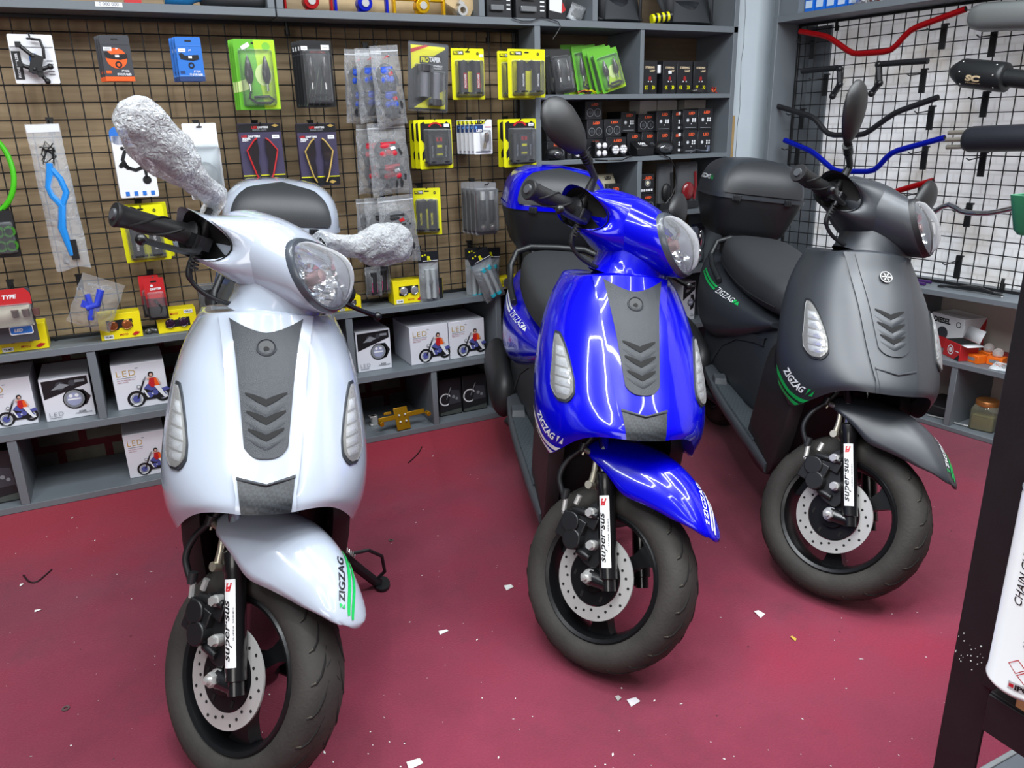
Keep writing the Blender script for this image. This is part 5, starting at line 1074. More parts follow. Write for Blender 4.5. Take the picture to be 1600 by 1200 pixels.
# small red and black cards
r_, w_, h = card('lever_pack', 'red to black card with small parts, front of its hook', 'parts pack', (228, 434, 260, 500), 2.64, RED, 'red to black cards'); f = F(-.0004); f.use(BLK); f.rect(-w_/2, -h/2, w_/2, -h*.18); f.use(mat('print_maroon2', (110, 34, 44), .45)); f.rect(-w_/2, -h*.18, w_/2, .02*h); f.use(WHT); f.text('DRIFTER', .06*w_, h*.24, width=w_*.56, bold=.05); f.disc(-.12*w_, .32*h, .004); f.build('front_print', r_)
m = MB(); m.tube([(-.1*w_, -.006, .0), (.2*w_, -.01, -.2*h), (.1*w_, -.008, -.36*h)], .004, 8); m.build('small_lever', SMOKE, r_); dome(r_, 0, -.14*h, .8*w_, .6*h, .012)
dup(r_, 'red to black card with small parts, rear of its hook', (r_.location.x-.012, r_.location.y+.03, r_.location.z+.004)); hook_at(r_, h, 'holding the red to black cards')
r_, w_, h = card('bulb_pack', 'red topped blister of bulbs above the leftmost yellow box', 'LED bulb', (-22, 452, 55, 537), 2.62, DGR); f = F(-.0004); f.use(RED); f.poly([(-w_/2, h*.20), (w_/2, h*.20), (w_/2, h*.40), (w_*.4, h*.5), (-w_/2, h*.5)]); f.use(WHT); f.text('TYPE', w_*.06, h*.36, width=w_*.3, bold=.05, shear=.2); f.use(mat('print_bone', (196, 192, 176), .5)); f.rect(-w_/2, -h*.20, w_*.46, h*.19); f.use(WHT); f.poly([(x+.16*w_, z-.27*h) for x, z in rrect(.5*w_, .17*h, .006)]); f.use(BLU); f.poly([(x+.16*w_, z-.27*h) for x, z in rrect(.46*w_, .13*h, .005)]); f.use(WHT); f.text('LED', .10*w_, -.27*h, height=.06*h, bold=.04, shear=.2); f.build('front_print', r_)
for k in (-1, 0, 1): m = MB(); m.tube([(k*.22*w_+.04, -.01, .12*h), (k*.22*w_+.04, -.01, -.02*h)], [.010, .008], 8); m.build('bulb', mat('bulb_brown', (104, 74, 70), .3), r_)
dome(r_, .0, .02*h, .92*w_, .40*h, .026); hook('holding the red topped bulb pack', at_Y(16, 450, 2.72).x, at_Y(16, 450, 2.72).z, .10)
# black pack with green rings, green hose
r_, w_, h = card('ring_pack', 'black blister with green ringed bar ends at the left edge', 'parts pack', (-40, 330, 26, 404), 2.66, BLK)
for kx, kz in ((.36, -.24), (.36, .06), (.1, -.24), (.1, .06)): m = MB(); X = Matrix.Translation((kx*w_, -.010, kz*h)) @ Matrix.Rotation(PI/2, 4, 'X'); m.lathe([(.010, -.008), (.0155, -.008), (.0155, .012), (.010, .012)], 20, X, close=True); m.build('green_ring', mat('ring_green', (70, 150, 50), .3, metal=.5), r_, smooth=40)
dome(r_, .1*w_, -.08*h, .7*w_, .66*h, .028); hook('holding the green ringed pack', r_.location.x+.03, r_.location.z+h/2-.01, .08)
c = at_Y(-35, 268, 2.70); m = MB(); m.tube([(.085*math.cos(a), .006*math.sin(3*a), .118*math.sin(a)) for a in frange(0, 2*PI*39/40, 39)], .0075, 10, closed=True); o = m.build('hose_loop', mat('hose_green', (74, 190, 30), .35)); put(o, c); tag(o, 'bright green hose loop at the left edge of the grid', 'hose')
# small packs by white scooter
r_, w_, h = card('grip_pack', 'small black pack with a red label behind the brake cable', 'handlebar grips', (312, 446, 338, 487), 2.67, BLK); f = F(-.016); f.use(RED); f.rect(-.2*w_, -.34*h, .2*w_, .02*h); f.use(WHT); f.rect(-.15*w_, .02*h, .17*w_, .28*h); f.use(BLK); f.text('TAPER', 0, .14*h, width=.22*h, turn=PI/2, bold=.05); f.build('front_label', r_)
m = MB(); m.tube([(0, -.008, -.44*h), (0, -.008, .36*h)], .014, 12); m.build('handle_grip', GRIP, r_); pillow(r_, w_*1.1, h*1.2, .036, BAGC, seed=31)
r_, w_, h = card('brake_pad_pack', 'dark blue blister wedge behind the white scooter\'s neck', 'parts pack', (333, 420, 372, 488), 2.66, NAVY, ry=.3); m = MB(); m.box((0, -.012, -.1*h), (.7*w_, .016, .5*h)); m.build('brake_pad', BLK, r_, bevel=.003); dome(r_, 0, -.05*h, .9*w_, .85*h, .026)
r_, w_, h = card('grip_pack', 'small black pack with a pink label under the glove bags, front', 'handlebar grips', (574, 420, 593, 460), 2.65, BLK, 'packs with pink labels'); f = F(-.014); f.use(PNK); f.rect(-.22*w_, -.4*h, .2*w_, -.02*h); f.use(WHT); f.rect(-.2*w_, -.02*h, .16*w_, .2*h); f.build('front_label', r_); m = MB(); m.tube([(0, -.006, -.44*h), (0, -.006, .36*h)], .012, 12); m.build('handle_grip', GRIP, r_); pillow(r_, w_*1.3, h*1.15, .03, BAGC, seed=37)
dup(r_, 'small black pack with a pink label under the glove bags, rear', (r_.location.x+.045, r_.location.y+.03, r_.location.z-.002)); hook('holding the packs with pink labels', r_.location.x+.012, r_.location.z+.05, .08)
# header-card bags
def header_bag(box, y, label, ry, seed, grp, content):
    r_, w_, h = card('header_card_pack', label, 'parts pack', box, y, film('bag_grey', (196, 204, 208), .55, .12, .4, .8, 30, .006), grp, ry=ry, slot=False)
    m = MB(); m.box((0, -.002, .41*h), (w_*1.02, .006, .2*h)); hd = m.build('header_card', BLK, r_); f = F(-.0055); f.use(YEL); f.text('R', w_*.04, .38*h, height=.09*h, bold=.06); f.disc(-.3*w_, .44*h, .0035); f.disc(-.16*w_, .45*h, .003); f.use(WHT); f.rect(-.3*w_, .325*h, .48*w_, .335*h); f.build('header_print', hd)
    content(r_, w_, h); pillow(r_, w_, h*.84, .03, BAGC, seed=seed).location = (0, 0, -.1*h)
    return r_, w_, h
def clear_tube(r_, w_, h, cyan=False):
    m = MB(); m.tube([(-.12*w_, -.008, .16*h), (-.10*w_, -.008, -.42*h)], .009, 10); m.tube([(.18*w_, -.008, .16*h), (.2*w_, -.008, -.42*h)], .009, 10); m.build('light_tube', film('tube_clear', (206, 214, 216), .5, .08, .4, 0), r_, smooth=50)
    if cyan: m = MB(); [m.tube([(x, -.008, z), (x+.002, -.008, z-.012)], .0105, 10) for x in (-.11*w_, .19*w_) for z in (.16*h, -.38*h)]; m.build('cyan_cap', mat('cap_cyan', (46, 176, 196), .3), r_, smooth=50)
r_, w_, h = header_bag((655, 394, 685, 472), 2.65, 'clear pack under a black R header card beside the yellow box', 0, 41, 'packs with black header cards', clear_tube); hook_at(r_, h, 'holding the R header pack')
r_, w_, h = header_bag((744, 390, 776, 470), 2.62, 'clear pack with cyan tipped tubes, front and hanging crooked', -.38, 43, 'packs with black header cards', lambda a, b, c_: clear_tube(a, b, c_, True)); hook('holding the cyan tipped packs', at_Y(737, 386, 2.72).x, at_Y(737, 386, 2.72).z, .10)
header_bag((728, 388, 756, 468), 2.67, 'clear pack with cyan tipped tubes, rear left of its hook', 0, 47, 'packs with black header cards', lambda a, b, c_: clear_tube(a, b, c_, True)); header_bag((750, 388, 780, 464), 2.70, 'clear pack with cyan tipped tubes, rear right of its hook', .05, 53, 'packs with black header cards', lambda a, b, c_: clear_tube(a, b, c_, True))
for k, (px, py, wh) in enumerate(((102, 398, 'by the tall white bag'), (89, 536, 'low at the left'), (447, 42, 'high above the black signal cards'), (761, 55, 'high above the yellow grip cards'), (595, 475, 'low beside the yellow box'))): p = at_Y(px, py, YG); clip(wh, p.x, p.z)
for (px, py, wh) in ((16, 452-0, ''),): pass

# ------------------------------------------------------------------ yellow horn boxes on the low shelf
def horn_box(px0, px1, py0, py1, label, lens, flip=False, y=2.655, rz=0):
    c0, c1 = at_Y(px0, (py0+py1)/2, y), at_Y(px1, (py0+py1)/2, y); h = at_Y((px0+px1)/2, py0, y).z-at_Y((px0+px1)/2, py1, y).z
    def pr(f, w_, h):
        s = -1 if flip else 1; g = lambda x, z: (s*x*w_, h/2+s*z*h)
        f.use(BLK); f.poly([g(*p) for p in ((-.32, -.14), (-.06, -.14), (-.02, -.06), (.30, -.06), (.30, .26), (-.32, .26))]); f.use(WHT); f.poly([g(*p) for p in ((-.42, -.46), (-.20, -.46), (-.20, -.30), (-.42, -.30))]); f.use(BLK); f.text('YE-M3' if not flip else 'OH-14', *g(-.31, -.38), width=w_*.17, bold=.03, turn=0); f.use(RED); f.poly([g(*p) for p in ((.24, -.36), (.34, -.26), (.44, -.30), (.38, -.38), (.30, -.42))]); f.text('MOTO', *g(.05, -.33), width=w_*.2, bold=.02, shear=.2)
    r_ = carton('lamp_box', label, 'box', c0.x, c1.x, .4976, h, y, .065, YELBOX, rz, 'yellow lamp boxes on the low shelf', pr)
    w_ = c1.x-c0.x
    for sx_ in (-1, 1):
        m = MB(); X = Matrix.Translation((sx_*.17*w_-.01*w_, -.001, h*(.5+(-.06 if flip else .06)))) @ Matrix.Rotation(PI/2, 4, 'X'); m.lathe([(.0, .004), (.5*.13*w_, .006), (.11*w_, .003)], 18, X); m.mat(1); m.lathe([(.108*w_, .003), (.125*w_, .006), (.135*w_, .001)], 20, X); m.build('horn_lens', [lens, CHROME], r_, smooth=50)
    return r_
horn_box(-6, 76, 515, 556, 'yellow lamp box at the left end of the low shelf', mat('lens_grey', (120, 120, 124), .2, metal=.6))
horn_box(156, 223, 498, 538, 'yellow lamp box with copper lenses under the blue bracket bag', mat('lens_copper', (170, 100, 56), .2, metal=.6))
horn_box(246, 309, 491, 526, 'yellow lamp box standing upside down behind the white scooter', mat('lens_violet', (58, 36, 60), .2, metal=.4), True)
horn_box(527, 565, 470, 491, 'yellow lamp box half hidden by the white headlight', mat('lens_grey', (120, 120, 124), .2, metal=.6))
horn_box(615, 664, 445, 481, 'yellow lamp box with two chrome lenses under the gloves', mat('lens_white', (206, 206, 206), .15, metal=.7))
horn_box(776, 822, 428, 445, 'yellow lamp box behind the blue scooter\'s grab rail', mat('lens_grey', (120, 120, 124), .2, metal=.6), y=2.70)
def pr(f, w_, h): f.use(RED); f.ring(.0, h*.42, .012, .017, kx=.6); f.text('LAMP', -.0, h*.7, width=h*.3, turn=PI/2, bold=.03); f.rect(-.003, h*.3, .003, h*.66)
a, b = at_Z(690, 478, .497), at_Z(716, 476, .497); r_ = carton('lamp_box', 'black and yellow lamp box standing end on beside the R pack', 'box', a.x, a.x+.062, .4976, .075, 2.662, .11, CBX, .55, 'yellow lamp boxes on the low shelf', pr); m = MB(); m.box((.0318, .055, .037), (.001, .108, .073)); m.build('yellow_side', YELBOX, r_)
o = MB(); o.tube([(0, 0, .008), (.02, .004, .012), (.034, .0, .008)], .007, 8); o.ball((.01, -.006, .01), .009, 10, 6); o = o.build('spare_connector', mat('connector_clear', (120, 122, 124), .15, metal=.7), smooth=50); put(o, tuple(at_Z(228, 522, .498))); tag(o, 'small clear and chrome connector between two yellow boxes', 'connector')

# ------------------------------------------------------------------ cartons in the low shelving unit
def led_print(f, w_, h):
    f.use(GLD); f.text('LED', -w_*.24, h*.80, width=w_*.36, height=h*.13, bold=.0, spacing=1.2); f.use(GRY); f.rect(-w_*.06, h*.885, w_*.0, h*.90); f.rect(-w_*.42, h*.695, -w_*.06, h*.705); f.use(mat('print_rose', (176, 120, 130), .5)); f.text('FOR THE MOTORCYCLE', -w_*.25, h*.655, width=w_*.34, bold=.02); f.text('HEAD LIGHTS', -w_*.32, h*.61, width=w_*.2, bold=.02); moto_print(f, -w_*.30, h*.03, w_*.86)
def lamp_print(f, w_, h):
    f.use(BLK); f.poly([(-w_*.46, h*.95), (w_*.46, h*.97), (w_*.46, h*.78), (-w_*.46, h*.52)]); f.use(DGR); f.disc(-w_*.1, h*.8, w_*.1); f.disc(w_*.14, h*.84, w_*.07); f.use(GRY); f.poly([(-w_*.3, h*.72), (-w_*.1, h*.86), (w_*.1, h*.80), (-w_*.05, h*.74)]); f.rect(w_*.2, h*.84, w_*.4, h*.9)
    f.use(BLK); f.poly([(w_*.12, h*.66), (w_*.34, h*.66), (w_*.47, h*.48), (w_*.36, h*.30), (w_*.12, h*.26)]); f.disc(w_*.14, h*.46, w_*.24); f.use(GRY); f.disc(w_*.13, h*.46, w_*.21); f.use(mat('print_lamp_blue', (150, 156, 186), .4)); f.disc(w_*.13, h*.46, w_*.17); f.use(WHT); f.rect(w_*.0, h*.44, w_*.26, h*.475); f.disc(w_*.07, h*.54, w_*.04); f.disc(w_*.19, h*.54, w_*.04); f.use(GRY); f.ring(w_*.13, h*.46, w_*.155, w_*.172)
    f.text('LED', -w_*.28, h*.16, width=w_*.28, height=h*.09, bold=-.01, spacing=1.2); f.rect(w_*.1, h*.11, w_*.44, h*.125); f.use(BLK); f.text('ROHS', w_*.25, h*.15, width=w_*.14, bold=.03); f.use(GRY); f.rect(-w_*.42, h*.07, -w_*.18, h*.085)
def dark_moto(f, w_, h):
    f.use(WHT); f.ring(-w_*.22, h*.45, w_*.22, w_*.27); f.use(DGR); f.poly([(-w_*.1, h*.3), (w_*.46, h*.32), (w_*.4, h*.66), (w_*.05, h*.7)]); f.use(GRY); f.disc(w_*.14, h*.5, w_*.07); f.disc(w_*.28, h*.44, w_*.06); f.poly([(-w_*.2, h*.45), (-w_*.16, h*.45), (.06*w_, h*.78), (.02*w_, h*.78)]); f.use(DGR)
    for k in range(10): a = 2*PI*k/10; f.poly([(-w_*.22+r*w_*math.cos(a+e), h*.45+r*w_*math.sin(a+e)) for r, e in ((.03, -.1), (.21, -.02), (.21, .02), (.03, .1))])
    f.use(mat('print_floor', (70, 76, 72), .6)); f.poly([(-w_*.48, h*.03), (w_*.48, h*.03), (w_*.48, h*.16), (-w_*.48, h*.10)])
WC = mat('carton_white', (218, 220, 228), .4, coat=.2)
def low_box(px0, px1, pytop, pybot, z, label, pr, y, d=.19, body=WC, rz=0, grp='white LED lamp cartons on the low shelves'):
    z += .0006
    a, b = at_Z(px0, pybot, z), at_Z(px1, pybot, z); xa, xb = at_Y(px0, (pytop+pybot)/2, y).x, at_Y(px1, (pytop+pybot)/2, y).x
    h = at_Y((px0+px1)/2, pytop, y).z-z
    return carton('lamp_carton', label, 'box', xa, xb, z, h, y, d, body, rz, grp, pr)
low_box(-26, 55, 592, 676, .256, 'white LED carton with a rider on a motorcycle at the left edge', led_print, 2.70)
low_box(66, 146, 588, 664, .256, 'white carton showing a round headlight, left of the shelf divider', lamp_print, 2.69, .20)
low_box(178, 262, 566, 645, .256, 'white LED carton with a rider picture right of the shelf divider', led_print, 2.69)
low_box(557, 611, 516, 582, .256, 'white carton showing a round headlight, right of the white scooter', lamp_print, 2.69)
low_box(641, 701, 508, 575, .256, 'white LED carton, left one of the pair beside the blue scooter', led_print, 2.675)
low_box(702, 757, 500, 563, .256, 'white LED carton, right one of the pair beside the blue scooter', led_print, 2.675)
low_box(196, 262, 675, 742, .022, 'white LED carton on the bottom board behind the white scooter', led_print, 2.68)
low_box(-36, 24, 706, 775, .022, 'black carton showing a motorcycle at the bottom left corner', dark_moto, 2.68, .19, CBX, 0, 'black motorcycle cartons')
low_box(686, 721, 592, 645, .022, 'black motorcycle carton on the bottom board, left of its pair', dark_moto, 2.70, .19, CBX, 0, 'black motorcycle cartons')
low_box(723, 760, 585, 638, .022, 'black motorcycle carton on the bottom board, right of its pair', dark_moto, 2.70, .19, CBX, 0, 'black motorcycle cartons')
low_box(1066, 1086, 440, 500, .256, 'white LED carton between the blue and the black scooter', lamp_print, 2.70)
# gold bracket and clamp
c = at_Z(632, 672, .023); r_ = thing('plate_bracket', 'gold anodised plate bracket lying on the bottom board', 'bracket', (c.x, c.y, .023), (0, 0, .1))
m = MB(); K = Matrix.Rotation(-.35, 4, 'X'); m.box((0, 0, .045), (.055, .006, .085), K)
for s in (-1, 1): m.box((s*.058, 0, .055), (.07, .008, .018), K); m.cyl((s*.095, -.022, .050), (s*.095, 0, .050), .009, n=12)
m.box((-.055, -.004, .075), (.03, .010, .010), K); b_ = m.build('bracket_plate', mat('anodised_ochre', (176, 130, 20), .3, metal=.6), r_, bevel=.0015)
m = MB()
for (x, z) in ((-.012, .03), (.012, .03), (-.012, .055), (.012, .055)): m.cyl((x, -.010, z+.004), (x, -.002, z), .004, n=8, xf=K)
m.build('bracket_screws', STEEL, r_)
m = MB(); m.box((0, 0, .012), (.03, .022, .006)); m.box((0, 0, .044), (.03, .022, .006)); m.cyl((0, 0, .009), (0, 0, .047), .010, n=14); m.box((.004, -.008, .028), (.02, .006, .03)); o = m.build('bar_clamp', STEEL, smooth=40, bevel=.001); c = at_Z(584, 664, .022); put(o, (c.x, c.y, .0135)); tag(o, 'small silver bar clamp left of the gold bracket', 'clamp')
# ------------------------------------------------------------------ bookcase: signals, steering lamps
def lean_card(px, py_bot, py_top, y, mA, label, grp, dark, ry, w0=.105):
    c = at_Y(px, py_bot, y); h = at_Y(px, py_top, y).z-1.200; cz = 1.2005+(h/2)*math.cos(ry)+w0/2*math.sin(abs(ry))
    r_ = thing('turn_signal_pack', label, 'turn signals', (c.x, y, cz), (-.12, ry, 0), grp)
    m = MB(); m.prism(rrect(w0, h, .004), .0012); m.build('backing_card', mA, r_, smooth=30); f = F(-.0004)
    if dark: f.use(DGR); f.rect(-w0*.5, h*.285, w0*.5, h*.30)
    else: f.use(LGR); f.poly([(.1*w0, h*.1), (w0*.49, h*.2), (w0*.49, -h*.49), (-.3*w0, -h*.49)]); f.use(mat('print_pale_green', (206, 226, 150), .5)); f.disc(.1*w0, -.05*h, w0*.22, kx=.8)
    f.build('front_print', r_); turn_pods(r_, h, w0, SMOKE); dome(r_, 0, -.04*h, w0*.8, h*.8, .018); return r_
for k, px in enumerate((858, 868, 879)): lean_card(px, 147, 76+k*2, 2.735-.03*k, BLK, 'black turn signal card leaning in the bookcase, %s' % ('rearmost', 'middle one', 'frontmost')[k], 'turn signal cards leaning in the bookcase', True, -.02-.05*k, .085)
for k, px in enumerate((897, 916, 934, 942, 952)): lean_card(px, 147, 70+k*3, 2.75-.026*k, GRN, 'green turn signal card leaning in the bookcase, %s from the left' % ORD[k].replace('front', 'first'), 'turn signal cards leaning in the bookcase', False, -(.03, .12, .2, .24, .27)[k])
m = MB(); q = random.Random(3)
for j in range(3): m.mat(j); m.tube([(.02*math.sin(k*1.3+j)+.012*j+.05*k/14, .008*math.cos(k*1.7+j), .004+.012*abs(math.sin(k*.9+j*2))) for k in range(15)], .0016, 5)
o = m.build('loose_wiring', [RED, BLK, YEL]); put(o, (at_Y(905, 146, 2.66).x, 2.66, 1.2)); tag(o, 'loose red and yellow wiring in front of the green signal cards', 'wiring')
def steer_print(f, w_, h):
    f.use(mat('print_cream', (226, 206, 170), .5)); f.text('STEERING', -w_*.02, h*.80, width=w_*.62, bold=.03); f.text('LAMP', w_*.16, h*.70, width=w_*.34, bold=.03); f.use(mat('print_scarlet', (150, 30, 36), .5)); f.disc(0, h*.47, w_*.12, kx=.8); f.use(WHT); f.disc(-w_*.1, h*.38, w_*.035); f.disc(w_*.1, h*.38, w_*.035); f.use(BLK); f.poly([(-.12*w_, .36*h), (.12*w_, .36*h), (.08*w_, .06*h), (-.08*w_, .06*h)]); f.use(YEL)
    for sx_ in (-1, 1):
        for k in (0, 1): x = sx_*(.2+.1*k)*w_; f.poly([(x, .14*h), (x+.05*w_*sx_, .20*h), (x, .26*h), (x-.05*w_*sx_, .26*h), (x, .20*h), (x-.05*w_*sx_, .14*h)])
for k, (p0, p1, d) in enumerate(((1004, 1027, .12), (1036, 1057, .12), (1058, 1082, .12), (1084, 1106, .12))):
    xa, xb = max(1.8895, at_Y(p0, 115, 2.67).x), at_Y(p1, 113, 2.67).x; r_ = carton('lamp_carton', 'black STEERING LAMP carton, %s from the left on its shelf' % ORD[k].replace('front', 'first'), 'box', xa, xb, 1.2006, .122, 2.67, d, CBX, 0, 'black steering lamp cartons', steer_print)
    if k == 1: sticker(r_, .0, .08, .016, .011, .1)
    if k == 0: m = MB(); m.box(((xb-xa)/2+.009, .05, .092), (.014, .1, .03)); m.build('side_label', WHT, r_)
m = MB()
for j in range(3): m.mat(j); m.tube([(.015*math.cos(k*.7+j), .010*math.sin(k*.9+j), .004+.022*abs(math.sin(k*.45+j))) for k in range(12)], .0017, 5)
o = m.build('loose_wiring', [RED, BLK, ORG]); put(o, (at_Y(1116, 140, 2.67).x, 2.67, 1.2)); tag(o, 'loose black and orange wiring at the right end of the steering lamp shelf', 'wiring')
m = MB(); m.ball((0, 0, .011), (.030, .014, .011), 14, 8); m.tube([(.03, 0, .01), (.05, -.004, .004), (.07, 0, .012)], .0018, 5); o = m.build('lamp_module', SMOKE, smooth=50); put(o, (at_Y(1090, 141, 2.65).x, 2.65, 1.2)); tag(o, 'small smoked lamp module in front of the last steering lamp carton', 'lamp')

# ------------------------------------------------------------------ bookcase: black LED cartons
LEDO = mat('print_led_orange', (226, 92, 52), .45)
def led_face(kind):
    def pr(f, w_, h):
        f.use(DGR); f.ring(0, h*.5, 0, 0.0001); f.use(LEDO); f.text('LED', w_*.06 if kind != 2 else w_*.1, h*.82, width=w_*.42, height=h*.13, bold=.05, shear=.15)
        if kind == 0: f.use(GRY); f.ring(-w_*.22, h*.38, w_*.17, w_*.195); f.ring(w_*.22, h*.38, w_*.17, w_*.195); f.use(DGR); f.disc(-w_*.22, h*.38, w_*.1); f.disc(w_*.22, h*.42, w_*.05); f.disc(w_*.22, h*.30, w_*.05)
        elif kind == 1: f.use(GRY); f.disc(-w_*.2, h*.48, w_*.11); f.use(WHT); f.disc(-w_*.2, h*.48, w_*.07); [f.disc(w_*(.14+.16*i), h*(.43+.1*j), w_*.055) for i in (0, 1) for j in (0, 1)]; f.disc(w_*.05, h*.3, w_*.03); f.use(GRY); f.rect(-w_*.36, h*.10, w_*.36, h*.13)
        elif kind == 2: f.use(mat('print_lit', (226, 222, 196), .4)); f.disc(.05*w_, h*.56, w_*.11); f.use(GRY); f.ring(.05*w_, h*.56, w_*.16, w_*.2); f.use(WHT); [f.rect(w_*(-.40+.165*k), h*.13, w_*(-.28+.165*k), h*.25) for k in range(5)]; f.use(LEDO); f.rect(-w_*.3, h*.74, w_*.4, h*.75)
        elif kind == 3: f.use(WHT); [f.rect(w_*(-.34+.22*k), h*.58, w_*(-.2+.22*k), h*.72) for k in range(4)]; [f.rect(w_*(-.26+.36*k), h*.2, w_*(-.14+.36*k), h*.36) for k in range(2)]; f.use(GRY); f.rect(-w_*.45, h*.47, w_*.45, h*.48)
        elif kind == 4: f.use(WHT); f.rect(w_*.1, h*.12, w_*.4, h*.22); f.rect(w_*.1, h*.78, w_*.4, h*.92); f.disc(w_*.2, h*.5, w_*.08); f.disc(w_*.2, h*.4, w_*.08)
    return pr
def led_box(px0, px1, pyt, pyb, y, label, kind, z=None, d=.075, body=CBX):
    ym = (pyt+pyb)/2; xa, xb = at_Y(px0, ym, y).x, at_Y(px1, ym, y).x; zb = z if z is not None else at_Y((px0+px1)/2, pyb, y).z; zt = at_Y((px0+px1)/2, pyt, y).z
    return carton('lamp_carton', label, 'box', xa, xb, zb, zt-zb, y, d, body, 0, 'black LED lamp cartons in the bookcase', led_face(kind))
SB = .970
def col(specs):      # a pile of cartons, from the board up
    z = SB
    for (px0, px1, pyt, y, label, kind, d) in specs:
        o = led_box(px0, px1, pyt, 0, y, label, kind, z+.0006, d); z = z+.0006+max(v[2] for v in o.children[0].bound_box)
col([(854, 883, 221, 2.655, 'black LED carton at the left end of the LED shelf, bottom of its pile', 0, .12), (853, 880, 198, 2.68, 'black LED carton at the left end of the LED shelf, second of its pile', 0, .10)])
col([(886, 900, 221, 2.665, 'narrow black LED carton behind the blue scooter\'s mirror stem', 0, .12)])
col([(916, 945, 217, 2.70, 'black LED carton behind the four-lens lamp, bottom of its pile', 0, .13), (918, 944, 187, 2.70, 'black LED carton behind the four-lens lamp, middle of its pile', 0, .13), (915, 942, 158, 2.70, 'black LED carton on top of the tallest pile', 0, .13)])
col([(949, 981, 214, 2.675, 'black LED carton beside the two round lamps, bottom of its pile', 0, .13), (946, 973, 186, 2.69, 'black LED carton beside the two round lamps, top of its pile', 0, .13)])
col([(983, 1004, 207, 2.74, 'black LED carton behind the speedometer, bottom of its pile', 1, .1), (972, 996, 174, 2.74, 'black LED carton behind the speedometer, top of its pile', 1, .1)])
col([(1006, 1028, 206, 2.73, 'black LED carton right of the speedometer, bottom of its pile', 0, .1), (1000, 1027, 178, 2.73, 'black LED carton right of the speedometer, top of its pile', 0, .1)])
col([(1031, 1052, 205, 2.71, 'black LED carton behind the oval lamp, bottom of its pile', 1, .1), (1029, 1052, 173, 2.71, 'black LED carton behind the oval lamp, top of its pile', 1, .1)])
col([(1054, 1071, 205, 2.70, 'black carton with a white label seen end on, lower one', 4, .1), (1054, 1070, 172, 2.70, 'black carton with a white label seen end on, upper one', 4, .1)])
col([(1073, 1095, 203, 2.68, 'black four-lamp LED carton near the right end, bottom of its pile', 1, .1), (1072, 1095, 171, 2.68, 'black four-lamp LED carton near the right end, top of its pile', 1, .1)])
col([(1096, 1118, 203, 2.68, 'black four-lamp LED carton at the right end, bottom of its pile', 1, .1), (1096, 1119, 169, 2.68, 'black four-lamp LED carton at the right end, top of its pile', 1, .1)])
for k, (p0, p1, pt, pb, wh) in enumerate(((1000, 1026, 152, 182, 'left'), (1028, 1058, 150, 180, 'middle'), (1070, 1112, 148, 176, 'right'))):
    y = 2.775; xa, xb = at_Y(p0, 165, y).x, min(2.312, at_Y(p1, 165, y).x); carton('plain_carton', 'plain white carton behind the black LED boxes, %s one' % wh, 'box', xa, xb, .9706, min(at_Y((p0+p1)/2, pt-3, y).z, 1.181)-.9706, y, .078, CREAM, 0, 'plain white cartons behind the LED boxes')
# loose lamps in front
def round_lamp(px, py, y, r, label, n=6):
    c = at_Y(px, py, y); r_ = thing('round_lamp', label, 'lamp', (c.x, y, max(c.z, .971+r)), (0, 0, 0), 'loose lamps on the LED shelf')
    X = Matrix.Rotation(PI/2, 4, 'X'); m = MB(); m.lathe([(0, -.03), (r*.7, -.03), (r, -.012), (r, .004), (r*.9, .006)], 24, X); m.build('lamp_body', BLACKP, r_, smooth=40); m = MB(); m.lathe([(0, .004), (r*.9, .005)], 24, X); m.mat(1)
    for k in range(n): m.ball((r*.55*math.cos(2*PI*k/n), -.006, r*.55*math.sin(2*PI*k/n)), (r*.28, .004, r*.28), 10, 6)
    m.ball((0, -.006, 0), (r*.25, .004, r*.25), 10, 6); m.build('lamp_lens', [REFL, mat('led_white', (236, 236, 240), .15)], r_, smooth=50)
round_lamp(961, 234, 2.650, .0195, 'round LED lamp on the LED shelf, left of its pair'); round_lamp(973, 233, 2.650, .0195, 'round LED lamp on the LED shelf, right of its pair')
for (px, py, lab) in ((940, 235, 'black four-lens LED lamp left of the round lamps'), (907, 238, 'black four-lens LED lamp half hidden by the blue scooter\'s mirror stem')):
    c = at_Y(px, py, 2.652); r_ = thing('four_lens_lamp', lab, 'lamp', (c.x, 2.652, .971), (0, 0, .1), 'loose lamps on the LED shelf'); m = MB(); m.box((0, .016, .031), (.058, .032, .060)); m.build('lamp_body', BLACKP, r_, bevel=.004); m = MB()
    for x in (-.014, .014):
        for z in (.017, .045): m.ball((x, -.002, z), (.011, .008, .011), 12, 8)
    m.build('lamp_lens', mat('led_white', (236, 236, 240), .15), r_, smooth=50)
c = at_Y(1010, 232, 2.650); r_ = thing('speedometer', 'black digital speedometer with white numerals on the LED shelf', 'speedometer', (c.x, 2.652, .971), (0, 0, .18)); m = MB(); m.add([(-.044, 0, 0), (.044, 0, 0), (.05, .0, .030), (-.05, .0, .030), (-.040, .05, 0), (.040, .05, 0), (.044, .05, .058), (-.044, .05, .058)], [(0, 1, 2, 3), (4, 7, 6, 5), (0, 4, 5, 1), (3, 2, 6, 7), (1, 5, 6, 2), (0, 3, 7, 4)]); m.build('meter_body', BLACKP, r_, bevel=.004)
m = MB(); letters(m, '100', lambda u, v: (u, .024+v*.87-.0006, .0445+v*.49+.0018), height=.015, width=.034, bold=.02); letters(m, '120 km', lambda u, v: (u+.004, .0118+v*.87, .0372+v*.49+.0018), height=.004, width=.03); m.build('meter_digits', mat('lcd_white', (236, 240, 246), .4, emit=.6), r_, smooth=0, fix=False)
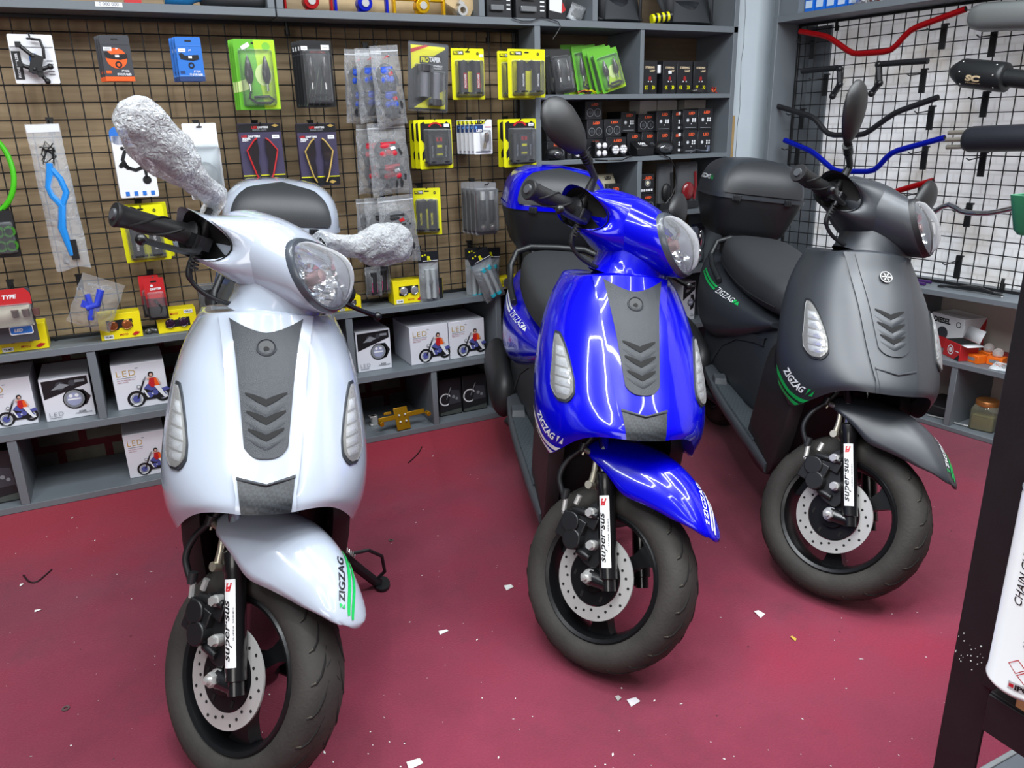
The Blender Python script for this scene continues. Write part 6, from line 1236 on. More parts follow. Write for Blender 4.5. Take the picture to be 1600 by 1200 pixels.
c = at_Y(1044, 231, 2.655); r_ = thing('oval_lamp', 'black oval headlamp with a clear lens on the LED shelf', 'lamp', (c.x, 2.662, .971), (0, 0, 0), 'loose lamps on the LED shelf'); m = MB(); m.ball((0, .02, .028), (.048, .03, .028), 20, 12); m.build('lamp_body', BLACKP, r_, smooth=50); m = MB(); m.ball((-.006, -.002, .026), (.034, .012, .018), 18, 10); m.build('lamp_lens', mat('lens_glassy', (120, 122, 126), .08, metal=.8), r_, smooth=50)
c = at_Y(867, 243, 2.645); r_ = thing('fog_lamp', 'black domed fog lamp at the left end of the LED shelf', 'lamp', (c.x, 2.65, .971), (0, 0, 0), 'loose lamps on the LED shelf'); m = MB(); m.ball((0, .0, .024), (.036, .028, .024), 18, 10); m.build('lamp_body', BLACKP, r_, smooth=50); m = MB(); m.ball((.004, -.018, .022), (.022, .012, .014), 14, 8); m.build('lamp_lens', mat('lens_glassy', (120, 122, 126), .08, metal=.8), r_, smooth=50)
m = MB(); m.cyl((0, 0, .008), (.0, 0, .03), .008, n=12); m.tube([(0, 0, .008), (-.03, 0, .01), (-.06, .006, .016), (-.09, 0, .004)], .0022, 6); o = m.build('bulb_on_wire', mat('bulb_steel', (150, 160, 176), .2, metal=.8), smooth=50); put(o, (at_Y(1106, 234, 2.66).x, 2.66, .9705)); tag(o, 'silver bulb on a blue wire at the right end of the LED shelf', 'bulb')
m = MB(); m.tube([tuple(at_Y(px, py, 2.625)) for px, py in ((1030, 240), (1046, 246), (1055, 262), (1057, 285), (1050, 305), (1040, 318))], .0022, 6); o = m.build('hanging_cable', BLK); tag(o, 'black cable hanging from the LED shelf in front of the clear packs', 'cable')
m = MB(); m.tube([tuple(at_Z(px, py, .9735)) for px, py in ((930, 250), (950, 251), (972, 250), (986, 244), (990, 240))], .0024, 6); o = m.build('lamp_cable', BLK); tag(o, 'black lamp cable lying along the LED shelf edge', 'cable')
# third board: bag, cartons, clear packs
led_box(952, 975, 287, 0, 2.66, 'black carton with white pictograms under the LED bag', 3, .7476, .10); led_box(1004, 1028, 303, 0, 2.665, 'black LED carton below the one with five white squares', 0, .7476, .09)
zt = .7476+.0006+(at_Y(1016, 303, 2.665).z-.7476); led_box(1003, 1027, 272, 0, 2.665, 'black LED carton with five white squares beside the clear packs', 2, zt+.0006, .09)
c = at_Y(957, 274, 2.66); r_ = thing('bag_pack', 'tan LED bag lying on top of the pictogram carton', 'bag', (c.x, 2.70, .875), (-.5, 0, .1)); pillow(r_, .085, .07, .022, mat('bag_tan', (150, 144, 126), .5, bump=.4, bscale=40), seed=61, top=1); f = F(-.014); f.use(BLK); f.text('LED', 0, .012, width=.03, bold=.04); f.build('bag_print', r_)
for px0, px1, pt, lab, colr, sd in ((1032, 1056, 256, 'clear lamp pack left of its pair on the third board', DGR, 67), (1062, 1094, 254, 'clear lamp pack with a red lamp, right of its pair on the third board', RED, 71)):
    y = 2.67; xa, xb = at_Y(px0, 290, y).x, at_Y(px1, 290, y).x; h = min(.2010, at_Y((px0+px1)/2, pt, y).z-.7476); r_ = thing('clear_lamp_pack', lab, 'lamp pack', ((xa+xb)/2, y, .7490+h/2), (0, 0, 0), 'clear lamp packs on the third board'); w_ = xb-xa
    m = MB(); m.prism(rrect(w_, h, .004), .002, Matrix.Translation((0, .03, 0))); m.build('backing_card', DGR, r_); m = MB(); m.ball((0, .012, -.12*h), (.3*w_, .014, .2*h), 14, 8); m.tube([(.3*w_, .01, .3*h), (.36*w_, .01, 0), (.3*w_, .01, -.3*h)], .006, 8); m.build('lamp_body', BLACKP if colr is DGR else mat('lamp_red_dark', (120, 30, 34), .2, coat=.5), r_, smooth=50)
    m = MB(); m.box((0, .014, -.42*h), (w_*.95, .03, .14*h)); m.build('pack_base', CBX, r_); dome(r_, 0, 0, w_*.96, h*.97, .012).location = (0, .028, 0); f = F(.0285); f.use(GRY); f.text('HEADLIGHT', -.1*w_, .42*h, width=w_*.5, bold=.02); f.build('front_print', r_)
for px, lab in ((1086, 'left'), (1096, 'right')):
    yl = 2.665 if px < 1090 else 2.735; c = at_Y(px, 385, yl); r_ = thing('chrome_lamp_pack', 'clear pack with a chrome lamp between the scooters, %s one' % lab, 'lamp pack', (c.x, yl, .4985+.085), (0, 0, 0), 'chrome lamp packs'); m = MB(); m.ball((0, .01, .02), (.02, .018, .05), 14, 8); m.ball((0, .01, -.05), (.018, .016, .03), 12, 8); m.build('chrome_lamp', CHROME, r_, smooth=50); m = MB(); m.box((0, .03, 0), (.06, .004, .17)); m.build('backing_card', NAVY, r_); dome(r_, 0, 0, .058, .165, .012).location = (0, .026, 0)

# ------------------------------------------------------------------ on the long top shelf
ZT = 1.4495
def lever_set(px0, px1, colr, label):
    xa, xb = at_Y(px0, 12, 2.66).x, at_Y(px1, 12, 2.66).x; L = xb-xa; r_ = thing('footrest_set', label, 'footrest', ((xa+xb)/2, 2.69, ZT), (0, 0, 0), 'anodised footrest sets on the top shelf')
    m = MB(); m.box((.0, 0, .040), (.12*L, .02, .075)); m.cyl((.05*L, -.024, .03), (.05*L, .012, .03), .024, n=18); m.box((-.02*L, -.005, .055), (.10*L, .03, .018)); b_ = m.build('pivot_block', colr, r_, smooth=40, bevel=.002)
    for s in (-1, 1): m = MB(); m.box((s*.27*L, -.004, .052), (.46*L, .016, .016)); m.box((s*.27*L, -.004, .066), (.40*L, .006, .006)); m.box((s*.485*L, -.006, .030), (.05*L, .022, .058)); m.build('lever_arm', colr, r_, bevel=.002)
    m = MB(); m.cyl((.05*L, -.029, .03), (.05*L, -.022, .03), .012, n=14); [m.cyl((s*.2*L, -.015, .052), (s*.2*L, -.010, .052), .005, n=8) for s in (-1, 1)]; m.build('bolt', STEEL, r_)
lever_set(526, 609, ALUB, 'blue anodised footrest set on the top shelf'); lever_set(618, 698, ALUG, 'gold anodised footrest set on the top shelf'); lever_set(447, 522, ALUR, 'red anodised footrest set on the top shelf')
m = MB(); m.prism([(-.26, 0), (.23, 0), (.20, .16), (-.26, .16)], .004); o = m.build('cardboard_sheet', KRAFT); put(o, (at_Y(610, 5, 2.75).x, 2.752, ZT+.001), rx=-.12); tag(o, 'brown cardboard sheet behind the footrest sets', 'cardboard')
c = at_Y(723, 20, 2.655); r_ = thing('clamp_pack', 'chrome clamp in a card at the right of the gold footrests', 'clamp', (c.x, 2.665, ZT+.02), (0, .5, 0)); m = MB(); X = Matrix.Rotation(PI/2, 4, 'X'); m.lathe([(.010, -.01), (.018, -.01), (.018, .014), (.010, .014)], 20, X, close=True); m.box((-.012, 0, .018), (.02, .02, .012)); m.build('clamp_ring', STEEL, r_, smooth=40)
m = MB(); m.box((-.03, .014, .03), (.14, .003, .07)); m.build('backing_card', KRAFT, r_)
def tray_box(px0, px1, label, d=.10, y=2.68):
    xa, xb = at_Y(px0, 12, y).x, at_Y(px1, 12, y).x; W = xb-xa; r_ = thing('device_pack', label, 'device', ((xa+xb)/2, y, ZT), (0, 0, 0), 'black devices on the top shelf')
    m = MB(); m.box((0, d/2, .06), (W, d, .12)); m.build('device_body', CBX, r_, bevel=.004); m = MB(); m.box((-.12*W, -.006, .035), (W*.5, .012, .018)); m.box((-.1*W, -.004, .070), (W*.4, .01, .014)); m.build('device_face', mat('face_chrome', (150, 154, 158), .25, metal=.6), r_, bevel=.002); f = F(-.0008); f.use(WHT); [f.rect(W*.28, .03+.014*k, W*.42, .034+.014*k) for k in range(5)]; f.build('face_marks', r_)
tray_box(760, 800, 'black boxed device with chrome bars beside the shelf divider'); tray_box(806, 854, 'black boxed device in foam, middle of the top shelf'); 
m = MB(); m.tube([tuple(at_Y(px, py, 2.625)) for px, py in ((800, 28), (815, 33), (830, 33), (846, 27), (860, 30), (872, 34), (876, 42), (868, 55), (864, 61))], .0016, 6); o = m.build('loose_cable', BLK); tag(o, 'thin black cable drooping over the edge of the top shelf', 'cable')
r_ = carton('sign_carton', 'white and red card box on the top shelf', 'box', at_Y(857, 8, 2.69).x, at_Y(884, 8, 2.69).x, ZT, .13, 2.69, .08, CBX, 0, None, lambda f, w_, h: (f.use(WHT), f.poly([(-w_*.45, h*.28), (w_*.25, h*.22), (w_*.3, h*.98), (-w_*.45, h*.98)]), f.use(RED), f.poly([(w_*.25, h*.22), (w_*.5, h*.3), (w_*.3, h*.5)])))
c = at_Y(905, 26, 2.66); r_ = thing('clear_bag', 'crumpled clear plastic bag on the top shelf', 'bag', (c.x, 2.68, ZT+.03), (.3, .3, 0)); pillow(r_, .06, .055, .03, BAGC, seed=81)
def fairing(px0, px1, label):
    xa, xb = at_Y(px0, 15, 2.66).x, at_Y(px1, 15, 2.66).x; W = xb-xa; r_ = thing('plastic_fairing', label, 'fairing', ((xa+xb)/2, 2.70, ZT), (0, 0, 0), 'black moulded fairings on the top shelf'); m = MB(); P = []
    for z, hw, dy in ((0, .42, .02), (.012, .47, -.02), (.05, .46, .0), (.10, .50, .03), (.20, .40, .05)): P.append([(x*W*hw*2/2*1.0, dy-.03*(1-abs(x)**2), z) for x in frange(-1, 1, 14)])
    m.grid(P); m.mat(1); m.grid([[(x*W*.30, -.040+.03*abs(x)**2+z*.25, z) for x in frange(-1, 1, 8)] for z in (.03, .05, .09)]); m.mat(0)
    for s in (-1, 1): m.grid([[(s*W*(.36+.1*t), -.035+.02*t, z) for t in (0, .5, 1)] for z in (.012, .09, .17)])
    m.build('fairing_shell', [mat('foam_black', (46, 49, 53), .7, bump=.3, bscale=120), mat('shell_gloss', (40, 42, 46), .25, coat=.5)], r_, smooth=50, solid=.004)
fairing(936, 1012, 'black moulded fairing on the top shelf, left of the yellow coil'); fairing(1042, 1124, 'black moulded fairing on the top shelf, right of the yellow coil')
m = MB(); X = Matrix.Rotation(PI/2, 4, 'Y') @ Matrix.Rotation(.2, 4, 'X')
for k in range(8): m.mat(k % 2); a, b = -.04+.010*k, -.04+.010*(k+1); m.cyl((a, .0, .018+.012*k/8), (b, 0, .018+.012*(k+1)/8), .017, n=16)
o = m.build('striped_spring', [YEL, BLK], smooth=40); put(o, (at_Y(1033, 30, 2.66).x, 2.66, ZT), rz=-.2); tag(o, 'yellow and black striped coil between the two fairings', 'coil')
for px0, px1, mm, lab, nm in ((195, 222, RED, 'red packet edge on the top shelf left', 'packet'), (258, 312, mat('bottle_blue', (20, 110, 170), .15, coat=.5), 'glossy blue bottle lying on the top shelf', 'bottle'), (330, 420, mat('tyre_black', (38, 40, 42), .6), 'black rubber ring lying on the top shelf', 'ring')):
    xa, xb = at_Y(px0, 4, 2.67).x, at_Y(px1, 4, 2.67).x; m = MB()
    if nm == 'packet': m.box(((xa+xb)/2, 2.70, ZT+.03), (xb-xa, .03, .06))
    elif nm == 'bottle': m.tube([(xa, 2.70, ZT+.034), (xa+.01, 2.70, ZT+.034), (xb-.03, 2.70, ZT+.034), (xb-.01, 2.70, ZT+.034), (xb+.02, 2.70, ZT+.034)], [.03, .034, .034, .02, .012], 18)
    else: m.tube([((xa+xb)/2+.09*math.cos(a), 2.712+.05*math.sin(a), ZT+.022) for a in frange(0, 2*PI*29/30, 29)], .022, 12, closed=True)
    o = m.build({'packet': 'red_packet', 'bottle': 'blue_bottle', 'ring': 'rubber_ring'}[nm], mm, smooth=50); tag(o, lab, nm)
f = F(0); f.use(WHT); f.rect(-.034, -.006, .034, .006); f.use(GRY); f.text('0 000 000', 0, .001, width=.05); o = f.build('price_label', None); p = at_Y(170, 7, 2.6312); put(o, (p.x, 2.631, p.z)); tag(o, 'small white price label stuck on the top shelf edge', 'label')

# ------------------------------------------------------------------ right wall goods
def RP(px, py, c): p = at_R(px, py, c); return Vector((RD.dot(p), RN.dot(p), p.z))     # in the right-wall frame
def rtube(name, label, cat, pts, c, r, m_, grp=None, n=12):
    m = MB(); P = [RP(px, py, c+dc) for px, py, dc in pts]
    us = frange(0, len(P)-1, (len(P)-1)*6); sm = [smoothtab([(i, *p) for i, p in enumerate(P)], u) for u in us]
    m.tube(sm, r, n); o = m.build(name, m_, smooth=50); robj(o); return tag(o, label, cat, grp)
GB = 'handlebars hung on the right wall'
def bar(label, px, m_, c=2.80, r=.0105):
    """sharp-bend handlebar: pixel corner list with small fillets"""
    P = [RP(x, y, c) for x, y in px]; sm = [P[0]]
    for i in range(1, len(P)-1):
        a, b = P[i]+(P[i-1]-P[i]).normalized()*.028, P[i]+(P[i+1]-P[i]).normalized()*.028
        sm += [a, a*.25+P[i]*.5+b*.25, b]
    sm.append(P[-1]); m = MB(); m.tube(sm, r, 14); m.mat(1); m.cyl(P[-1], P[-1]+(P[-1]-P[-2]).normalized()*.001, r*.7, n=12); o = m.build('handlebar', [m_, VOID], smooth=50); robj(o); return tag(o, label, 'handlebar', GB)
bar('red anodised handlebar at the top of the right grid', [(1250, 49), (1294, 57), (1333, 85), (1393, 80), (1422, 46), (1509, 14)], ALUR)
bar('black handlebar below the two black risers', [(1215, 166), (1272, 183), (1294, 211), (1350, 211), (1398, 176), (1466, 152)], mat('bar_black', (36, 37, 40), .4, metal=.3))
bar('blue anodised handlebar behind the black scooter\'s mirror', [(1226, 219), (1270, 237), (1305, 268), (1366, 268), (1392, 238), (1476, 215)], ALUB)
bar('red handlebar end sticking out above the black scooter\'s cowl', [(1380, 305), (1410, 296), (1458, 282)], ALUR)
bar('chrome handlebar below the other bars, right of the headlight', [(1452, 336), (1484, 316), (1500, 332), (1545, 334), (1600, 322)], CHROME, r=.0095)
def riser(label, pts1, pts2, grip):
    r_ = thing('handlebar_riser', label, 'riser', (0, 0, 0), (0, 0, 0), 'black risers on the right wall'); r_.matrix_world = XR; m = MB()
    for a, b in zip(pts1[:-1], pts1[1:]): m.tube([RP(*a, 2.81), RP(*b, 2.81)], .011, 6)
    for p in pts1: m.ball(RP(*p, 2.81), .0135, 10, 7)
    m.build('riser_arm', mat('riser_black', (30, 31, 34), .35, metal=.3), r_, smooth=35); m = MB(); m.tube([RP(*grip[0], 2.81), RP(*grip[1], 2.81)], .0105, 12); m.build('riser_tube', mat('bar_black', (36, 37, 40), .4), r_, smooth=50)
riser('black handlebar riser left of the black scooter\'s mirror', [(1312, 108), (1312, 132), (1301, 150)], None, ((1253, 111), (1309, 106))); riser('black handlebar riser right of the black scooter\'s mirror', [(1373, 101), (1374, 130), (1362, 146)], None, ((1378, 100), (1450, 95)))
for px, py, wh in ((1272, 60, 'under the red handlebar, left'), (1477, 40, 'under the red handlebar, right'), (1292, 118, 'under the left riser'), (1445, 110, 'under the right riser'), (1255, 172, 'under the black handlebar, left'), (1457, 168, 'under the black handlebar, right'), (1248, 226, 'under the blue handlebar, left'), (1447, 231, 'under the blue handlebar, right'), (1440, 296, 'under the red bar end'), (1516, 320, 'behind the chrome handlebar'), (1500, 402, 'empty, above the low shelf'), (1555, 50, 'under the silver muffler'), (1542, 146, 'under the black carbon muffler'), (1538, 240, 'under the multi-pipe muffler')):
    p = RP(px, py, 2.885); m = MB(); m.box((0, -.004, -.036), (.022, .006, .082)); m.box((0, .001, .004), (.024, .010, .006)); m.tube([(0, -.006, -.01), (-.004, -.085, -.018), (-.005, -.10, -.012)], .0023, 6); o = m.build('display_hook', BLACKP, smooth=40); o.matrix_world = XR @ Matrix.Translation(p); tag(o, 'black tabbed hook on the right grid, '+wh, 'hook', 'display hooks on the wire grids')
for px, py in ((1310, 36), (1569, 440)): p = RP(px, py, 2.888); clip('at the right wall, %s' % ('top' if py < 100 else 'bottom'), p.x, p.z, XR, 2.888)
# mufflers
def along(a, b): return [Vector(a), Vector(b)]
r_ = thing('muffler', 'silver oval muffler at the top right corner', 'muffler', (0, 0, 0), (0, 0, 0), 'mufflers hung on the right wall'); r_.matrix_world = XR; a = RP(1517, 28, 2.79); b = RP(1720, 18, 2.79); ax = (b-a); m = MB(); P = []
for u, s_ in ((0, .5), (.03, .8), (.12, 1.0), (.9, 1.0), (1.0, .8)): c = a+ax*u; P.append([c+Vector((0, .045*s_*math.cos(2*PI*k/24), .044*s_*sgnpow(math.sin(2*PI*k/24), .7))) for k in range(24)])
m.grid(P, cu=True, cap=(1, 1)); m.build('muffler_can', mat('muffler_grey', (128, 132, 132), .35, metal=.4), r_, smooth=50)
r_ = thing('muffler', 'black muffler with a conical end cap and beige lettering on the right grid', 'muffler', (0, 0, 0), (0, 0, 0), 'mufflers hung on the right wall'); r_.matrix_world = XR; a = RP(1486, 112, 2.78); b = RP(1580, 122, 2.78); ax = b-a; m = MB(); P = []
for u, s_ in ((0, .28), (.05, .52), (.12, .72), (.2, .95), (.24, 1), (.86, 1.0), (.92, .98), (.94, .86)): c = a+ax*u; P.append([c+Vector((0, .046*s_*math.cos(2*PI*k/24), .046*s_*math.sin(2*PI*k/24))) for k in range(24)])
m.grid(P, cu=True, cap=(1, 1)); can = m.build('muffler_can', mat('muffler_black_satin', (38, 40, 42), .38, metal=.3), r_, smooth=50); m = MB(); m.tube([a+ax*.93, a+ax*2.2], .028, 18); m.build('muffler_pipe', mat('muffler_black_satin', (38, 40, 42), .38), r_, smooth=50)
m = MB(); cc = a+ax*.50; tx = ax.normalized()
def on_can(u, v): al = -.25+v/.046; return cc+tx*u+Vector((0, -.0468*math.cos(al), .0468*math.sin(al)))
letters(m, 'SC', on_can, height=.020, width=.052, bold=.06, shear=.2); letters(m, 'PROJECT', lambda u, v: on_can(u, v-.016), height=.005, width=.05, bold=.02); m.build('can_logo', mat('logo_beige', (206, 186, 150), .35), can, smooth=0, fix=False)
m = MB(); [m.ball(a+ax*u+Vector((0, -.045*math.cos(q_), .045*math.sin(q_))), .003, 8, 5) for u in (.27, .82) for q_ in (-.8, .1, .9)]; m.build('can_rivets', STEEL, can)
r_ = thing('muffler', 'black muffler with four steel outlet pipes on the right grid', 'muffler', (0, 0, 0), (0, 0, 0), 'mufflers hung on the right wall'); r_.matrix_world = XR; a = RP(1508, 218, 2.78); b = RP(1700, 212, 2.78); ax = b-a; m = MB(); P = []
for u, s_ in ((0, .7), (.015, .86), (.06, 1), (.95, 1)): c = a+ax*u; P.append([c+Vector((0, .042*s_*math.cos(2*PI*k/24), .042*s_*math.sin(2*PI*k/24))) for k in range(24)])
m.grid(P, cu=True, cap=(1, 1)); m.build('muffler_can', mat('muffler_navy', (32, 34, 42), .5), r_, smooth=50)
for dy, dz in ((-.014, .024), (-.022, .001), (-.014, -.023), (.014, .0)): m = MB(); q0 = a+Vector((0, dy, dz)); m.tube([q0+ax*.03, q0-ax.normalized()*.052], .0075, 12); m.mat(1); m.cyl(q0-ax.normalized()*.0521, q0-ax.normalized()*.0525, .0055, n=10); m.build('outlet_pipe', [mat('pipe_steel', (168, 162, 150), .3, metal=.6), VOID], r_, smooth=50)
# on the right low unit
def rplace(o, p): o.matrix_world = XR @ Matrix.Translation(p) @ o.matrix_basis; return o
p = RP(1500, 442, 2.80); m = MB(); P = [Vector((.0, 0, .008)), Vector((.05, .004, .012)), Vector((.10, -.006, .012)), Vector((.15, .0, .010))]
m.tube([(-.02, 0, .008), (.02, .0, .010), (.06, .004, .014), (.10, .002, .014), (.14, -.004, .010)], [.005, .006, .010, .009, .006], 8); m.tube([(.14, -.004, .010), (.165, .006, .010), (.175, -.008, .010), (.15, -.016, .010), (.135, -.006, .010)], .004, 7); m.tube([(-.02, 0, .008), (-.05, .008, .006)], .004, 7); m.tube([(-.02, 0, .008), (-.05, -.008, .006)], .004, 7)
o = m.build('cable_tool', mat('tool_black', (22, 23, 25), .3, coat=.3), smooth=50); o.matrix_world = XR @ Matrix.Translation((RP(1490, 441, 2.81).x, 2.81, .5035)); tag(o, 'bundle of black clips lying on top of the right shelving unit', 'cable')
for k, (px, py) in enumerate(((1432, 432), (1434, 440))):
    m = MB(); m.tube([(0, 0, .006), (.05, 0, .006)], .0055, 10); o = m.build('purple_bolt', mat('anodised_purple', (84, 50, 120), .3, metal=.5), smooth=40); o.matrix_world = XR @ Matrix.Translation((at_R(px, py, 2.80).dot(RD)-.02, 2.80+.05*(1-k), .503)); tag(o, 'purple anodised rod on the right shelving unit, %s one' % ('rear', 'front')[k], 'rod', 'purple rods on the right shelving unit')
m = MB(); m.ball((0, 0, .003), .004, 8, 6); o = m.build('steel_nut', STEEL); o.matrix_world = XR @ Matrix.Translation((RP(1567, 456, 2.80).x, 2.80, .503)); tag(o, 'tiny steel nut on top of the right shelving unit', 'nut')
def rcarton(name, label, px, c, w_, d, h, body, rz, prints=None, z=.260, grp=None):
    p = RP(px, 545, c); r_ = thing(name, label, 'box', (0, 0, 0), (0, 0, 0), grp); r_.matrix_world = XR @ Matrix.Translation((p.x, c, z+.0006)) @ Matrix.Rotation(rz, 4, 'Z')
    m = MB(); m.box((0, d/2, h/2), (w_, d, h)); m.build('carton_body', body, r_, bevel=.001, seg=1)
    if prints: f = F(-.0004); prints(f, w_, h); f.build('front_print', r_)
    return r_
def diesel(f, w_, h): f.use(BLK); f.text('DIESEL', -w_*.16, h*.82, width=w_*.52, bold=.05); f.ring(w_*.34, h*.80, .008, .011); f.use(DGR); f.disc(-w_*.1, h*.45, w_*.16); f.use(RED); f.poly([(-w_*.5, h*.0), (w_*.5, h*.0), (w_*.5, h*.3), (-w_*.5, h*.36)])
r_ = rcarton('parts_carton', 'closed white and red carton standing at the back of the right middle board', 1474, 2.90, .15, .105, .125, WHT, -.25, diesel); f = F(0); f.use(RED); f.mb.add([(.0756, .0, .0), (.0756, .105, .0), (.0756, .105, .125), (.0756, .06, .06)], [(0, 1, 2, 3)]); f.build('side_print', r_)
r_ = rcarton('parts_carton', 'open red carton with raised white flaps on the right middle board', 1487, 2.795, .095, .07, .06, RED, -.5, lambda f, w_, h: (f.use(WHT), f.ring(-w_*.05, h*.5, .014, .018), f.disc(-w_*.05, h*.5, .009), f.rect(w_*.25, h*.5, w_*.45, h*.56), f.use(BLK), f.poly([(w_*.2, 0), (w_*.5, 0), (w_*.5, h*.4)])))
m = MB(); m.add([(-.0475, .07, .06), (.0475, .07, .06), (.046, .088, .105), (-.046, .088, .105)], [(0, 1, 2, 3)]); m.add([(.0475, 0, .06), (.0475, .07, .06), (.08, .066, .058), (.08, .004, .058)], [(0, 1, 2, 3)]); m.build('carton_flap', WHT, r_, solid=.0012); m = MB(); m.box((0, .035, .0602), (.09, .064, .0006)); m.build('carton_inside', VOID, r_)
for k, (px, c, w_, d, wh) in enumerate(((1517, 2.80, .075, .04, 'front left'), (1539, 2.86, .045, .045, 'middle'), (1557, 2.82, .05, .045, 'right'))):
    r_ = rcarton('bulb_carton', 'small orange bulb carton, %s' % wh, px, c, w_, d, .028, mat('carton_orange', (240, 112, 20), .5), -.3+.2*k, lambda f, w_, h: (f.use(GRY), f.rect(-w_*.32, h*.3, w_*.32, h*.7)), .260, 'orange bulb cartons')
    if k: m = MB(); m.ball((0, d/2, .040), .018, 14, 9); m.build('glass_bulb', film('bulb_glass', (236, 240, 240), .72, .05, .5, 0), r_, smooth=60)
p = RP(1527, 530, 2.90); m = MB(); m.ball((0, 0, .018), .018, 14, 9); o = m.build('spare_bulb', film('bulb_glass', (236, 240, 240), .72, .05, .5, 0), smooth=60); o.matrix_world = XR @ Matrix.Translation((p.x, 2.90, .2605)); tag(o, 'clear bulb standing behind the front orange carton', 'bulb')
p = RP(1580, 540, 2.93); m = MB(); m.box((0, 0, .006), (.22, .03, .012), Matrix.Rotation(.1, 4, 'Z')); o = m.build('red_packet', mat('packet_red', (150, 44, 44), .5), bevel=.001); o.matrix_world = XR @ Matrix.Translation((p.x-.02, 2.97, .260)); tag(o, 'flat red packet behind the orange cartons', 'packet')
r_ = thing('small_bag', 'small crumpled clear bag at the front of the right middle board', 'bag'); r_.matrix_world = XR @ Matrix.Translation((RP(1568, 570, 2.77).x, 2.79, .271)) @ Matrix.Rotation(-1.25, 4, 'X'); pillow(r_, .09, .05, .018, BAGC, seed=91)
# jar
p = RP(1535, 665, 2.80); r_ = thing('glass_jar', 'square glass jar with a copper lid on the bottom right board', 'jar'); r_.matrix_world = XR @ Matrix.Translation((RP(1537, 640, 2.82).x, 2.84, .0185)) @ Matrix.Rotation(.2, 4, 'Z')
m = MB(); P = [[(x, y, z) for x, y in rrect(w2, w2, .012)] for z, w2 in ((.0, .070), (.004, .082), (.075, .082), (.088, .070), (.092, .062))]; m.grid(P, cu=True, cap=(1, 0)); m.build('jar_glass', film('jar_glass', (206, 206, 180), .90, .04, .6, 0), r_, smooth=50)
m = MB(); m.lathe([(0, .108), (.036, .108), (.038, .105), (.038, .090), (.034, .089)], 32); m.build('jar_lid', mat('copper_lid', (170, 112, 62), .35, metal=.6), r_, smooth=40); m = MB(); P = [[(x, y, z) for x, y in rrect(w2, w2, .010)] for z, w2 in ((.003, .072), (.05, .074))]; m.grid(P, cu=True, cap=(1, 1)); m.build('jar_contents', mat('jar_oil', (120, 112, 66), .3), r_)
m = MB(); P = []; m.box((0, 0, .02), (.13, .16, .04)); o = m.build('black_case', mat('case_black', (24, 25, 28), .5), bevel=.006); o.matrix_world = XR @ Matrix.Translation((RP(1468, 640, 2.86).x, 2.90, .019)); tag(o, 'black case on the bottom board right of the black scooter', 'case')
m = MB(); m.tube([(-.06, 0, .003), (.0, .01, .004), (.05, -.004, .006), (.09, .004, .005)], .003, 6); o = m.build('metal_rod', STEEL); o.matrix_world = XR @ Matrix.Translation((RP(1475, 645, 2.80).x, 2.80, .0185)); tag(o, 'thin bent metal rod in front of the black case', 'rod')
# packets on the right top shelf
for k in range(5):
    p = RP(1244+9*k, 10, 2.80); m = MB(); m.box((0, .02, .06), (.038, .04, .12)); m.mat(1); m.box((0, -.0006, .030), (.030, .001, .026)); m.mat(2); m.poly = None; m.box((0, -.0006, .075), (.026, .001, .012)); o = m.build('blue_packet', [mat('packet_blue', (24, 104, 206), .4), mat('packet_pale', (196, 214, 236), .4), mat('packet_sky', (120, 180, 236), .4)]); o.matrix_world = XR @ Matrix.Translation((-2.208+.041*k, 2.80+.010*k, 1.4885)); tag(o, 'blue packet on the right top shelf, %s from the corner' % ORD[k].replace('front', 'first'), 'packet', 'blue packets on the right top shelf')
for k in range(5):
    r_ = thing('candy_bag', 'clear bag of red and white parts on the right top shelf, %s from the corner' % ORD[k].replace('front', 'first'), 'bag', group='clear bags on the right top shelf'); r_.matrix_world = XR @ Matrix.Translation((-1.98+.06*k, 2.785+.004*k, 1.488+.035)) @ Matrix.Rotation(.25, 4, 'X')
    m = MB(); q = random.Random(k); [m.mat(i % 2).ball((q.uniform(-.024, .024), q.uniform(-.008, .008), q.uniform(-.024, .012)), .007, 8, 5) for i in range(14)]; tag(m.build('small_parts', [RED, WHT], r_, smooth=50), kind='stuff'); pillow(r_, .065, .066, .03, BAGC, seed=100+k)

# ------------------------------------------------------------------ workbench in the right foreground
STEELB = mat('painted_black_steel', (20, 21, 24), .5, vary=.2, vscale=30, bump=.1, bscale=200)
r_ = thing('workbench', 'black angle-iron workbench with a wooden shelf in the right foreground', 'workbench', (.672, .392, 0))
m = MB(); m.box((.002, -.020, .80), (.004, .040, 1.60)); m.box((.0245, -.002, .80), (.041, .004, 1.60)); m.build('leg', STEELB, r_, bevel=.0008)
m = MB(); m.box((-.028, -.385, .578), (.004, .66, .040)); m.box((-.006, -.385, .598), (.044, .66, .004)); m.box((.010, -.050, .590), (.026, .034, .016)); m.build('shelf_rail', STEELB, r_, bevel=.0008)
PLANK = wood_mat('pale_plank', (170, 128, 82), (196, 156, 108), (3, 14, 3)); m = MB(); m.box((.412, -.392, .6085), (.88, .63, .017)); m.build('shelf_plank', PLANK, r_, bevel=.001)
m = MB(); m.box((.42, -.006, .93), (.80, .004, .04)); m.build('top_rail', STEELB, r_); m = MB(); m.box((.78, -.08, .9465), (.84, .56, .017)); m.build('top_plank', PLANK, r_)
m = MB(); q = random.Random(12)
for k in range(30): y, z = -abs(q.gauss(.012, .02)), .60+q.gauss(0, .012); m.ball((-.0006, min(-.002, max(-.039, y)), z), q.uniform(.0003, .0009), 6, 4)
m.ball((.001, -.040, .603), (.002, .008, .006), 8, 6); tag(m.build('weld_spatter', mat('spatter_white', (196, 200, 198), .6), r_), kind='stuff')
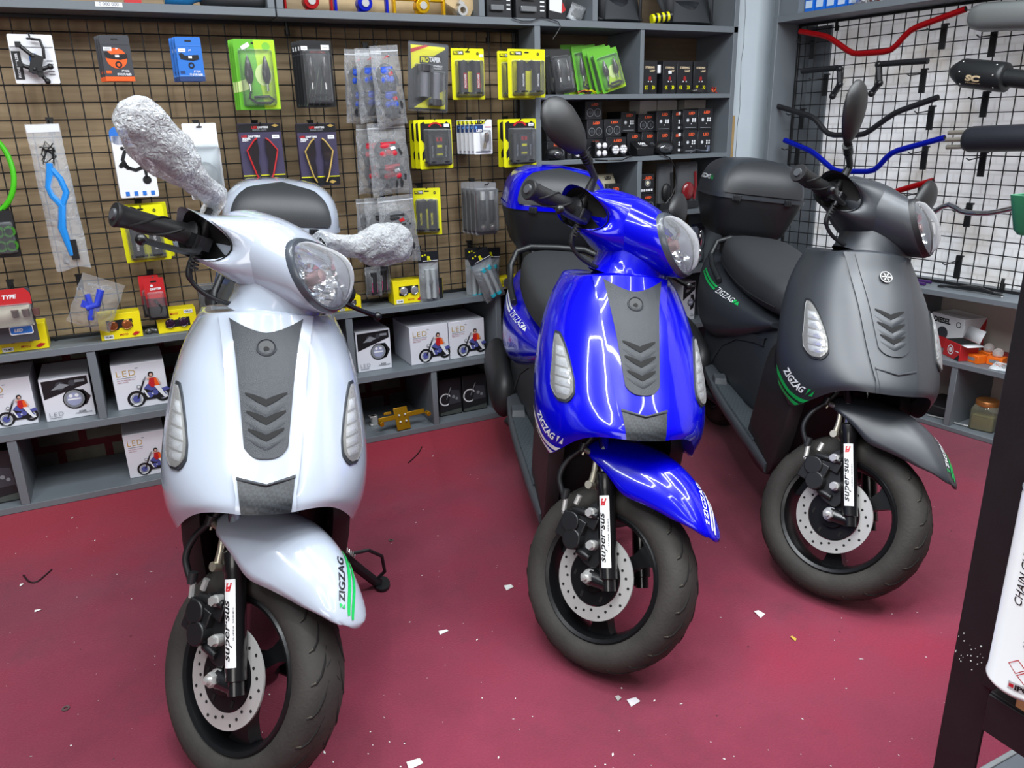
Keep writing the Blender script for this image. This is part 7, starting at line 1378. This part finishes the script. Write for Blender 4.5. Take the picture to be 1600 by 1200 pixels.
m = MB(); X = Matrix.Translation((-.032, -.16, .576)) @ Matrix.Rotation(-PI/2, 4, 'Y'); m.lathe([(0, .007), (.011, .006), (.014, .0)], 16, X); m.build('bolt_head', ZINC, r_, smooth=40)
# spray can
zc = .6175; c = Vector((.657, .317, 0))
r_ = thing('spray_can', 'white spray can with black upright lettering standing on the workbench shelf', 'spray can', (c.x, c.y, zc))
RC = .0300; HC = .187
m = MB(); m.lathe([(0, .0), (RC-.003, 0), (RC, .003), (RC+.0008, .004), (RC+.0008, .006), (RC, .007), (RC, HC-.006), (RC-.001, HC-.003)], 48); m.build('can_body', mat('can_white', (222, 224, 226), .25, coat=.4), r_, smooth=40)
m = MB(); m.lathe([(RC-.0005, HC-.003), (RC+.0006, HC), (RC-.002, HC+.004), (RC-.008, HC+.012), (.015, HC+.016), (.0, HC+.017)], 40); m.build('can_shoulder', mat('can_pale_blue', (196, 206, 212), .25, metal=.3), r_, smooth=60)
m = MB(); m.tube([(0, 0, HC+.014), (0, 0, HC+.030)], .017, 20); m.box((-.008, -.006, HC+.040), (.03, .02, .022)); m.tube([(-.010, -.004, HC+.046), (-.026, -.008, HC+.040)], .006, 10); m.mat(1); m.box((-.018, -.008, HC+.032), (.014, .012, .008)); m.build('spray_trigger', [mat('trigger_red', (206, 28, 34), .3), WHT], r_, smooth=40, bevel=.002)
toc = math.atan2(-c.y, -c.x)
def can(u, v, o=.0003): a = toc+u/RC; return (math.cos(a)*(RC+o), math.sin(a)*(RC+o), v)
m = MB(); letters(m, 'CHAIN CLEANER', lambda u, v: can(-.0175-v*1.0, .126+u), height=.0072, width=.074, bold=.01, shear=.15); m.mat(1)
for i in range(28): z = .168-i*.0042; m.grid([[can(t, z-.0009) for t in frange(-.007, .026, 6)], [can(t, z+.0009) for t in frange(-.007, .026, 6)]])
m.mat(2)
for kx, kz in ((-.008, .033), (.000, .025), (.008, .033)):
    for k in range(4):
        a0, a1 = k*PI/2, (k+1)*PI/2; m.grid([[can(kx+r*math.cos(a0), kz+r*math.sin(a0), .0004), can(kx+r*math.cos(a1), kz+r*math.sin(a1), .0004)] for r in (.0062, .0072)])
m.mat(3); m.grid([[can(t, z_, .0003) for t in frange(-.012, .020, 6)] for z_ in (.009, .017)]); m.mat(0); letters(m, 'IPONE', lambda u, v: can(.004+u, .013+v, .0005), height=.0052, width=.021, bold=.05); m.mat(2); m.grid([[can(t, z_, .0005) for t in (-.011, -.0075)] for z_ in (.0115, .015)])
m.build('can_print', [BLACK_INK, mat('can_grey_text', (168, 172, 176), .4), RED_INK, mat('can_grey_box', (196, 198, 202), .4)], r_, smooth=0, fix=False)
r_ = thing('plastic_bin', 'green plastic bin on the workbench at the right edge', 'bin', (1.055, .535, .9555))
m = MB(); P = [[(x, y, z) for x, y in rrect(.13*s_, .16*s_, .012)] for z, s_ in ((.0, .86), (.006, .91), (.048, 1.0), (.048, .93), (.01, .80))]; m.grid(P, cu=True, cap=(1, 1)); m.build('bin_body', mat('bin_green', (36, 110, 76), .5, bump=.15, bscale=200), r_, smooth=45)
r_ = thing('metal_box', 'grey metal box under the workbench at the bottom right corner', 'box', (1.12, .36, .001)); m = MB(); m.box((0, 0, .11), (.42, .274, .218)); m.build('box_body', mat('tray_dark', (92, 98, 106), .4, metal=.3), r_, bevel=.003); m = MB(); m.box((0, .137, .215), (.424, .008, .012)); m.build('box_rim', mat('tray_edge', (150, 156, 160), .3, metal=.6), r_, bevel=.001)

# ------------------------------------------------------------------ litter on the carpet
def scrap(name, px, py, pts, mm, label, cat='scrap', lift=.004, grp=None):
    c = at_Z(px, py, 0); m = MB(); P = [(x, y, lift*math.sin(3*x*60+k)*.5+.0015) for k, (x, y) in enumerate(pts)]; m.add(P, [tuple(range(len(P)))]); o = m.build(name, mm, smooth=0, solid=.0006); put(o, (c.x, c.y, crease(c.x, c.y)+.001)); tag(o, label, cat, grp or 'paper scraps on the carpet')
PAP = mat('paper_white', (226, 228, 226), .7); sq = lambda a, b, k=.3: [(-a, -b), (a, -b*(1-k)), (a*(1-k*.3), b), (-a*.9, b*.9)]
for k, (px, py, a, b, lab) in enumerate(((795, 918, .011, .009, 'square white paper scrap left of the blue scooter\'s wheel'), (693, 988, .011, .005, 'narrow white paper scrap right of the white scooter\'s wheel'), (1187, 960, .008, .012, 'torn pale paper scrap between the blue and black wheels'), (990, 1097, .012, .009, 'crumpled clear plastic scrap in front of the blue wheel'), (648, 1194, .014, .009, 'white paper scrap at the bottom edge of the picture'), (966, 1092, .005, .006, 'tiny grey scrap beside the crumpled plastic'), (1240, 999, .003, .008, 'thin yellow scrap in front of the black scooter'), (34, 915, .004, .004, 'tiny white square on the carpet at the left edge'), (60, 955, .008, .002, 'thin white splinter on the carpet at the left'))): scrap('plastic_scrap' if k == 3 else 'paper_scrap', px, py, sq(a, b), (film('scrap_clear', (220, 216, 220), .4, .2, .4, .6) if k == 3 else mat('scrap_grey', (150, 146, 144), .6) if k == 5 else mat('scrap_yellow', (190, 160, 60), .6) if k == 6 else PAP), lab)
def cord(name, pts, r, mm, label, cat): m = MB(); P = [at_Z(px, py, 0)+Vector((0, 0, r+crease(*at_Z(px, py, 0)[:2]))) for px, py in pts]; m.tube([smoothtab([(i, *p) for i, p in enumerate(P)], u) for u in frange(0, len(P)-1, 20)], r, 7); tag(m.build(name, mm, smooth=50), label, cat)
cord('cable_tie', [(37, 900), (46, 910), (58, 910), (72, 899), (81, 891)], .0022, mat('tie_black', (40, 20, 28), .5), 'bent black cable tie on the carpet at the left', 'cable tie'); cord('rubber_strip', [(638, 724), (648, 715), (655, 707), (659, 699)], .0022, mat('tie_black', (40, 20, 28), .5), 'black rubber strip on the carpet between the scooters', 'strip')
c = at_Z(103, 1108, 0); m = MB(); m.lathe([(.004, 0), (.0075, 0), (.0075, .002), (.004, .002)], 18, None, True); o = m.build('washer', mat('washer_steel', (120, 110, 110), .4, metal=.6), smooth=30); put(o, (c.x, c.y, .001)); tag(o, 'small steel washer on the carpet at the lower left', 'washer')
c = at_Z(611, 845, 0); m = MB(); m.lathe([(.003, 0), (.0065, 0), (.0065, .002), (.003, .002)], 18, None, True); o = m.build('washer', mat('washer_steel', (120, 110, 110), .4, metal=.6), smooth=30); put(o, (c.x, c.y, .001)); tag(o, 'small ring washer behind the white scooter\'s kickstand', 'washer')
m = MB(); q = random.Random(77)
for k in range(300):
    px, py = q.uniform(-40, 1640), q.uniform(700, 1230)**1.0; p = at_Z(px, py, 0)
    if not (-1.4 < p.x < 2.45 and -.2 < p.y < 2.6): continue
    s_ = q.choice((.0008, .0010, .0012, .0014, .0020)); a = q.uniform(0, PI); l = q.choice((1, 1, 1.5, 2.6)); z = crease(p.x, p.y)+.0008
    m.mat(0 if q.random() < .85 else 1); m.add([(p.x+s_*l*math.cos(a), p.y+s_*l*math.sin(a), z), (p.x-s_*math.sin(a), p.y+s_*math.cos(a), z+.0008), (p.x-s_*l*math.cos(a), p.y-s_*l*math.sin(a), z), (p.x+s_*math.sin(a), p.y-s_*math.cos(a), z)], [(0, 1, 2, 3)])
tag(m.build('floor_litter', [PAP, mat('speck_dark', (60, 24, 36), .8)], smooth=0, fix=False), 'tiny white flecks and crumbs scattered over the red carpet', 'litter', kind='stuff')
